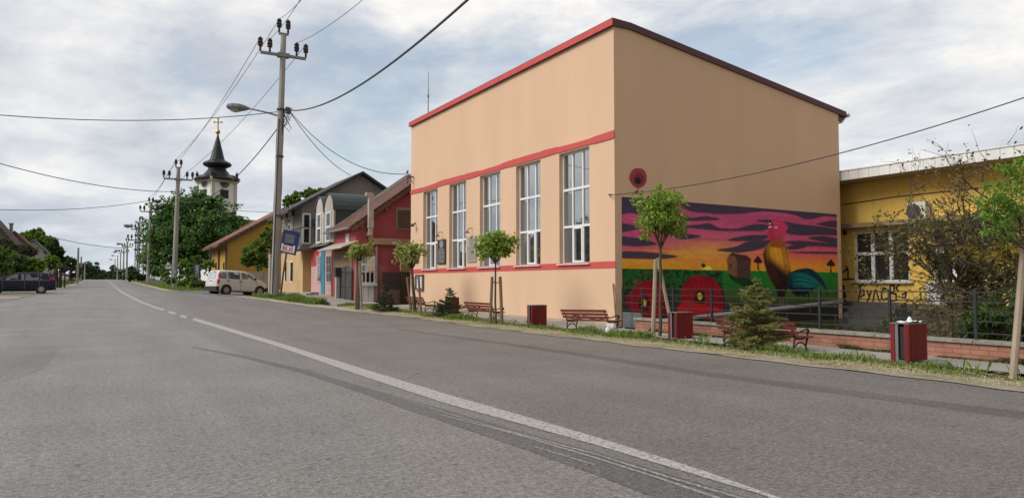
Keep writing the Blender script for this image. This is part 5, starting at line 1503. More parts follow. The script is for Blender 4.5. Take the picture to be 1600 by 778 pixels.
# grass on the yard side of the brick wall
sp = [(random.uniform(13.5, 25), random.uniform(2, 17.3), -.40) for _ in range(12000)]
tag(blades('yard_grass', sp, .2, .012, leafmat('yard_blade', (.04, .05, .015), (.12, .13, .04))), 'thin grass in the yard behind the brick wall', 'grass', kind='stuff')

# ------------------------------------------------------------------ staked street trees
def limb(mb, a, b_, r0, r1, wob=.04, seg=5, n=6):
    a, b_ = Vector(a), Vector(b_); P = []
    for i in range(seg + 1):
        t = i / seg; p = a.lerp(b_, t)
        if 0 < i < seg: p = p + Vector((random.uniform(-1, 1), random.uniform(-1, 1), 0)) * wob * (b_ - a).length
        P.append(p)
    mb.tube(P, [r0 + (r1 - r0) * i / seg for i in range(seg + 1)], n)
def metres(p): return (p.x * _s + p.y * _c) / FPX
def street_tree(px, pyb, pyfork, pytop, pxw, label, leafm, stakes, ncl=60, per=40, lsize=.15, lean=0, rcl=.2, extra=None, low=None, trunk_r=.035):
    p = gp(px, pyb); k = metres(p)
    zf = (441 - pyfork) * k + EYE; ztop = (441 - pytop) * k + EYE
    rad = pxw * k / 2
    t = thing('street_tree', label, 'tree', p, group='young street trees tied to stakes')
    cz = (zf + ztop) / 2 + .02 * (ztop - zf); rz = (ztop - zf) / 2
    topx = p.x + lean * k * _c; topy = p.y - lean * k * _s
    b = MB(); fork = Vector((p.x + (topx - p.x) * .8, p.y + (topy - p.y) * .8, zf + .05))
    limb(b, (p.x, p.y, p.z - .05), fork, trunk_r * 1.15, trunk_r * .8, .008)
    for i in range(11):
        a = i * 2.4 + random.random(); e = Vector((topx + math.cos(a) * rad * .62, topy + math.sin(a) * rad * .62, cz + rz * random.uniform(-.25, .6)))
        limb(b, fork - Vector((0, 0, random.uniform(0, .12))), e, trunk_r * .45, .006, .05, 4, 5)
        limb(b, fork.lerp(e, .5), e + Vector((random.uniform(-.2, .2), random.uniform(-.2, .2), random.uniform(.0, .3))), .012, .004, .05, 3, 4)
    b.build('trunk', BARK, t)
    P, out = crown_pts((topx, topy, cz), (rad, rad, rz), ncl, per, rcl * rad / .5, shell=.3, flat=.75)
    leaves('crown', P, out, lsize, leafm, t, .55, .35)
    return t, p, k
def stake(px0, py0, px1, py1, p, lab, m, r=.035, Y=None):
    b = MB(); d = ray(px0, py0); bpt = gp(px0, py0); tp = CAMP + ray(px1, py1) * ((bpt.x * _s + bpt.y * _c) / 1.0 / (ray(px1, py1).x * _s + ray(px1, py1).y * _c))
    ax = (tp - bpt).normalized(); bpt = bpt - ax * .12
    b.tube([bpt, bpt.lerp(tp, .5), tp - ax * .03, tp], [r, r * .97, r * .93, r * .7], 7)
    return tag(b.build('tree_stake', m), lab, 'stake', 'wooden stakes beside the street trees')
def tie(a, c, lab):
    b = MB(); m_ = (a + c) / 2 - Vector((0, 0, .03)); b.tube([a, m_, c], .018, 5); return tag(b.build('tree_tie', mat('tie_band', (.20, .165, .12), .8)), lab, 'tie', 'bands tying street trees to stakes')
t4, p4, k4 = street_tree(1031, 526, 388, 293, 78, 'round-headed young tree in front of the painted poppies', LM_MAPLE, None, 120, 20, .125, 3, .20, trunk_r=.04)
stake(1020, 528, 1024.5, 405, p4, 'pale upright stake left of the tree before the mural', WOODL, .052)
stake(1052.5, 524, 1028, 403, p4, 'pale slanted stake leaning across the tree before the mural', WOODL, .048)
t3_, p3, k3 = street_tree(775, 508, 412, 361, 66, 'dense green young tree before the middle hall window', LM_MAPLE, None, 105, 18, .14, -1, .20, trunk_r=.035)
stake(766, 508, 769, 432, p3, 'left stake of the young tree before the middle hall window', WOODD, .05)
stake(784.5, 508, 781.5, 432, p3, 'right stake of the young tree before the middle hall window', WOODD, .055)
t2_, p2, k2 = street_tree(649, 489, 420, 376, 49, 'pale sparse young tree at the far corner of the hall', LM_MAPLE2, None, 48, 15, .17, -8, .24, trunk_r=.075)
stake(643, 489, 636, 433, p2, 'stake left of the sparse tree at the far hall corner', WOODD, .05)
stake(658, 491, 654, 432, p2, 'stake right of the sparse tree at the far hall corner', WOODD, .05)
t1_, p1, k1 = street_tree(560, 484, 408, 377, 37, 'small light green tree before the red house', LM_MAPLE2, None, 44, 15, .18, 2, .26, trunk_r=.05)
stake(556, 484, 558, 402, p1, 'dark stake left of the small tree before the red house', WOODD, .055)
stake(565, 484.5, 562, 408, p1, 'stake right of the small tree before the red house', mat('stake_grey', (.22, .19, .16), .85, .2, 7), .055)
def tpt(px, py, p):
    d = ray(px, py); return CAMP + d * ((p.x * _s + p.y * _c) / (d.x * _s + d.y * _c))
tie(tpt(769, 438, p3), tpt(775, 442, p3), 'left band on the tree before the middle window'); tie(tpt(775, 442, p3), tpt(781.5, 438, p3), 'right band on the tree before the middle window')
tie(tpt(637, 434, p2), tpt(654, 434, p2), 'band round the sparse tree at the hall corner')
# the young tree at the right edge of the picture
pE = gp(1618, 590); kE = metres(pE)
t = thing('street_tree', 'bright feathery young tree at the right edge above the slanted stake', 'tree', pE, group='young street trees tied to stakes')
b = MB(); fork = Vector((pE.x, pE.y, EYE + (441 - 395) * kE)); limb(b, pE - Vector((0, 0, .05)), fork, .04, .03, .01)
cE = tpt(1592, 318, pE)
for i in range(16):
    e = tpt(random.uniform(1535, 1665), random.uniform(262, 372), pE) + Vector((random.uniform(-.4, .4), random.uniform(-.4, .4), 0)); limb(b, fork, e, .015, .004, .05, 4, 5)
b.build('trunk', BARK, t)
PL, OL = [], []
for (x_, y_, rx_, rz_, ncl) in ((1562, 305, 24, 30, 15), (1594, 330, 34, 40, 22), (1640, 310, 44, 52, 30), (1560, 350, 20, 22, 12), (1546, 322, 14, 12, 7), (1582, 268, 24, 14, 9), (1590, 290, 20, 14, 8), (1575, 372, 14, 10, 5), (1537, 312, 9, 4, 4), (1536, 338, 8, 4, 4), (1549, 292, 9, 5, 4), (1545, 362, 9, 4, 4), (1570, 258, 9, 8, 4), (1594, 252, 8, 7, 4)):
    c_ = tpt(x_, y_, pE); P, o_ = crown_pts(c_, (rx_ * kE, rx_ * kE, rz_ * kE), ncl, 16, .13, .2); P[:, 2] = P[:, 2] * 1.0; PL.append(P); OL.append(o_)
leaves('crown', np.concatenate(PL), np.concatenate(OL), .085, LM_BRIGHT, t, .26, .35)
stake(1583, 588, 1600, 385, pE, 'pale slanted stake at the right edge of the picture', WOODL, .052)

# ------------------------------------------------------------------ small spruces
def spruce(px, pyb, pyt, pxw, label, m, rings, seed, thin_top=0.0, dens=1.0):
    random.seed(seed)
    p = gp(px, pyb); k = metres(p); H = (pyb - pyt) * k; Rr = pxw * k / 2
    t = thing('spruce', label, 'spruce', p, group='small spruces planted along the road')
    b = MB(); b.tube([(p.x, p.y, p.z - .05), (p.x + .02, p.y, p.z + H * .5), (p.x, p.y, p.z + H)], [.035, .02, .006], 6); b.build('trunk', BARK, t)
    segs = []
    for i in range(rings):
        f = (i + .3) / rings; z = p.z + .04 + f * H * .97
        rl = Rr * (1 - f) ** .8 * random.uniform(.7, 1.25) + .04
        if thin_top and f > thin_top: rl *= .8
        nb = max(4, int((13 if f < thin_top or not thin_top else 4) * (1 - f * .6)))
        for j in range(nb):
            a = random.random() * 6.283; l_ = rl * random.uniform(.65, 1.15)
            st = Vector((p.x, p.y, z)); e = st + Vector((math.cos(a) * l_, math.sin(a) * l_, l_ * random.uniform(.0, .42) * (1 if f > .2 else .5)))
            segs.append((st, e))
            for _ in range(2):
                q = st.lerp(e, random.uniform(.35, .8)); aa = a + random.choice((-1, 1)) * random.uniform(.4, .9)
                segs.append((q, q + Vector((math.cos(aa), math.sin(aa), random.uniform(0, .4))) * l_ * .35))
    if thin_top:
        for j in range(7):
            z = p.z + H * random.uniform(.7, .98); a = random.random() * 6.28; segs.append((Vector((p.x, p.y, z)), Vector((p.x + math.cos(a) * .16, p.y + math.sin(a) * .16, z + .08))))
    segs.append((Vector((p.x, p.y, p.z + H * .8)), Vector((p.x, p.y, p.z + H * 1.02))))
    P, O = [], []
    for (a_, c_) in segs:
        L_ = (c_ - a_).length; n = int(L_ * 260 * dens) + 5
        for i in range(n):
            q = a_.lerp(c_, (i + random.random()) / n); P.append(tuple(q)); O.append(tuple((c_ - a_).normalized() * 1.1))
    P = np.array(P); O = np.array(O)
    leaves('crown', P, O, .07, m, t, .17, .05, .8)
    return t
spruce(1182, 548, 436, 108, 'bushy olive green spruce in front of the red bench', LM_SPRUCE, 22, 3, dens=1.25)
spruce(703, 497, 450, 50, 'dark spruce with a thin bare tip beside the hall', LM_SPRUCED, 14, 5, .5)
spruce(601, 488, 444, 40, 'dark spruce in front of the alley gate', LM_SPRUCED, 14, 6, .55)

# ------------------------------------------------------------------ tangled shrub behind the fence
random.seed(21)
SX, SY = 17.2, 9.2
sh = thing('tangled_shrub', 'tall tangled brown shrub growing over the front of the yellow building', 'shrub', (SX, SY, -.4))
b = MB(); tips = []
def grow(a, d, L_, r, depth):
    n = max(3, int(L_ / .25)); P = [a]; q = d.copy()
    for i in range(n):
        q = (q + Vector((random.uniform(-1, 1), random.uniform(-1, 1), random.uniform(-.75, .68))) * .28).normalized()
        P.append(P[-1] + q * (L_ / n))
    b.tube(P, [r * (1 - .65 * i / n) for i in range(n + 1)], 5 if r > .02 else 4, cap=False)
    for p_ in P[n // 2:]:
        tips.append((p_, q))
    if depth > 0:
        for _ in range(random.randint(3, 4)):
            s_ = P[random.randint(n // 3, n)]
            dd = (q * .6 + Vector((random.uniform(-1, 1), random.uniform(-1, 1), random.uniform(-.5, .9)))).normalized()
            grow(s_, dd, L_ * random.uniform(.45, .75), max(r * .5, .0055), depth - 1)
for i in range(15):
    st = tpt(random.choice((1470, 1500, 1520, 1535, 1560, 1590, 1620)) + random.uniform(-8, 8), 470, Vector((SX, SY, 0))); st.z = -.4
    st += Vector((random.uniform(-.5, .5), random.uniform(-.3, .3), 0))
    tg = tpt(random.uniform(1440, 1640), random.uniform(285, 360), Vector((SX, SY, 0)))
    d = (tg - st).normalized()
    grow(st, d, (tg - st).length * random.uniform(.6, .85), random.uniform(.035, .085), 4 if i < 7 else 3)
for (x_, y_) in ((1415, 330), (1395, 370), (1430, 400), (1380, 395), (1440, 300), (1425, 450)):   # sprays reaching left over the yellow wall
    st = tpt(1475 + random.uniform(-15, 10), y_ + 60, Vector((SX, SY, 0))); tg = tpt(x_, y_, Vector((SX + 1.5, SY, 0)))
    grow(st, (tg - st).normalized(), (tg - st).length, .018, 2)
for (px, r) in ((1516, .17), (1530, .12), (1556, .12), (1485, .07)):   # dark stems
    a_ = tpt(px, 500, Vector((SX + .4, SY, 0))); a_.z = -.45; c_ = tpt(px - 4, 330, Vector((SX + .4, SY, 0)))
    b.tube([a_, a_.lerp(c_, .5) + Vector((.1, .05, 0)), c_], [r, r * .8, r * .3], 8)
b.build('branches', mat('shrub_bark', (.075, .056, .042), .9, .3, 9), sh)
T = [tuple(p_) for p_, _ in tips]; O = [tuple(d) for _, d in tips]
def pick(n, f):
    idx = [i for i in range(len(T)) if f(T[i])]
    ii = NR.choice(idx, n)
    P = np.array([T[i] for i in ii]) + NR.normal(size=(n, 3)) * .07; o_ = np.array([O[i] for i in ii]) + unit(n) * .6
    return P, o_ / np.linalg.norm(o_, axis=1, keepdims=True)
P, o_ = pick(9500, lambda p_: True); leaves('dry_leaves', P, o_, .085, LM_DRY, sh, .5, .3)
P, o_ = pick(6000, lambda p_: p_[2] < 3.2); leaves('green_leaves', P, o_, .09, LM_DRYG, sh, .5, .3)
P, o_ = crown_pts(tpt(1575, 395, Vector((SX - 2, SY - 2, 0))), (.9, .8, .25), 16, 26, .2, .3); leaves('yellow_leaves', P, o_, .10, leafmat('ochre_leaf', (.12, .085, .02), (.28, .20, .045)), sh, .5, .3)
# low green shrubs at the foot
def lowbush(px0, px1, py0, py1, X, label, m, n, ls=.11, name='low_shrub', asp=.4, group=None):
    a, c = onX(px0, py1, X), onX(px1, py0, X); yc = (a.y + c.y) / 2; zc = (a.z + c.z) / 2
    t = thing(name, label, 'shrub', (X, yc, -.4), group=group)
    P, o_ = crown_pts((X, yc, zc - .05), (.5, abs(a.y - c.y) / 2, abs(c.z - a.z) / 2 + .1), n, 30, .22, .2); leaves('foliage', P, o_, ls, m, t, asp, .3)
    b = MB()
    for i in range(9):
        b.tube([(X + random.uniform(-.1, .1), yc + random.uniform(-.15, .15), -.42), (X + random.uniform(-.4, .4), yc + random.uniform(-.6, .6), zc + .1)], [.015, .005], 5)
    b.build('stems', BARK, t)
lowbush(1505, 1575, 458, 530, 14.3, 'low green fern-leaved shrub behind the fence rails', LM_FERN, 34)
lowbush(1570, 1640, 440, 535, 14.6, 'dark green shrub behind the fence at the right edge', LM_DARK, 40)
lowbush(1432, 1510, 445, 525, 15.2, 'brownish low shrub behind the fence beside the tall shrub', LM_DRY, 26, .08)
lowbush(1345, 1440, 498, 522, 14.1, 'thin low growth along the fence foot near the red bin', LM_DRYG, 12, .07)

# ------------------------------------------------------------------ benches and bins
BX = 11.45
def make_bench(p, label):
    t = thing('park_bench', label, 'bench', p, group='red slatted benches facing the hall')
    Lh = 1.0
    def at_(x, y, z): return (p[0] + x, p[1] + y, p[2] + z)
    # cast iron ends: curved back leg, front leg, seat bearer, scrolled arm rest
    for s_ in (-1, 1):
        b = MB(); y = s_ * (Lh - .12)
        b.tube([at_(.10, y, 0), at_(.07, y, .12), at_(.10, y, .26), at_(.03, y, .42), at_(-.04, y, .58)], [.022, .018, .02, .018, .014], 6)
        b.tube([at_(.44, y, 0), at_(.40, y, .08), at_(.42, y, .17), at_(.46, y, .26)], [.02, .016, .018, .018], 6)
        b.tube([at_(.10, y, .25), at_(.28, y, .235), at_(.47, y, .26)], .018, 6)
        b.tube([at_(.10, y, .10), at_(.2, y, .17), at_(.3, y, .17), at_(.41, y, .09)], .014, 6)
        b.tube([at_(.05, y, .40), at_(.2, y, .36), at_(.36, y, .40), at_(.46, y, .42), at_(.50, y, .38), at_(.47, y, .34), at_(.43, y, .36)], [.014, .014, .018, .02, .018, .014, .012], 6)
        b.tube([at_(.46, y, .26), at_(.45, y, .33), at_(.47, y, .40)], .014, 6)
        b.build('end_frame', IRON, t)
    for i in range(3):
        b = MB(); z0 = .335 + i * .088; x0 = .075 - i * .040
        b.prism([at_(x0 - .038, -Lh, z0), at_(x0 - .014, -Lh, z0 - .005), at_(x0 - .044, -Lh, z0 + .062), at_(x0 - .068, -Lh, z0 + .067)], (0, 2 * Lh, 0)); b.build('back_slat', BENCHR, t)
    for i in range(4):
        b = MB(); x0 = .12 + i * .092; b.box(p[0] + x0, p[0] + x0 + .075, p[1] - Lh, p[1] + Lh, p[2] + .262, p[2] + .292); b.build('seat_slat', BENCHR, t)
    b = MB(); b.tube([at_(.05, -.12, .33), at_(.02, -.05, .42), at_(.05, 0, .33), at_(.02, .05, .42), at_(.05, .12, .33)], .011, 5); b.tube([at_(.07, -Lh + .1, .34), at_(.07, -.5, .31), at_(.06, -.12, .33)], .01, 5); b.tube([at_(.07, Lh - .1, .34), at_(.07, .5, .31), at_(.06, .12, .33)], .01, 5); b.build('back_ornament', IRON, t)
    return t
def bench_at(px, py):       # near end of the back rest
    d = ray(px, py); return d
proto = None
for (pxa, pxb, lab) in ((1117, 1241, 'red slatted bench half hidden behind the olive spruce'), (878, 946, 'red slatted bench tilted beside the near hall corner'), (725, 768, 'red slatted bench between the dark spruce and the middle tree'), (634, 661, 'red slatted bench behind the sparse tree at the far hall corner')):
    A = onX(pxa, 500, BX); B2 = onX(pxb, 500, BX)
    yc = (A.y + B2.y) / 2; hl = (A.y - B2.y) / 2
    if proto is None:
        proto = make_bench((BX + .05, yc, .02), lab); first_h = hl; c = proto
    else:
        c = copy_tree(proto, (BX + .05, yc, gz(BX, yc) + .03), None, lab)
    c.scale = (1.0, hl / 1.0 / 1.0, 1.0) if False else (1, hl, 1)
bb = [o for o in bpy.data.objects if o.name.startswith('park_bench')]
bb[1].rotation_euler = (R(-1.5), 0, R(2)); 
bb[0].scale = (1.05, bb[0].scale.y, 1.0); bb[2].scale = (1, bb[2].scale.y, 1.05); bb[3].scale = (1.1, bb[3].scale.y, 1.1)
BINS = []
def make_bin(p, label):
    t = thing('litter_bin', label, 'bin', p, group='red slatted litter bins')
    hx, hy, H = .26, .16, .64
    def B_(b, x0, x1, y0, y1, z0, z1): b.box(p[0] + x0, p[0] + x1, p[1] + y0, p[1] + y1, p[2] + z0, p[2] + z1)
    b = MB()
    n = 8; w_ = 2 * hx / n
    for s_ in (-1, 1):
        for i in range(n):
            y = s_ * hy; B_(b, -hx + i * w_ + .004, -hx + (i + 1) * w_ - .004, min(y, y - s_ * .02), max(y, y - s_ * .02), .04, H)
    for i in range(5):
        w2 = 2 * (hy - .02) / 5; B_(b, hx - .02, hx, -hy + .021 + i * w2 + .003, -hy + .021 + (i + 1) * w2 - .003, .04, H)
    for (y0, y1) in ((-hy + .021, -hy + .075), (hy - .075, hy - .021)): B_(b, -hx, -hx + .02, y0, y1, .0, H)
    b.build('slats', BINR, t)
    b = MB()
    for z in (.12, .56): B_(b, -hx + .022, hx - .022, -hy + .021, -hy + .03, z, z + .03); B_(b, -hx + .022, hx - .022, hy - .03, hy - .021, z, z + .03)
    B_(b, -hx + .022, hx - .022, -hy + .035, hy - .035, .02, .04)
    B_(b, -hx + .01, -hx + .03, hy - .13, hy - .08, .0, H + .005)
    B_(b, -hx - .002, hx + .002, -hy - .002, hy + .002, H + .002, H + .018)
    b.build('frame', mat('bin_frame_grey', (.16, .165, .17), .5, .1, 5), t)
    b = MB(); B_(b, -hx + .06, hx - .04, -hy + .05, hy - .05, .06, H - .04); b.build('liner', mat('bin_liner', (.035, .03, .03), .6, .2, 6), t)
    return t
bp_ = gp(1421, 570)
bn0 = make_bin((bp_.x + .26, bp_.y + .16, .02), 'red slatted litter bin with white litter on top beside the brick wall')
for (px, py, lab, sc_) in ((1058, 531, 'red slatted litter bin between the staked tree and the spruce', .98), (832, 510.5, 'red slatted litter bin standing alone before the hall wall', 1.0), (700, 489, 'red slatted litter bin behind the dark thin spruce', 1.0)):
    q = gp(px, py); copy_tree(bn0, (q.x + .26, q.y + .16, q.z + .0), R(random.uniform(-4, 4)), lab, sc_)
b = MB(); random.seed(2)
pts = []
for i in range(7):
    for j in range(5):
        pts.append((bp_.x + .10 + i * .07, bp_.y + .03 + j * .06, .68 + random.uniform(0, .035) * (1 if 0 < i < 6 else .4)))
b.add(pts, [(i * 5 + j, i * 5 + j + 1, (i + 1) * 5 + j + 1, (i + 1) * 5 + j) for i in range(6) for j in range(4)])
b.lathe([(.02, 0), (.05, .01), (.03, .06), (.012, .09)], (bp_.x + .2, bp_.y + .1, .69), 7)
tag(b.build('paper_litter', mat('litter_white', (.72, .72, .72), .7)), 'crumpled white paper lying on top of the nearest red bin', 'litter')
q = gp(953, 522); b = MB()
kq = metres(q)
for (dx, dz, r, sx_) in ((-2, 6, .10, 1), (0, 12, .08, 1), (5, 11, .09, 1.2), (-3, 14, .06, .8), (8, 10, .05, 1)):
    c_ = (q.x + dx * kq * _c, q.y - dx * kq * _s, q.z + dz * kq)
    b.lathe([(.1 * r, -r), (.75 * r, -.7 * r), (r, -.1 * r), (.8 * r, .6 * r), (.2 * r, r)], c_, 7, random.random(), sx_, .7)
tag(b.build('plastic_bag', mat('bag_white', (.68, .68, .68), .5, .08, 9), None), 'crumpled white plastic bag under the end of the tilted bench', 'bag')
b = MB(); q = onX(970, 505, 13.0); b.lathe([(.05, -.11), (.16, -.08), (.2, 0), (.16, .08), (.05, .11)], (q.x, q.y, .22), 10, 0, 1.6, 1.2); 

# ------------------------------------------------------------------ cars
def wheelset(b_t, t, x, y, r, w_, rimc=.62):
    sgn = 1 if y > 0 else -1
    b = MB(); b.tube([(x, y - w_ / 2, r), (x, y - w_ / 2 + .02, r), (x, y + w_ / 2 - .02, r), (x, y + w_ / 2, r)], [r * .9, r, r, r * .9], 20); wh = b.build('wheel', BLACK, t, local=True)
    b = MB(); yo = y + sgn * w_ / 2
    b.tube([(x, yo - sgn * .02, r), (x, yo + sgn * .006, r)], r * rimc, 18); b.build('rim', mat('rim_grey', (.40, .40, .40), .4, .1, 10, metal=.4), wh, local=True)
    b = MB()
    for i in range(7):
        a = i * 2 * math.pi / 7; b.tube([(x + math.cos(a) * r * .28, yo + sgn * .012, r + math.sin(a) * r * .28), (x + math.cos(a) * r * .5, yo + sgn * .012, r + math.sin(a) * r * .5)], .022, 5)
    b.build('rim_holes', BLACK, wh, local=True)
def car(name, label, loc, rz, sc, S_, paint, wheels, wr, glass_side, hood_i, roof_i, bumper, ry=0.0, rear=None, tail=None):
    t = thing(name, label, 'car', loc, rz, sc=sc, ry=ry)
    b = MB(); n = 12; rows = []
    for (x, zb, wl, zbelt, zt2, wt) in S_:
        half = [(0, zb), (wl * .88, zb), (wl * .985, zb + .10), (wl, zb + (zbelt - zb) * .5), (wl * .975, zbelt), (wl * .955, zbelt + (zt2 - zbelt) * .06), (wt * 1.03, zt2 - (zt2 - zbelt) * .12), (wt * .90, zt2 - (zt2 - zbelt) * .01), (0, zt2 + .012)]
        rows.append([(x, y, z) for y, z in half] + [(x, -y, z) for y, z in half[-2:0:-1]])
    k = len(rows[0]); vs = [p for r in rows for p in r]; fs = []
    for i in range(len(rows) - 1):
        for j in range(k): fs.append((i * k + j, i * k + (j + 1) % k, (i + 1) * k + (j + 1) % k, (i + 1) * k + j))
    fs.append(list(range(k))[::-1]); fs.append([(len(rows) - 1) * k + j for j in range(k)])
    b.add(vs, fs); body = b.build('body', paint, t, local=True)
    SA = np.array(S_)
    def prof(x, col): return float(np.interp(x, SA[:, 0], SA[:, col]))
    def yside(x, z):
        zb, wl, zbelt, zt2, wt = [prof(x, c_) for c_ in range(1, 6)]
        f = (z - zbelt) / max(.05, (zt2 - zbelt)); z6, z88 = .06, .88
        if f <= z6: return wl * .965
        return wl * .955 + (wt * 1.03 - wl * .955) * min(1, (f - z6) / (z88 - z6))
    for s_ in (-1, 1):
        for poly_, m_g in glass_side:
            b = MB(); P = [(x, s_ * (yside(x, z) + .006), z) for x, z in poly_]; b.add(P, [list(range(len(P))) if s_ < 0 else list(range(len(P)))[::-1]]); b.build('side_window', m_g, t, local=True)
    # wind screen and rear screen lie on the body surface
    def screen(nm, x0, x1, off):
        b = MB(); rows_ = []
        for q in np.linspace(0, 1, 4):
            x = x0 + (x1 - x0) * q; zt2, wt = prof(x, 4), prof(x, 5)
            rows_.append([(x + off[0], wt * .86 * v_, zt2 + .014 + off[1] - .02 * abs(v_)) for v_ in np.linspace(-1, 1, 5)])
        b.add([p for r in rows_ for p in r], [(i * 5 + j, i * 5 + j + 1, (i + 1) * 5 + j + 1, (i + 1) * 5 + j) for i in range(3) for j in range(4)]); b.build(nm, glassmat('car_glass', (.025, .027, .03), .10), t, local=True)
    screen('windscreen', hood_i[0], hood_i[1], (.012, .012))
    screen('rear_window', rear[0], rear[1], (-.014, .004))
    for x in wheels:
        for s_ in (-1, 1):
            b = MB(); wl = prof(x, 2); b.disc((x, s_ * (wl - .08), wr + .02), (0, 1, 0), wr * 1.22, .176, 20); b.build('wheel_arch', BLACK, t, local=True)
            wheelset(None, t, x, s_ * (wl - .07), wr, .19)
    b = MB()
    for (x0, x1, z0, z1) in bumper:
        wl = max(prof(x0, 2), prof(x1, 2)) + .012
        b.box(x0, x1, -wl, wl, z0, z1)
    b.build('bumper', mat('bumper_dark', (.03, .03, .032), .6), t, local=True)
    return t, prof, yside
CG = glassmat('car_side_glass', (.022, .024, .027), .10)
pr_, pf_ = gp(341, 459), gp(401, 462)
WP = mat('white_car_paint', (.60, .585, .56), .35, .03, 3, spec=.5)
SP_ = [(-1.77, .42, .60, .86, .88, .52), (-1.74, .28, .72, .90, .98, .54), (-1.66, .22, .765, .92, 1.30, .56), (-1.55, .20, .785, .93, 1.50, .575), (-1.2, .20, .79, .94, 1.545, .60), (-.5, .19, .79, .95, 1.56, .615), (.2, .19, .79, .96, 1.53, .60), (.55, .19, .79, .97, 1.42, .585), (.85, .19, .79, .98, 1.22, .61), (1.10, .19, .785, .97, 1.04, .64), (1.45, .22, .77, .90, .93, .62), (1.66, .28, .72, .78, .83, .58), (1.75, .36, .64, .62, .70, .52), (1.78, .42, .55, .55, .60, .45)]
pc = (pr_ + pf_) / 2
rzp = math.atan2(.36, 1.0)
kk = metres(pc)
scp = 1.08
gsd = [([(-1.52, 1.00), (-1.10, 1.00), (-1.10, 1.40), (-1.42, 1.40)], CG), ([(-1.02, 1.00), (-.22, 1.00), (-.22, 1.43), (-1.02, 1.42)], CG), ([(-.10, 1.01), (.86, 1.03), (.80, 1.12), (.42, 1.38), (.22, 1.43), (-.10, 1.43)], glassmat('car_front_glass', (.06, .06, .055), .14))]
pan, prf, ysd = car('white_car', 'small white hatchback van parked at the roadside before the ochre house', (pc.x, pc.y + .5, gz(pc.x, pc.y + .3) - .03), rzp, scp, SP_, WP, (-1.12, 1.18), .29, gsd, (.30, 1.06), None, [(-1.80, -1.60, .24, .50), (1.55, 1.80, .24, .52)], ry=R(2.6), rear=(-1.745, -1.58))
b = MB()
for s_ in (-1, 1):
    for (z0, z1) in ((1.00, 1.32), (.66, .92)):
        x0 = -1.72 if z0 < .95 else -1.655
        b.box(x0 - .03, x0 + .16, s_ * .66 - .10, s_ * .66 + .125 if s_ > 0 else s_ * .66 + .10, z0, z1) if False else None
tl = mat('tail_red', (.35, .02, .025), .3)
for s_ in (-1, 1):
    b = MB(); P0 = []
    for (z0, z1, x0, x1) in ((1.02, 1.38, -1.63, -1.50), (.70, .96, -1.735, -1.60)):
        y0 = ysd(x1, z0) if z0 > .95 else .775
        y1_ = ysd(x1, z1) if z0 > .95 else .77
        b.add([(x0 - .02, s_ * (y0 - .16), z0), (x0 + .02, s_ * (y0 + .012), z0), (x1, s_ * (y0 + .012), z0), (x0 - .02 + (.08 if z0 > .95 else .02), s_ * (y1_ - .16), z1), (x0 + .06, s_ * (y1_ + .012), z1), (x1, s_ * (y1_ + .012), z1)], [(0, 1, 4, 3), (1, 2, 5, 4), (3, 4, 5), (0, 2, 1)])
    b.build('tail_light', tl, pan, local=True)
    b = MB(); b.box(1.56, 1.70, s_ * .60 - .09, s_ * .60 + .09, .66, .80); b.build('headlight', mat('lamp_clear', (.55, .56, .56), .2), pan, local=True)
    b = MB(); b.box(.72, .84, s_ * .85 - .07, s_ * .85 + .07, .98, 1.12); b.build('mirror', DARKM, pan, local=True)
    for x in (-.30, -1.12):
        b = MB(); b.box(x + .02, x + .20, s_ * .80 - .02, s_ * .80 + .02, .86, .90); b.build('handle', DARKM, pan, local=True)
    b = MB()
    for x in (-.16, .96): b.box(x - .004, x + .004, s_ * .792 - .004, s_ * .792 + .004, .30, .92)
    b.box(-1.5, 1.5, s_ * .785 - .008, s_ * .785 + .008, .19, .25); b.build('sill_strip', DARKM, pan, local=True)
b = MB(); b.box(-1.79, -1.76, -.26, .26, .62, .73); b.build('number_plate', WHITE, pan, local=True)
b = MB(); b.box(-1.775, -1.75, -.10, .10, .80, .86); b.build('boot_handle', DARKM, pan, local=True)
# dark estate car on the left
BP = mat('navy_car_paint', (.006, .009, .032), .35, .05, 3, spec=.3)
SA_ = [(-2.28, .45, .62, .80, .84, .50), (-2.24, .30, .80, .90, 1.00, .58), (-2.14, .24, .87, .96, 1.26, .60), (-2.0, .22, .885, .97, 1.45, .62), (-1.6, .20, .895, .97, 1.515, .64), (-.8, .19, .90, .96, 1.54, .66), (0, .19, .90, .95, 1.52, .655), (.45, .19, .90, .94, 1.42, .64), (.95, .19, .90, .94, 1.18, .66), (1.25, .19, .895, .94, 1.02, .69), (1.75, .22, .87, .88, .92, .68), (2.08, .28, .82, .78, .82, .62), (2.22, .38, .70, .62, .68, .55)]
q = gp(64, 458.5)
gso = [([(-2.02, 1.02), (-1.28, 1.00), (-1.28, 1.40), (-1.80, 1.41)], CG), ([(-1.20, 1.00), (-.38, .99), (-.38, 1.42), (-1.20, 1.41)], CG), ([(-.30, .99), (.92, .99), (.86, 1.06), (.40, 1.34), (.15, 1.41), (-.30, 1.42)], CG)]
rzo = math.pi + R(4)
sco = metres(q) * 32.5 / 1.54
ax_ = Vector((math.cos(rzo), math.sin(rzo), 0)); ay_ = Vector((-math.sin(rzo), math.cos(rzo), 0))
lo_ = Vector((q.x, q.y, q.z)) - ax_ * (-1.36 * sco) - ay_ * (.83 * sco)
ast, prf, ysd = car('estate_car', 'dark blue estate car parked facing left beside the road', (lo_.x, lo_.y, gz(lo_.x, lo_.y)), rzo, sco, SA_, BP, (-1.36, 1.34), .315, gso, (.25, 1.22), None, [(-2.30, -2.1, .24, .38)], rear=(-2.25, -2.03))
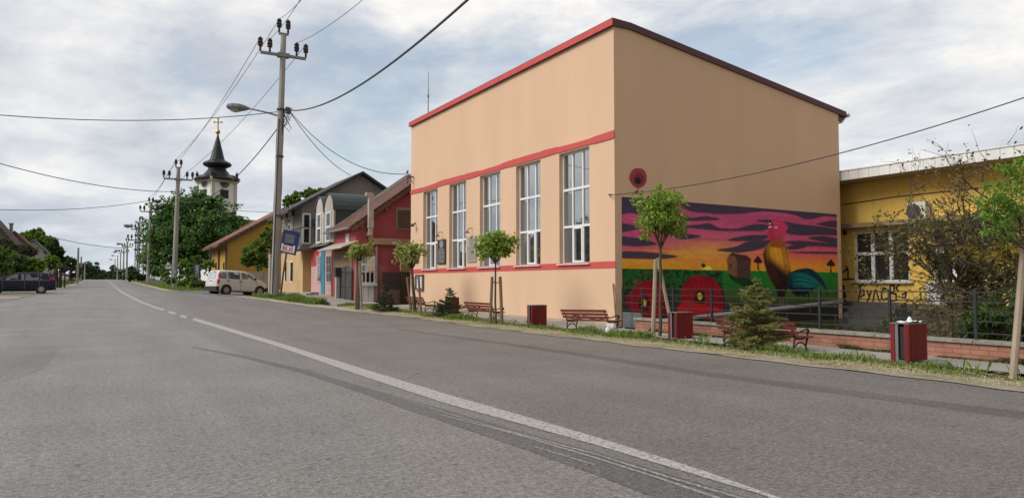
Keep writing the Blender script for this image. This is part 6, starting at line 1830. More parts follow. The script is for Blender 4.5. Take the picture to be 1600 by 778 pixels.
for s_ in (-1, 1):
    b = MB(); b.add([(-2.20, s_ * .70, .98), (-2.13, s_ * .885, .98), (-1.86, s_ * .90, .99), (-2.16, s_ * .66, 1.20), (-2.09, s_ * .80, 1.20), (-1.97, s_ * .82, 1.19)], [(0, 1, 4, 3), (1, 2, 5, 4), (3, 4, 5), (0, 2, 1)]); b.build('tail_light', tl, ast, local=True)
    b = MB(); b.box(1.98, 2.12, s_ * .62 - .12, s_ * .62 + .12, .66, .80); b.build('headlight', MATS['lamp_clear'], ast, local=True)
    b = MB(); b.box(.80, .92, s_ * .98 - .08, s_ * .98 + .08, .98, 1.12); b.build('mirror', BP, ast, local=True)
    b = MB()
    for x in (-.34, .97, -1.24): b.box(x - .004, x + .004, s_ * .902 - .004, s_ * .902 + .004, .32, .94)
    b.box(-1.9, .95, s_ * .885 - .008, s_ * .885 + .008, .955, .975); b.build('trim_strip', GALV, ast, local=True)
    for x in (-.22, -1.12):
        b = MB(); b.box(x, x + .2, s_ * .905 - .02, s_ * .905 + .02, .84, .88); b.build('handle', BP, ast, local=True)
b = MB(); b.box(-2.29, -2.26, -.26, .26, .60, .71); b.build('number_plate', WHITE, ast, local=True)
# pale cars far away
def smallcar(px, py, sc_, label, rz, name='far_car'):
    q = gp(px, py); S2 = [tuple(v_) for v_ in SP_]
    return car(name, label, (q.x, q.y, q.z), rz, sc_, S2, WP, (-1.12, 1.18), .29, gsd, (.30, 1.06), None, [(-1.80, -1.60, .24, .50), (1.55, 1.80, .24, .52)], rear=(-1.745, -1.58))
p_ = at(102, 441, 165); t_, _a, _b = car('far_car', 'pale car parked far down the left side of the road', (p_.x, 165, gz(p_.x, 165) - .1), R(170), .9, SP_, WP, (-1.12, 1.18), .29, gsd, (.30, 1.06), None, [(-1.80, -1.60, .24, .50), (1.55, 1.80, .24, .52)], rear=(-1.745, -1.58))
p_ = at(206, 441, 235); copy_tree(t_, (p_.x, 235, gz(p_.x, 235) + .1), R(20), 'white car parked far away beyond the lattice pylon', .85)
# ------------------------------------------------------------------ poles
def insul_(b, c, s): b.lathe([(.05 * s, 0), (.05 * s, .22 * s), (.12 * s, .24 * s), (.11 * s, .34 * s), (.13 * s, .38 * s), (.10 * s, .48 * s), (.12 * s, .54 * s), (.05 * s, .64 * s)], c, 8)
ATT = {}
def pole(key, px, pyb, pytop, label, Y=None, arms=True, r0=.24, r1=.15, armw=1.2, lampdir=None, pylamp=None, s=1.0, name='utility_pole', group='concrete power poles along the road', lampl=1.6, darm=None, m=None, top=None):
    p = gp(px, pyb) if Y is None else at(px, 441, Y)
    k = metres(p); zt_ = EYE + (441 - pytop) * k
    t = thing(name, label, 'pole', p, group=group)
    dxl = ((top - px) * k if top is not None else 0)
    off = Vector((_c, -_s, 0)) * dxl
    T = Vector((p.x, p.y, zt_)) + off
    b = MB(); b.tube([Vector((p.x, p.y, p.z - .2)), Vector((p.x, p.y, (p.z + zt_) / 2)) + off * .5, T], [r0, (r0 + r1) / 2, r1], 10); b.build('shaft', m or POLEC, t)
    a = Vector((1, 0, 0)) if darm is None else darm
    pts = []
    if arms:
        zc = zt_ - .95 * s
        b = MB(); rot = math.atan2(a.y, a.x); b.box(T.x - armw * s, T.x + armw * s, T.y - .07, T.y + .07, zc - .06 * s, zc + .06 * s, rz=rot); b.box(T.x - .26 * s, T.x + .26 * s, T.y - .2, T.y + .2, zc - .09 * s, zc + .09 * s)
        b.box(T.x - .22 * s, T.x + .22 * s, T.y - .05, T.y + .05, zt_, zt_ + .10 * s, rz=rot)
        b.build('crossarm', mat('arm_grey', (.24, .24, .24), .6), t)
        for q, z in ((-armw, zc + .06 * s), (-armw + .42, zc + .06 * s), (armw, zc + .06 * s), (armw - .42, zc + .06 * s), (-.2, zt_ + .1 * s), (.2, zt_ + .1 * s)):
            c = T + a * q * s; c.z = z
            b = MB(); insul_(b, c, s); b.build('insulator', INSUL, t)
            pts.append(Vector((c.x, c.y, z + .62 * s)))
    if lampdir is not None:
        zl = EYE + (441 - pylamp) * k; d = lampdir.normalized()
        e = Vector((p.x, p.y, zl)) + off * .6; h = e + d * lampl * s + Vector((0, 0, .30 * s))
        b = MB(); b.tube([e, e.lerp(h, .5) + Vector((0, 0, .03)), h], [.045 * s, .04 * s, .035 * s], 7); la = b.build('lamp_arm', GREYM, t)
        b = MB(); e2 = h + d * 1.0 * s + Vector((0, 0, .07 * s)); pr = [.05, .13, .18, .17, .12, .03]
        b.tube([h.lerp(e2, q) for q in (0, .2, .45, .75, .93, 1.0)], [x * s for x in pr], 10); b.build('lamp_head', mat('lamp_grey', (.16, .16, .16), .45), t)
        b = MB(); c = h.lerp(e2, .6) - Vector((0, 0, .12 * s)); b.lathe([(.03 * s, -.12 * s), (.13 * s, -.07 * s), (.16 * s, 0)], c, 10, 0, 1.7, 1.0); b.build('lamp_glass', mat('lamp_lens', (.35, .35, .33), .3), t)
    ATT[key] = (T, pts, p, k, t)
    return t
LR = Vector((-_c, _s, 0))
t = pole('P1', 428.5, 466, 50, 'tall concrete power pole with street lamp and cables beside the bus sign', r0=.225, r1=.155, armw=1.02, lampdir=Vector((-1, .35, 0)), pylamp=180, s=1.25, lampl=1.35, top=437)
T, pts, p, k, _t = ATT['P1']
b = MB()     # cables running down the pole and the tangle of clamps
for a in (.4, 1.6, 2.4, 4.0):
    o_ = Vector((math.cos(a), math.sin(a), 0)); zz = np.linspace(p.z + .3, EYE + (441 - 185) * k, 9)
    b.tube([Vector((p.x, p.y, z)) + (T - Vector((p.x, p.y, T.z))) * ((z - p.z) / (T.z - p.z)) + o_ * (.235 - .06 * (z - p.z) / (T.z - p.z) + .02 * math.sin(z * 2 + a)) for z in zz], .03, 5)
b.build('down_cables', WIRE, _t)
b = MB()
HUB = Vector((p.x, p.y, EYE + (441 - 172) * k)) + (T - Vector((p.x, p.y, T.z))) * .7
random.seed(3)
for i in range(9):
    c = HUB + Vector((random.uniform(.1, .5), random.uniform(-.5, -.1), random.uniform(-1.3, .25))); b.tube([HUB + Vector((.1, -.1, random.uniform(-.2, .2))), c + Vector((.1, 0, .2)), c, HUB + Vector((.05, -.2, -random.uniform(.6, 1.4)))], .018, 5)
b.lathe([(.05, -.2), (.14, -.15), (.14, .15), (.05, .2)], HUB + Vector((.35, -.3, .02)), 8)
b.tube([HUB, HUB + Vector((.4, -.3, .05))], .05, 6)
b.build('cable_clamps', mat('clamp_dark', (.05, .05, .055), .5), _t)
for z in (.1, -2.6, -6):
    b = MB(); b.lathe([(.215, -.05), (.215, .05)], HUB + Vector((-.02, 0, z)), 12); b.build('pole_band', MATS['clamp_dark'], _t)
pole('P2', 272, 448, 262, 'concrete power pole with six insulators behind the triangular sign', Y=76, r0=.25, r1=.17, s=1.15, armw=1.1, top=275)
pole('P3', 231, 438.5, 318, 'power pole with a flat lamp head beside the big chestnut tree', Y=112, r0=.24, r1=.18, s=1.2, armw=1.1, lampdir=Vector((1, .2, 0)), pylamp=318, lampl=.2, top=233)
# lattice pylon
def lattice(px, Y, pytop, label, hw0, hw1):
    p = at(px, 441, Y); k = metres(p); zt_ = EYE + (441 - pytop) * k
    t = thing('lattice_pylon', label, 'pylon', p, group='steel lattice pylons')
    b = MB(); H = zt_ - p.z; n = 14
    def cr(i, sx, sy): f = i / n; h = hw0 + (hw1 - hw0) * f; return Vector((p.x + sx * h, p.y + sy * h, p.z + H * f))
    for sx, sy in ((-1, -1), (1, -1), (1, 1), (-1, 1)): b.tube([cr(0, sx, sy), cr(n, sx, sy)], .05, 4)
    for i in range(n):
        for (q, r) in (((-1, -1), (1, -1)), ((1, -1), (1, 1)), ((1, 1), (-1, 1)), ((-1, 1), (-1, -1))):
            b.tube([cr(i, *q), cr(i + 1, *r)], .032, 4); b.tube([cr(i + 1, *q), cr(i, *r)], .032, 4)
    b.build('lattice', DARKM, t)
    b = MB(); b.box(p.x - 1.5, p.x + 1.5, p.y - .08, p.y + .08, zt_ - 1.5, zt_ - 1.35); b.build('crossarm', DARKM, t)
    for q in (-1.45, -.9, .9, 1.45, -.2, .2):
        z = zt_ - 1.34 if abs(q) > .3 else zt_
        b = MB(); insul_(b, (p.x + q, p.y, z), 1.3); b.build('insulator', INSUL, t)
    return t, p, zt_
lt, lp, lz = lattice(218.5, 140, 346, 'taller steel lattice pylon with two rows of insulators', .55, .32)
lt2, lp2, lz2 = lattice(213.5, 136, 362, 'shorter dark lattice pylon beside the taller one', .36, .30)
b = MB(); b.box(lp.x - .7, lp.x + .7, lp.y - .9, lp.y - .35, lp.z + 3.6, lp.z + 4.6); b.build('transformer', DARKM, lt)
b = MB()
for z in (5.2, 6.4, 7.6): b.box(lp2.x - .5, lp2.x + .5, lp2.y - .5, lp2.y - .3, lp2.z + z, lp2.z + z + .35)
b.build('switch_gear', DARKM, lt2)
pole('P4', 214, 438, 352, 'thin pole carrying a street lamp just before the lattice pylons', Y=130, arms=False, r0=.14, r1=.10, lampdir=Vector((-1, .1, 0)), pylamp=358, s=1.4, lampl=.5, m=GREYM, name='lamp_pole', group='street lamp poles down the right side')
for i, (px, Y, pyt, lab) in enumerate(((197.5, 165, 378, 'lamp pole next left of the lattice pylons'), (192.3, 195, 388, 'second lamp pole left of the lattice pylons'), (187.5, 235, 394, 'third lamp pole left of the lattice pylons'), (183, 275, 399, 'fourth lamp pole left of the lattice pylons'), (179, 320, 405, 'last visible lamp pole far down the right side'))):
    pole('F%d' % i, px, 437, pyt, lab, Y=Y, arms=i < 2, r0=.2, r1=.14, lampdir=Vector((-1, .1, 0)) , pylamp=pyt + (6 if i < 2 else 2), s=1.05, lampl=.9, name='lamp_pole', group='street lamp poles down the right side', armw=.9)
for (px, Y, pyt, lab) in ((121, 108, 387, 'plain pole far down the left roadside'), (126, 140, 401, 'smaller pole behind the plain left roadside pole'), (132, 190, 410, 'farthest slim pole on the left roadside')):
    pole('L%d' % px, px, 437, pyt, lab, Y=Y, arms=False, r0=.15, r1=.11, name='roadside_pole', group='poles on the left roadside')
pole('D', 328, 440, 386, 'thin dark pole before the corner of the ochre house', Y=74, arms=False, r0=.13, r1=.10, name='dark_pole', group=None, m=DARKM)
pole('W', 421.5, 462, 397, 'short pale post right behind the big concrete pole', Y=50, arms=False, r0=.10, r1=.10, name='pale_post', group=None, m=mat('post_white', (.45, .43, .40), .7))

# ------------------------------------------------------------------ wires
def wire(a, c, sag, r, label, n=28, grp='overhead cables'):
    a, c = Vector(a), Vector(c); P = []
    for i in range(n + 1):
        t_ = i / n; p_ = a.lerp(c, t_); p_.z -= sag * 4 * t_ * (1 - t_); P.append(p_)
    b = MB(); b.tube(P, r, 5); o = b.build('overhead_cable', WIRE); return tag(o, label, 'cable', grp)
def far(px, py, dist):
    d = ray(px, py); d = d / (d.x * _s + d.y * _c); return CAMP + d * dist
hub = HUB + Vector((.38, -.3, .05))
wire(hub, far(890, -150, 12), 1.0, .034, 'thick twisted cable rising from the tall pole to the top of the picture')
nxt = Vector((12.3, 2.0, 0))
P1p = ATT['P1'][1]; P2p = ATT['P2'][1]; P3p = ATT['P3'][1]
wire(P1p[1], far(520, -90, 22), .35, .013, 'thin wire from the left insulators of the tall pole upwards')
wire(P1p[4], far(545, -100, 22), .35, .013, 'thin wire from the top insulators of the tall pole upwards')
wire(P1p[3], far(650, -75, 22), .35, .013, 'thin wire from the right insulators of the tall pole upwards')
wire(P2p[1], P1p[0], .6, .016, 'thin wire between the left insulators of the two near poles')
wire(P2p[4], P1p[4], .6, .016, 'thin wire between the top insulators of the two near poles')
wire(P2p[3], P1p[2], .6, .016, 'thin wire between the right insulators of the two near poles')
for i, w_ in ((1, 'left'), (4, 'top'), (3, 'right')): wire(P3p[i], P2p[i], .5, .02, 'faint wire between the %s insulators of the second and third pole' % w_)
wire(hub, tpt(548, 274, Vector((14, YT + .3, 0))), .5, .02, 'service cable from the tall pole to the grey house roof')
brk = onX(645, 273, XB); wire(hub, (XB - .36, brk.y, brk.z), 1.0, .02, 'service cable from the tall pole to the hall bracket')
wire(HUB + Vector((-.2, 0, -.05)), far(-140, 166, 30), .55, .022, 'cable from the tall pole across the road to the left')
T2 = ATT['P2'][0]; p2 = ATT['P2'][2]; k2_ = ATT['P2'][3]
def on2(py): return Vector((p2.x, p2.y, EYE + (441 - py) * k2_))
wire(HUB + Vector((-.1, .1, -.9)), on2(311), 1.7, .03, 'cable drooping between the tall pole and the second pole')
wire(on2(299), far(-160, 205, 40), .9, .03, 'cable from the second pole across the road to the left')
T3 = ATT['P3'][0]; p3_ = ATT['P3'][2]; k3_ = ATT['P3'][3]
wire(Vector((p3_.x, p3_.y, EYE + (441 - 313) * k3_)), far(-120, 320, 70), .9, .035, 'cable from the third pole across the road to the left')
wire(Vector((p3_.x, p3_.y, EYE + (441 - 316) * k3_)), Vector((p3_.x + 30, p3_.y + 5, EYE + (441 - 311) * k3_)), .6, .035, 'cable from the third pole towards the church')
pf = ATT['F0'][2]; kf = ATT['F0'][3]
wire(Vector((pf.x, pf.y, EYE + (441 - 388) * kf)), far(60, 365, 120), .5, .05, 'faint cable across the road far down the street')
wire(HOOK + Vector((0, -.05, -.03)), far(1760, 97, 12.5), .42, .013, 'thin cable from the hall corner across the gable to the right')

# ------------------------------------------------------------------ bus sign
bs_ = gp(438, 464); kb = metres(bs_)
t = thing('bus_stop_sign', 'leaning blue bus stop sign on a bent post', 'sign', bs_)
tp = tpt(450, 380, bs_)
b = MB(); b.tube([bs_ - Vector((0, 0, .1)), tpt(443, 425, bs_), tp], .055, 8); b.build('post', RUST, t)
cr = [tpt(437, 393.5, bs_), tpt(461.7, 399.2, bs_), tpt(469.3, 363.5, bs_), tpt(443.2, 358, bs_)]
nrm = (cr[1] - cr[0]).cross(cr[3] - cr[0]).normalized()
if nrm.y > 0: nrm = -nrm
b = MB(); b.prism([c + nrm * .05 for c in cr], -nrm * .10); brd = b.build('board', mat('sign_blue', (.020, .035, .13), .5, .08, 4), t)
def bl(u, v, d=.055): return cr[0] + (cr[1] - cr[0]) * u + (cr[3] - cr[0]) * v + nrm * d
b = MB(); b.add([bl(.06, .07), bl(.90, .07), bl(.90, .40), bl(.80, .40), bl(.80, .34), bl(.16, .34), bl(.16, .40), bl(.06, .40)], [(0, 1, 2, 3, 4, 5, 6, 7)]); b.build('white_panel', mat('sign_white', (.62, .62, .62), .6), brd)
b = MB(); b.add([bl(.20, .47), bl(.78, .47), bl(.78, .84), bl(.20, .84)], [(0, 1, 2, 3)]); b.build('faded_panel', mat('sign_faded', (.12, .125, .15), .6, .3, 5), brd)
cu = bpy.data.curves.new('t', 'FONT'); cu.body = 'BUS'; cu.align_x = 'CENTER'; cu.align_y = 'CENTER'; cu.size = 1; cu.extrude = .0; cu.offset = .02
to = bpy.data.objects.new('t', cu); COL.objects.link(to); bpy.context.view_layer.update()
tm = bpy.data.meshes.new_from_object(to.evaluated_get(bpy.context.evaluated_depsgraph_get())); bpy.data.objects.remove(to)
ws = max(v_.co.x for v_ in tm.vertices) - min(v_.co.x for v_ in tm.vertices); hs = max(v_.co.y for v_ in tm.vertices) - min(v_.co.y for v_ in tm.vertices)
cy = (max(v_.co.y for v_ in tm.vertices) + min(v_.co.y for v_ in tm.vertices)) / 2; cx_ = (max(v_.co.x for v_ in tm.vertices) + min(v_.co.x for v_ in tm.vertices)) / 2
b = MB(); b.add([bl(.48 + (v_.co.x - cx_) / ws * .66, .205 + (v_.co.y - cy) / hs * .19, .060) for v_ in tm.vertices], [list(f.vertices) for f in tm.polygons])
b.build('lettering', mat('sign_red', (.42, .04, .03), .6), brd)
# triangular warning sign and the notice signs behind
p = at(268, 441, 72); k = metres(p)
t = thing('warning_sign', 'triangular grey-backed road sign on a post by the second pole', 'sign', p)
b = MB(); b.tube([p, Vector((p.x, p.y, EYE + (441 - 412) * k))], .05, 6); b.build('post', GREYM, t)
def q_(px, py): return tpt(px, py, p)
b = MB(); b.prism([q_(258, 420), q_(269.5, 419.5), q_(262, 408.5)], (0, .06, 0)); b.build('triangle_board', mat('sign_grey', (.42, .43, .44), .5), t)
b = MB(); b.prism([v_ + Vector((0, -.02, 0)) for v_ in (q_(260.5, 416.5), q_(265, 416.2), q_(264.6, 414.4), q_(261, 414.6))], (0, .015, 0)); b.build('bracket', DARKM, t)
p = at(308.5, 441, 70); k = metres(p)
t = thing('notice_sign', 'framed sign with a pale square board over a round one behind the hatchback', 'sign', p)
b = MB()
for px in (304.5, 312.3): b.tube([tpt(px, 440, p) - Vector((0, 0, .5)), tpt(px, 413, p)], .07, 6)
b.build('post', DARKM, t)
a, c = tpt(305, 423.5, p), tpt(311.8, 414, p); b = MB(); b.box(a.x, c.x, p.y - .08, p.y - .02, a.z, c.z); b.build('upper_board', mat('board_blue', (.34, .42, .55), .5, .2, 3), t)
a, c = tpt(305.2, 432, p), tpt(311.6, 425.2, p); b = MB(); b.box(a.x, c.x, p.y - .06, p.y + .0, a.z, c.z); b.build('lower_board', mat('board_white', (.55, .56, .57), .5, .2, 3), t)
b = MB(); b.disc(((a.x + c.x) / 2, p.y - .07, (a.z + c.z) / 2), (0, 1, 0), .17, .02, 16); b.build('emblem', mat('emblem_grey', (.25, .27, .3), .5), t)
p = at(272, 441, 75.2)
b = MB(); k = metres(p); a, c = tpt(269.3, 427.5, p), tpt(275, 421.5, p); b.box(a.x, c.x, p.y - .08, p.y - .05, a.z, c.z); tag(b.build('pole_notice', mat('paper_grey', (.45, .46, .47), .7, .25, 6)), 'small pale notice fixed low on the second pole', 'notice')

# ------------------------------------------------------------------ trees, shrubs and hedges
def blob_tree(name, label, cat, parts, Y, m, lsize, base_py=441, trunk=True, group=None, asp=.55, trunk_r=.25, px=None, dens=22, rcl=.35, depth=1.0):
    # parts: list of (px, py, rx_px, ry_px, nclumps) lobes of the crown, at the distance Y along the road
    px0 = px if px is not None else sum(q[0] for q in parts) / len(parts)
    p = at(px0, 441, Y); k = metres(p)
    t = thing(name, label, cat, p, group=group)
    PL, OL = [], []
    zlo = 1e9
    for (x_, y_, rx_, ry_, nc) in parts:
        c = tpt(x_, y_, p); P, o_ = crown_pts(c, (rx_ * k, rx_ * k * depth, ry_ * k), nc, dens, rcl * min(rx_, ry_) * k, .45); PL.append(P); OL.append(o_)
        zlo = min(zlo, c.z - ry_ * k * .3)
    P = np.concatenate(PL); O = np.concatenate(OL); keep = P[:, 2] > p.z + .02; leaves('crown', P[keep], O[keep], lsize, m, t, asp, .25)
    if trunk:
        b = MB(); b.tube([(p.x, p.y, p.z - .1), (p.x + .1, p.y, (p.z + zlo) / 2), (p.x, p.y, zlo + .2)], [trunk_r * 1.2, trunk_r, trunk_r * .8], 8)
        for (x_, y_, rx_, ry_, nc) in parts:
            c = tpt(x_, y_, p)
            for _ in range(3):
                e = c + Vector((random.uniform(-1, 1) * rx_ * k * .6, random.uniform(-1, 1) * rx_ * k * .6, random.uniform(-.4, .6) * ry_ * k)); limb(b, (p.x, p.y, zlo), e, trunk_r * .45, trunk_r * .08, .06, 4, 5)
        b.build('trunk', BARK, t)
    return t
random.seed(9)
blob_tree('chestnut_tree', 'huge dark green tree in front of the church', 'tree', [(300, 372, 52, 58, 150), (262, 385, 38, 56, 110), (338, 352, 40, 36, 90), (302, 326, 36, 28, 80), (242, 400, 20, 42, 50), (350, 385, 30, 40, 60), (285, 345, 44, 40, 80), (363, 345, 18, 14, 24), (322, 316, 26, 14, 30), (268, 335, 22, 24, 36)], 112, LM_CHEST, .52, px=300, trunk_r=.6, dens=36, rcl=.36)
blob_tree('garden_tree', 'green tree against the ochre gable wall', 'tree', [(400, 395, 17, 24, 50), (390, 408, 12, 14, 24), (410, 412, 10, 14, 22), (385, 393, 8, 5, 8), (412, 388, 8, 18, 16)], 67.5, LM_MID, .30, px=402, trunk_r=.12, dens=24)
blob_tree('leaning_tree', 'small tree with sparse leaves beside the tall pole', 'tree', [(416, 366, 11, 12, 16), (426, 352, 9, 14, 14), (420, 380, 7, 9, 10)], 68, LM_BUSH, .32, px=422, trunk_r=.10, dens=30)
blob_tree('far_leafy_tree', 'leafy tree showing above the grey house roof', 'tree', [(448, 322, 10, 14, 20), (462, 312, 14, 12, 26), (486, 302, 16, 9, 26), (503, 299, 10, 7, 14), (440, 335, 8, 12, 12)], 66, LM_MID, .34, px=470, trunk_r=.2, dens=30)
# clipped globe trees and bushes by the second pole
for (x_, y_, rx_, ry_, Y, m, lab) in ((288.5, 412, 7, 8, 73, LM_BUSH, 'round clipped tree just right of the second pole'), (297.5, 418.5, 9.5, 8.5, 71.5, LM_MID, 'larger darker clipped tree left of the framed sign'), (308, 404, 9, 5.5, 76, LM_BUSH, 'flat-topped clipped tree above the framed sign'), (325.5, 413, 12.5, 8, 73, LM_BUSH, 'umbrella-shaped clipped tree beside the thin dark pole'), (279, 409, 5, 5, 78, LM_BUSH, 'small clipped tree close to the second pole')):
    blob_tree('globe_tree', lab, 'tree', [(x_, y_, rx_, ry_, 30)], Y, m, .20, trunk_r=.07, dens=26, group='clipped ornamental trees')
for (x_, y_, rx_, ry_, Y, m, lab) in ((257, 427, 9.5, 11, 77, LM_MID, 'tall rounded bush left of the second pole'), (264.5, 438, 8, 9, 73.5, LM_MID, 'low bush at the foot of the second pole'), (283.5, 438, 7, 11, 71, LM_BUSH, 'upright leaning bush right of the second pole'), (297, 437, 9, 10, 69.5, LM_MID, 'slanting bush between pole and framed sign'), (315, 446, 14, 10, 67, LM_DARK, 'dark rounded bush behind the rear of the hatchback'), (303, 444, 6, 8, 67.5, LM_BUSH, 'bright low bush under the framed sign'), (290, 424, 8, 8, 76, LM_DARK, 'dark bush under the clipped trees')):
    blob_tree('bush', lab, 'bush', [(x_, y_, rx_, ry_, 30)], Y, m, .22, trunk=False, dens=24, group='garden bushes by the second pole')
p = at(243, 441, 92); k = metres(p)
t = thing('picket_fence', 'pale low fence at the foot of the big dark tree', 'fence', p)
b = MB()
for i in range(14): x = p.x - 1 + i * .16; b.box(x, x + .07, p.y, p.y + .04, p.z, EYE + (441 - 432) * k)
b.box(p.x - 1.1, p.x + 1.4, p.y + .045, p.y + .08, p.z + .5, p.z + .6); b.build('pickets', mat('fence_pale', (.42, .40, .38), .8), t)
# far trees closing the road
random.seed(31)
ft = None
for i, (x_, Y, rx_, ry_, y_, lab) in enumerate(((137, 300, 12, 17, 423, 'tall dark tree far down the left of the road'), (147, 330, 10, 15, 425, 'rounded dark tree next along the far left'), (154, 370, 9, 11, 429, 'lower tree near the end of the road on the left'), (160, 420, 7, 7, 432.5, 'smallest tree closing the left of the road end'), (130, 260, 9, 17, 424, 'dark narrow tree at the far left roadside'), (172, 420, 6, 9, 431, 'smallest tree closing the right of the road end'), (178, 350, 8, 13, 427, 'rounded dark tree far down the right'), (186, 300, 8, 11, 429, 'low dark tree behind the far lamp poles'), (195, 230, 8, 10, 430, 'dark tree right of the far lamp poles'), (203, 190, 9, 13, 427, 'pointed dark tree left of the lattice pylons'))):
    blob_tree('far_tree', lab, 'tree', [(x_, y_, rx_, ry_, 34), (x_ - rx_ * .3, y_ + ry_ * .5, rx_ * .9, ry_ * .7, 20)], Y, LM_FAR, 1.1 * Y / 300, trunk_r=.3, group='trees closing the far end of the road', dens=34)
blob_tree('roadside_shrub', 'mixed green shrub under the lattice pylons', 'shrub', [(212, 430, 8, 8, 20), (222, 433, 7, 7, 16), (204, 434, 6, 5, 10)], 128, LM_DARK, .5, trunk=False, dens=34)

# ------------------------------------------------------------------ left side of the road: houses, hedges and trees
def lhouse(px_r, Y, eave_px, eave_py, ridge_px, ridge_py, label, wallm, roofm, depth, chim=None):
    # gable end facing the camera, right half of the roof in view
    e = onY(eave_px, eave_py, Y); r = onY(ridge_px, ridge_py, Y)
    wr = e.x - .4; rx = r.x; xl = 2 * rx - wr; sl_ = (r.z - e.z) / (r.x - e.x)
    t = thing('left_house', label, 'house', (rx, Y, g(Y)), group=None)
    b = MB()
    def zz(x): return r.z - abs(x - rx) * abs(sl_) - .2
    for yy_, fl in ((Y + .4, 0), (Y + depth - .4, 1)):
        f = [0, 1, 2, 3, 4]; b.add([(xl, yy_, g(Y) - .5), (wr, yy_, g(Y) - .5), (wr, yy_, zz(wr)), (rx, yy_, r.z - .2), (xl, yy_, zz(xl))], [f if not fl else f[::-1]])
    for x in (wr, xl): b.quad((x, Y + .4, g(Y) - .5), (x, Y + depth - .4, g(Y) - .5), (x, Y + depth - .4, zz(x)), (x, Y + .4, zz(x)))
    b.build('wall', wallm, t)
    b = MB()
    for sg in (1, -1):
        ex = rx + sg * (e.x - rx); b.prism([(ex, Y, e.z), (rx, Y, r.z), (rx, Y, r.z - .22), (ex, Y, e.z - .22)], (0, depth, 0))
    rf2 = b.build('roof', roofm, t)
    b = MB(); y = Y + depth * .35
    b.box(wr + .005, wr + .06, y, y + 1.3, e.z - 2.3, e.z - .9); wf = b.build('window', mat('pale_frame', (.5, .42, .40)), t)
    b = MB(); b.box(wr + .062, wr + .07, y + .1, y + 1.2, e.z - 2.2, e.z - 1.0); b.build('pane', GLASSD, wf)
    if chim:
        c = onY(chim[0], chim[1], Y + depth * .3); c2 = onY(chim[2], chim[3], Y + depth * .3)
        b = MB(); b.box(c.x, c2.x, Y + depth * .3, Y + depth * .3 + (c2.x - c.x), c.z, c2.z); b.box(c.x - .06, c2.x + .06, Y + depth * .3 - .06, Y + depth * .3 + (c2.x - c.x) + .06, c2.z + .002, c2.z + .15); b.build('chimney', mat('chimney_grey', (.26, .24, .22), .9), rf2)
    return t
RB = tiles('brown_tiles', (.075, .045, .034), (.13, .08, .06), pitch=.5); RB2 = tiles('rust_tiles', (.11, .05, .035), (.18, .085, .06), pitch=.5)
lhouse(0, 82, 24, 381, -22, 330, 'brown roofed house with a chimney above the dark estate car', mat('tan_left', (.24, .20, .15), .9), RB, 12, (14, 378, 20, 351))
lhouse(0, 104, 50, 386, 22, 360, 'rust red roofed house behind the brown roofed one', mat('brick_left', (.22, .13, .10), .9), RB2, 12)
lhouse(0, 128, 73, 392, 52, 373, 'house with a grey roof edge and pale front by the left trees', mat('pale_left', (.36, .35, .33), .9), mat('grey_roof', (.16, .155, .15), .8, .2, 2), 10)
lhouse(0, 150, 88, 402, 70, 384, 'small dark roofed house behind the left hedge', mat('white_left', (.45, .45, .44), .9), RB, 10)
blob_tree('left_tree', 'large green tree rising behind the left houses', 'tree', [(58, 372, 20, 14, 50), (74, 380, 16, 14, 36), (46, 370, 12, 8, 20), (86, 392, 10, 12, 20)], 165, LM_MID, .8, px=64, trunk_r=.4, dens=22)
blob_tree('dark_pine', 'dark conifer at the end of the left houses', 'tree', [(84, 394, 8, 18, 26), (92, 402, 8, 14, 22), (80, 384, 9, 5, 10)], 140, LM_DARK, .6, px=86, trunk_r=.3, dens=36)
blob_tree('left_dark_tree', 'dark rounded tree before the left roadside poles', 'tree', [(112, 412, 8, 11, 24), (104, 414, 8, 10, 20), (118, 417, 5, 10, 14)], 150, LM_DARK, .6, px=110, trunk_r=.25, dens=36)
blob_tree('bare_shrub', 'brownish bare shrub beside the left roadside pole', 'shrub', [(101, 422, 7, 7, 16), (116, 426, 7, 11, 20), (124, 425, 5, 9, 12)], 112, leafmat('brown_twig', (.07, .055, .04), (.17, .135, .10), .1), .4, trunk=False, dens=30)
for (parts, Y, m, lab) in (([(4, 410, 16, 24, 40), (-16, 408, 18, 26, 40), (16, 404, 12, 16, 24)], 72, LM_MID, 'tall mixed hedge at the left edge behind the estate car'), ([(30, 414, 14, 16, 36), (22, 422, 14, 14, 26)], 70, LM_DARK, 'darker hedge clump behind the estate car roof'), ([(52, 412, 16, 13, 40), (62, 416, 10, 14, 26), (42, 418, 10, 14, 20)], 74, LM_BUSH, 'bright rounded hedge behind the middle of the estate car'), ([(80, 407, 10, 8, 26), (90, 412, 8, 9, 18), (76, 416, 6, 10, 12)], 80, LM_BUSH, 'bright leafy shrub above the rear of the estate car'), ([(44, 392, 16, 10, 24), (30, 388, 12, 10, 16), (12, 384, 14, 12, 20), (-8, 378, 12, 12, 16)], 79, leafmat('grey_leaf', (.05, .06, .03), (.13, .135, .075)), 'greyish climbing shrub against the left house fronts')):
    blob_tree('hedge', lab, 'hedge', parts, Y, m, .30, trunk=False, dens=24)
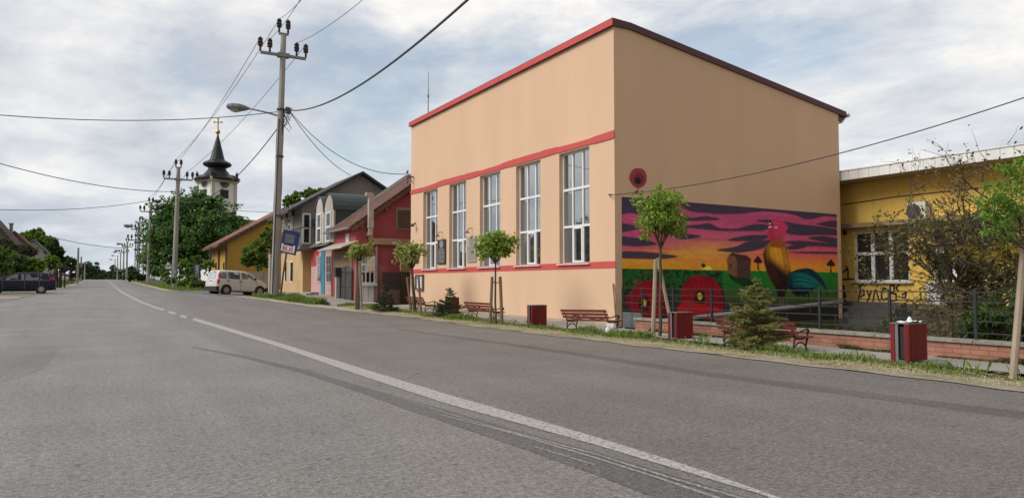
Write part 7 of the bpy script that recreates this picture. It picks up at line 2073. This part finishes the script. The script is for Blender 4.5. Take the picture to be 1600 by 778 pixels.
# fence bits and a white gatepost on the left
p = at(72, 441, 78); k = metres(p)
t = thing('garden_fence', 'dark garden fence with a pale post behind the estate car', 'fence', p)
b = MB()
for i in range(22): x = p.x - 4.5 + i * .28; b.box(x, x + .12, p.y, p.y + .05, p.z, p.z + 1.5)
b.box(p.x - 4.6, p.x + 1.8, p.y + .055, p.y + .1, p.z + 1.2, p.z + 1.3); b.build('boards', mat('fence_dark', (.06, .045, .04), .8), t)
a = tpt(71.5, 430, p); b = MB(); b.box(a.x - .16, a.x + .16, p.y - .3, p.y - .01, p.z, EYE + (441 - 417) * k); b.build('post', mat('post_white', (.45, .43, .40)), t)
a = tpt(93, 430, p); b = MB(); b.box(a.x - .06, a.x + .06, p.y - .3, p.y - .18, p.z, EYE + (441 - 406) * k); b.build('dark_post', DARKM, t)
# kerb stone edge at the far end of the pavement near the bus sign
b = MB()
A = gp(462, 473); B2 = gp(511, 478)
b.box(9.75, 10.08, 36.2, 43.2, g(37) - .2, g(43) + .02, rz=R(-1))
tag(b.build('kerb_block', mat('kerb_concrete', (.25, .235, .215), .9, .2, 3)), 'low concrete kerb block edging the raised pavement by the bus sign', 'kerb')

# the other side of the street, which the tall windows mirror
random.seed(77)
def mirror_house(x0, x1, y0, y1, h, rh, label, wallm, roofm):
    t = thing('opposite_house', label, 'house', ((x0 + x1) / 2, y0, g(y0)))
    b = MB(); b.box(x0, x1, y0, y1, g(y0) - .4, h); xm = (x0 + x1) / 2
    for y in (y0, y1): b.add([(x0, y, h), (x1, y, h), (xm, y, h + rh)], [(0, 1, 2)])
    b.build('wall', wallm, t)
    b = MB()
    for sg in (1, -1): b.prism([(xm + sg * ((x1 - x0) / 2 + .5), y0 - .4, h - .2), (xm, y0 - .4, h + rh + .2), (xm, y0 - .4, h + rh), (xm + sg * ((x1 - x0) / 2 + .5), y0 - .4, h - .4)], (0, y1 - y0 + .8, 0))
    b.build('roof', roofm, t)
    for q in np.arange(y0 + 1.2, y1 - 1.5, 2.6):
        b = MB(); b.box(x1 + .003, x1 + .05, q, q + 1.1, 1.4, 2.9); wf = b.build('window', WHITE, t)
        b = MB(); b.box(x1 + .052, x1 + .06, q + .1, q + 1.0, 1.5, 2.8); b.build('pane', GLASSD, wf)
mirror_house(-24, -15, 38, 50, 3.8, 3.2, 'pale house across the street with a brown roof', mat('tan_left', (.24, .20, .15)), RB)
mirror_house(-23, -14, 62, 74, 4.0, 3.4, 'grey house across the street with a rust roof', mat('pale_left', (.36, .35, .33)), RB2)
def street_side_tree(x, y, r, h, label):
    t = thing('garden_tree', label, 'tree', (x, y, g(y)), group='garden trees across the street')
    P, o_ = crown_pts((x, y, h * .62), (r, r, h * .4), 46, 26, r * .4, .4); leaves('crown', P, o_, .42, LM_DARK, t, .55, .25)
    b = MB(); limb(b, (x, y, g(y) - .1), (x, y, h * .5), .2, .12); b.build('trunk', BARK, t)
for x, y, r, h in ((-12.5, 33, 2.6, 6.4), (-12, 55, 3.0, 7.2), (-11.5, 78, 2.8, 7.5), (-13, 28, 2.2, 5.6)): street_side_tree(x, y, r, h, 'garden tree across the street mirrored in the hall windows')
